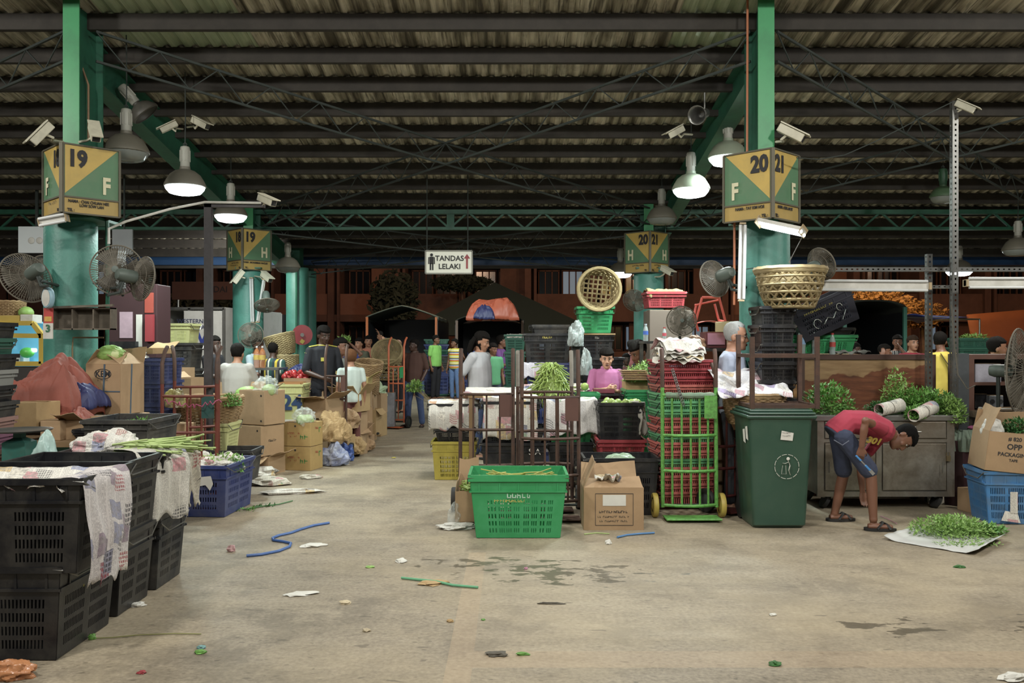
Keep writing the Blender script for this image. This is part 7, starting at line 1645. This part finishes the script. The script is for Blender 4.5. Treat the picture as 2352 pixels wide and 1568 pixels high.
pp('person in a peach shirt with one arm raised to a truck post',846,771,17.6,.3,skin='tan',shirt='#c0765a',pants='#33302c',J=dict(re=(.3,-.02,1.52),rw=(.22,-.05,1.74)))
pp('person in blue holding both arms up behind the seated one',789,787,15,.1,skin='brown',shirt='#2c3c8c',pants='#262830',J=dict(re=(.34,-.02,1.5),rw=(.16,-.05,1.68),le=(-.34,-.02,1.5),lw=(-.16,-.05,1.68)))
leaves('bunch of greens on the head of the person in blue',(X(789,14.9),14.95,Z(782,15)),(.13,.1,.1),150,.035,mt_leafl,205)
crate('crate the person in the navy jacket stands on by the peaked truck',(X(905,23.5),23.5,0),0,None,L=.5,D=.4,H=.3,mat=mt_blackd,style='solid',handle=False)
pp('person in a navy jacket bending in front of the peaked truck',900,753,23.5,-1.2,z0=.3,skin='tan',shirt='#3a4258',pants='#22242c',J=dict(che=(0,-.12,1.22),shc=(0,-.22,1.36),nk=(0,-.26,1.41),hd=(0,-.34,1.5),rs=(.175,-.2,1.34),ls=(-.175,-.2,1.34),**turn(0,.5)))
pp('person with a shaven head in a white shirt behind the tall basket',913,779,19,1.0,skin='tan',shirt='#b0b4b8',pants='#3a3a40',hair=None)
pp('person with dark hair leaning left over the herb bundles',1492,780,10.35,-1.0,skin='brown',shirt='#2a3038',pants='#2a2a30',hk=1.25,J=dict(che=(0,-.06,1.24),shc=(0,-.1,1.38),nk=(0,-.12,1.43),hd=(0,-.19,1.56),rs=(.175,-.08,1.36),ls=(-.175,-.08,1.36),le=(-.22,-.15,1.12),lw=(-.16,-.34,1.05),re=(.22,-.15,1.12),rw=(.16,-.34,1.05),**turn(0,.55)))
pp('person mostly hidden behind the small table fan',1560,792,10.2,.3,skin='brown',shirt='#2c3a4c',pants='#2a2a30')
pp('dim person in the far background left of the right rear column',1450,781,16,.8,skin='dark',shirt='#8a4a4a',pants='#2a2a30')
pp('child crouching low in the far background by the herb bundles',1438,812,14,.1,skin='dark',shirt='#6a3a3c',pants='#2a2a30')
om=pp('old person with grey hair and glasses behind the bin frame',1684,743,8.12,1.15,skin='tan',shirt='#a4acc0',pants='#33363c',hair='grey',hcol='#9a9a96',hk=1.1,vox=.008,J=turn(.15,.1))
W_=om[1]['hd']; A=frame(om[1]['hf'],om[1]['hu']); m=MB(); k=om[2]*1.1
for q in (-1,1):
    m.tube([W_+A@Vector(((q*.032+.022*math.cos(t)),.098,.008+.016*math.sin(t)))*k for t in [i*PI/8 for i in range(16)]],.0018,4,closed=True); m.tube([W_+A@Vector(v)*k for v in ((q*.054,.096,.01),(q*.078,.05,.01),(q*.082,-.01,.005))],.002,4)
m.build('glasses',mt_steel,om[0])
ym=pp('person in a bright yellow T-shirt with a shoulder strap, seen from behind',2162,763,11.2,PI+.25,skin='brown',shirt='#c8b022',pants='#a8b0a8',fat=1.12,sleeve=.8,hem=.1,vox=.009,J=turn(-.8))
k=ym[2]; j=ym[1]; m=MB(); m.tube([j['rs']*.6+j['nk']*.4+Vector((0,.1,.02)),j['che']+Vector((.02,.185,.0))*k,j['wai']+Vector((-.12,.15,-.05))*k,j['pel']+Vector((-.19,.02,0))*k],.02,6,flat=.3); m.build('shoulder_strap',M('brown strap','#4a3c28',.8),ym[0],True)
pp('person in a dark red T-shirt facing the camera beside the yellow one',2095,771,13,.1,skin='tan',shirt='#a01c38',pants='#2a2a30',fat=.95,hcol='#3a2a1e')
pp('person in a checked shirt with a hand to the mouth',2061,770,14.5,-.3,skin='brown',smat=bands('checked shirt',0,[(0,'#2a2c30'),(.4,'#9a9a94'),(.6,'#3a3c40'),(.8,'#8a8a86')],16),shirt='#3a3a3c',pants='#2a2a30',J=dict(rw=(.03,-.18,1.5),re=(.2,-.2,1.25)))
pp('person facing right with one hand raised beside the partition bottles',2029,791,12.5,1.2,skin='brown',shirt='#3a3c2c',pants='#2a2a30',J=dict(le=(-.3,.05,1.25),lw=(-.3,.02,1.52)))
pp('dim person behind the green crate on the ledge',1961,787,13.5,1.1,skin='dark',shirt='#2c2a26',pants='#2a2a30')
pp('person in a light green shirt facing right beyond the shelf unit',2286,777,9.8,1.35,skin='tan',shirt='#7cb040',pants='#2a2a30',hk=1.1)
# the bending person, joints measured in the room
d0=7.3; g=Vector((X(1965,d0),d0,0))
def q(px,py,d=d0): return P(px,py,d)-g
bj=dict(pel=q(1925,990),wai=q(1948,968),che=q(1992,972),shc=q(2030,990),nk=q(2048,1000),hd=q(2072,1003,7.32),lat=(0,1,0),
 # r: far side, l: near side
 rs=q(2022,1002,7.46),re=q(1975,1066,7.46),rw=q(1981,1128,7.42),ls=q(2026,985,7.14),le=q(1988,966,7.0),lw=q(1979,1026,7.02),
 lh=q(1938,1003,7.2),lk=q(2000,1085,7.18),la=q(2006,1192,7.14),lt=q(2040,1209,7.12),rh=q(1926,1000,7.4),rk=q(1938,1085,7.5),ra=q(1917,1178,7.52),rt=q(1940,1189,7.52),
 hu=(.93,-.05,.12),hf=(-.22,-.3,-1))
bj={k_:tuple(v) if isinstance(v,Vector) else v for k_,v in bj.items()}
bj['lt']=(bj['lt'][0],bj['lt'][1],.035); bj['rt']=(bj['rt'][0],bj['rt'][1],.035)
by=person('person in a red T-shirt and denim shorts bending down, holding a blue knife',g,0,H=1.52,J=bj,local=True,skin='brown',shirt='#a82440',pmat=M('dark denim','#39415a',.9,0,.35,16),pants='#39415a',sleeve=.55,pl=.46,hair='short',hcol='#0c0a09',vox=.007,shoes=None,curl=(.5,1.1),pn=((0,-1,0),(.3,.9,0)),fat=.92,hk=1.12)
b=by[0]; j=by[1]
m=MB(); 
for sd in 'rl':
    a=j[sd+'a']; t=j[sd+'t']; dd=Vector((t.x-a.x,t.y-a.y,0)).normalized(); e=Vector((-dd.y,dd.x,0)); a0=Vector((a.x,a.y,0))
    m=MB(); vs=[a0+dd*(.18*math.cos(u)*(1 if math.cos(u)>0 else .42)+.0)+e*.048*math.sin(u) for u in [k_*PI/12 for k_ in range(24)]]
    m.loft([[v+Vector((0,0,z)) for v in vs] for z in (.002,.024)]); sl=m.build('slipper',mt_dark,b)
    m=MB(); 
    for q1 in (-1,1): m.tube([a0+dd*.02+e*.045*q1+Vector((0,0,.02)),a0+dd*.07+e*.02*q1+Vector((0,0,.072)),a0+dd*.11-e*.035*q1*.6+Vector((0,0,.05)),a0+dd*.13-e*.045*q1+Vector((0,0,.02))],.014,6,flat=.5)
    m.build('slipper_strap',mt_dark,sl,True)
m=MB(); pr=j['che'].lerp(j['shc'],.45); 
text('301',.085,M('yellow shirt print','#c8a820',.7),b,pr+Vector((-.055,-.125,-.105)),(PI/2+.6,.2,.1),'shirt_print',.004)
m=MB(); A0=j['pel']; m.tube([P(1915,1010,7.05)-g,P(1935,1022,7.04)-g,P(1950,1012,7.05)-g],.004,4); m.build('pocket_seam',M('denim seam','#6a7080',.8),b)
kn=thing('knife','blue handled knife held by the bending person','knife',P(1966,1046,6.98)); v=P(2006,1088,6.98)-P(1966,1046,6.98)
m=MB(); m.beam((0,0,0)+tuple() if False else (0,0,0),v*.28,.022,.014); m.beam(v*.52,v*.80,.024,.016); m.build('handle',M('sky blue plastic','#3a8ad0',.4),kn,bevel=.003)
m=MB(); m.beam(v*.28,v*.52,.014,.01); m.beam(v*.78,v*1.03,.026,.003,(0,1,0)); m.build('blade',M('knife blade','#c8ccd0',.25,.8),kn)
# ---- far stalls: crates and baskets among the people
for i,(px0,px1,pt,pb_,d,mt,st,lb) in enumerate([
 (955,1005,852,905,24.5,mt_blue,'rows','blue crate behind the lime green shirt, lower'),(1005,1030,852,905,24.6,mt_blue,'rows','blue crate between the lime shirt and the striped top'),(1055,1090,852,905,24.5,mt_blue,'rows','blue crate right of the striped top'),
 (955,1030,906,1200,24.5,mt_dgcr,'rows','dark green crate at the foot of the far blue crates'),(1032,1110,906,1200,24.7,mt_dgcr,'rows','dark green crate at the foot of the far crates, right'),(1008,1030,818,851,24.6,mt_blackd,'rows','grey crate above the blue one behind the lime shirt'),
 (858,905,872,1300,16.5,mt_black,'rows','black crate under the far baskets'),(395,440,850,1300,13,mt_blackd,'rows','far dark crate behind the red hand trucks')]):
    cr(lb,px0,px1,pt,pb_,d,.45,mt,st)
for i in range(6): cr('teal crate in the tall far stack behind the lime shirt, %s'%['topmost','second','third','fourth','fifth','lowest'][i],975,1030,780+12*i,790+12*i+(0 if i<5 else 400),24.9,.4,[mt_dgcr,mt_blue][i%2],'mesh',group='teal crates in the far stack',handle=False)
for i,(px,py,d,s,lb) in enumerate([(892,872,16.6,1.0,'lower open-weave basket of the far pair'),]): basket(lb,(X(px,d),d,Z(py,d)),0,None,r0=.27,r1=.22,h=.38,mat=mt_wick,style='open',name='bamboo_basket',thick=.013)
basket('big wicker basket tipped towards the camera on the far pair',(X(893,16.6),16.7,Z(832,16.6)+.04),(.95,-.1,0),None,r0=.29,r1=.22,h=.3,mat=mt_wick)
basket('wicker basket standing behind the child, upper',(X(845,13.6),13.6,Z(860,13.6)),(.2,.1,0),None,r0=.22,r1=.19,h=.2,mat=mt_wick2)
basket('wicker basket standing behind the child, lower',(X(840,13.6),13.6,Z(905,13.6)),0,None,r0=.2,r1=.19,h=.28,mat=mt_wick2)
ct('carton under the wicker baskets behind the child',822,858,906,1300,13.45,.35,mt_card)
basket('tall tilted bamboo basket by the left rear column, upper',(X(652,13.0),13.0,Z(815,13.0)),(0,-.25,0),None,r0=.22,r1=.16,h=.3,mat=mt_wick)
basket('bamboo basket by the left rear column, lower',(X(655,13.0),13.0,Z(862,13.0)),0,None,r0=.19,r1=.17,h=.3,mat=mt_wick)
ct('carton under the bamboo baskets by the left rear column',636,676,863,1300,12.85,.3,mt_card)
tarp('navy tarpaulin crumpled beside the jersey wearer',(X(690,12.6),12.6,.95),.2,.2,.27,MC['navy tarpaulin'],7.7,.5)
tarp('orange tarpaulin crumpled beside the jersey wearer',(X(715,12.4),12.4,.95),.15,.2,.2,M('orange tarpaulin','#b85432',.5,0,.15,5),8.8,.5)
cr('green covered crate with folded cloths left of the jersey wearer',670,735,853,1300,12.35,.4,mt_dgcr,'solid')
tarp('orange tarpaulin heaped on the roof of the dark truck',(X(1130,24),24.6,Z(727,24)-.1),.75,.5,.62,MC['orange tarpaulin'],9.9,.4)
tarp('navy corner of tarpaulin on the roof of the dark truck',(X(1112,24),24.2,Z(727,24)-.08),.3,.3,.38,MC['navy tarpaulin'],10.3,.4)
tb_('side_table','grey table with bottles behind the seated grey T-shirt',575,640,845,12.0,.5,mt_steel)
for i,px in enumerate((590,603)): bottle(['orange drink bottle on the grey table, left one','orange drink bottle on the grey table, right one'][i],px,12.1,Z(845,12),.3,.045,'#d8d8d8','#c8a83a','#c8783a')
# hose reel
o=thing('hose_reel','round red fire hose reel on the teal rear column','hose reel',P(694,769,16.0),(0,0,.25)); r=.185
m=MB(); m.lathe([(.02,-.1),(r,-.1),(r,-.08),(.08,-.075),(.08,.075),(r,.08),(r,.1),(.02,.1)],30,Matrix.Rotation(PI/2,4,'X')); m.build('drum',mt_red,o,True)
m=MB(); m.lathe([(.08,-.07),(r*.92,-.07),(r*.92,.07),(.08,.07)],30,Matrix.Rotation(PI/2,4,'X')); m.build('hose',mt_dark,o,True)
m=MB(); m.lathe([(.0,-.12),(.035,-.12),(.035,-.1)],14,Matrix.Rotation(PI/2,4,'X')@Matrix.Scale(-1,4,(0,0,1))); m.tube([(0,.1,0),(0,.4,0)],.03,8); m.build('axle',mt_steel,o); m=MB(); m.box((0,-.104,-.12),(.07,.004,.07),(0,.6,0)); m.build('yellow_label',mt_yelp,o)
# far hand trucks
trolley('hand truck with brown handles behind the child',(X(807,12.4)-.02,11.4,0),0,None,w=.27,h=1.5,mat=mt_rusty,cross=(1.1,.8,.5,.15),nb=2,bow=.03,sheet=M('rust brown plate','#5c3a30'))
trolley('orange hand truck beside the tall far basket',(X(905,15.3),15.6,0),-.3,None,w=.3,h=1.62,mat=M('orange trolley paint','#c8602c',.5),cross=(1.1,.8,.5,.15),nb=2,bow=.03,sheet=mt_gcr)
# greens crates far right behind the yellow shirt
for i in range(3): cr(['topmost slatted crate of greens beyond the tall slotted post','middle slatted crate of greens beyond the tall slotted post','lowest slatted crate of greens beyond the tall slotted post'][i],2205,2272,778+22*i,798+22*i+(0 if i<2 else 500),13,.4,mt_dgcr,'rows')
leaves('greens showing on top of the slatted crates at the far right',(X(2245,13),13.1,Z(776,13)),(.25,.15,.06),200,.035,mt_leafl,210)
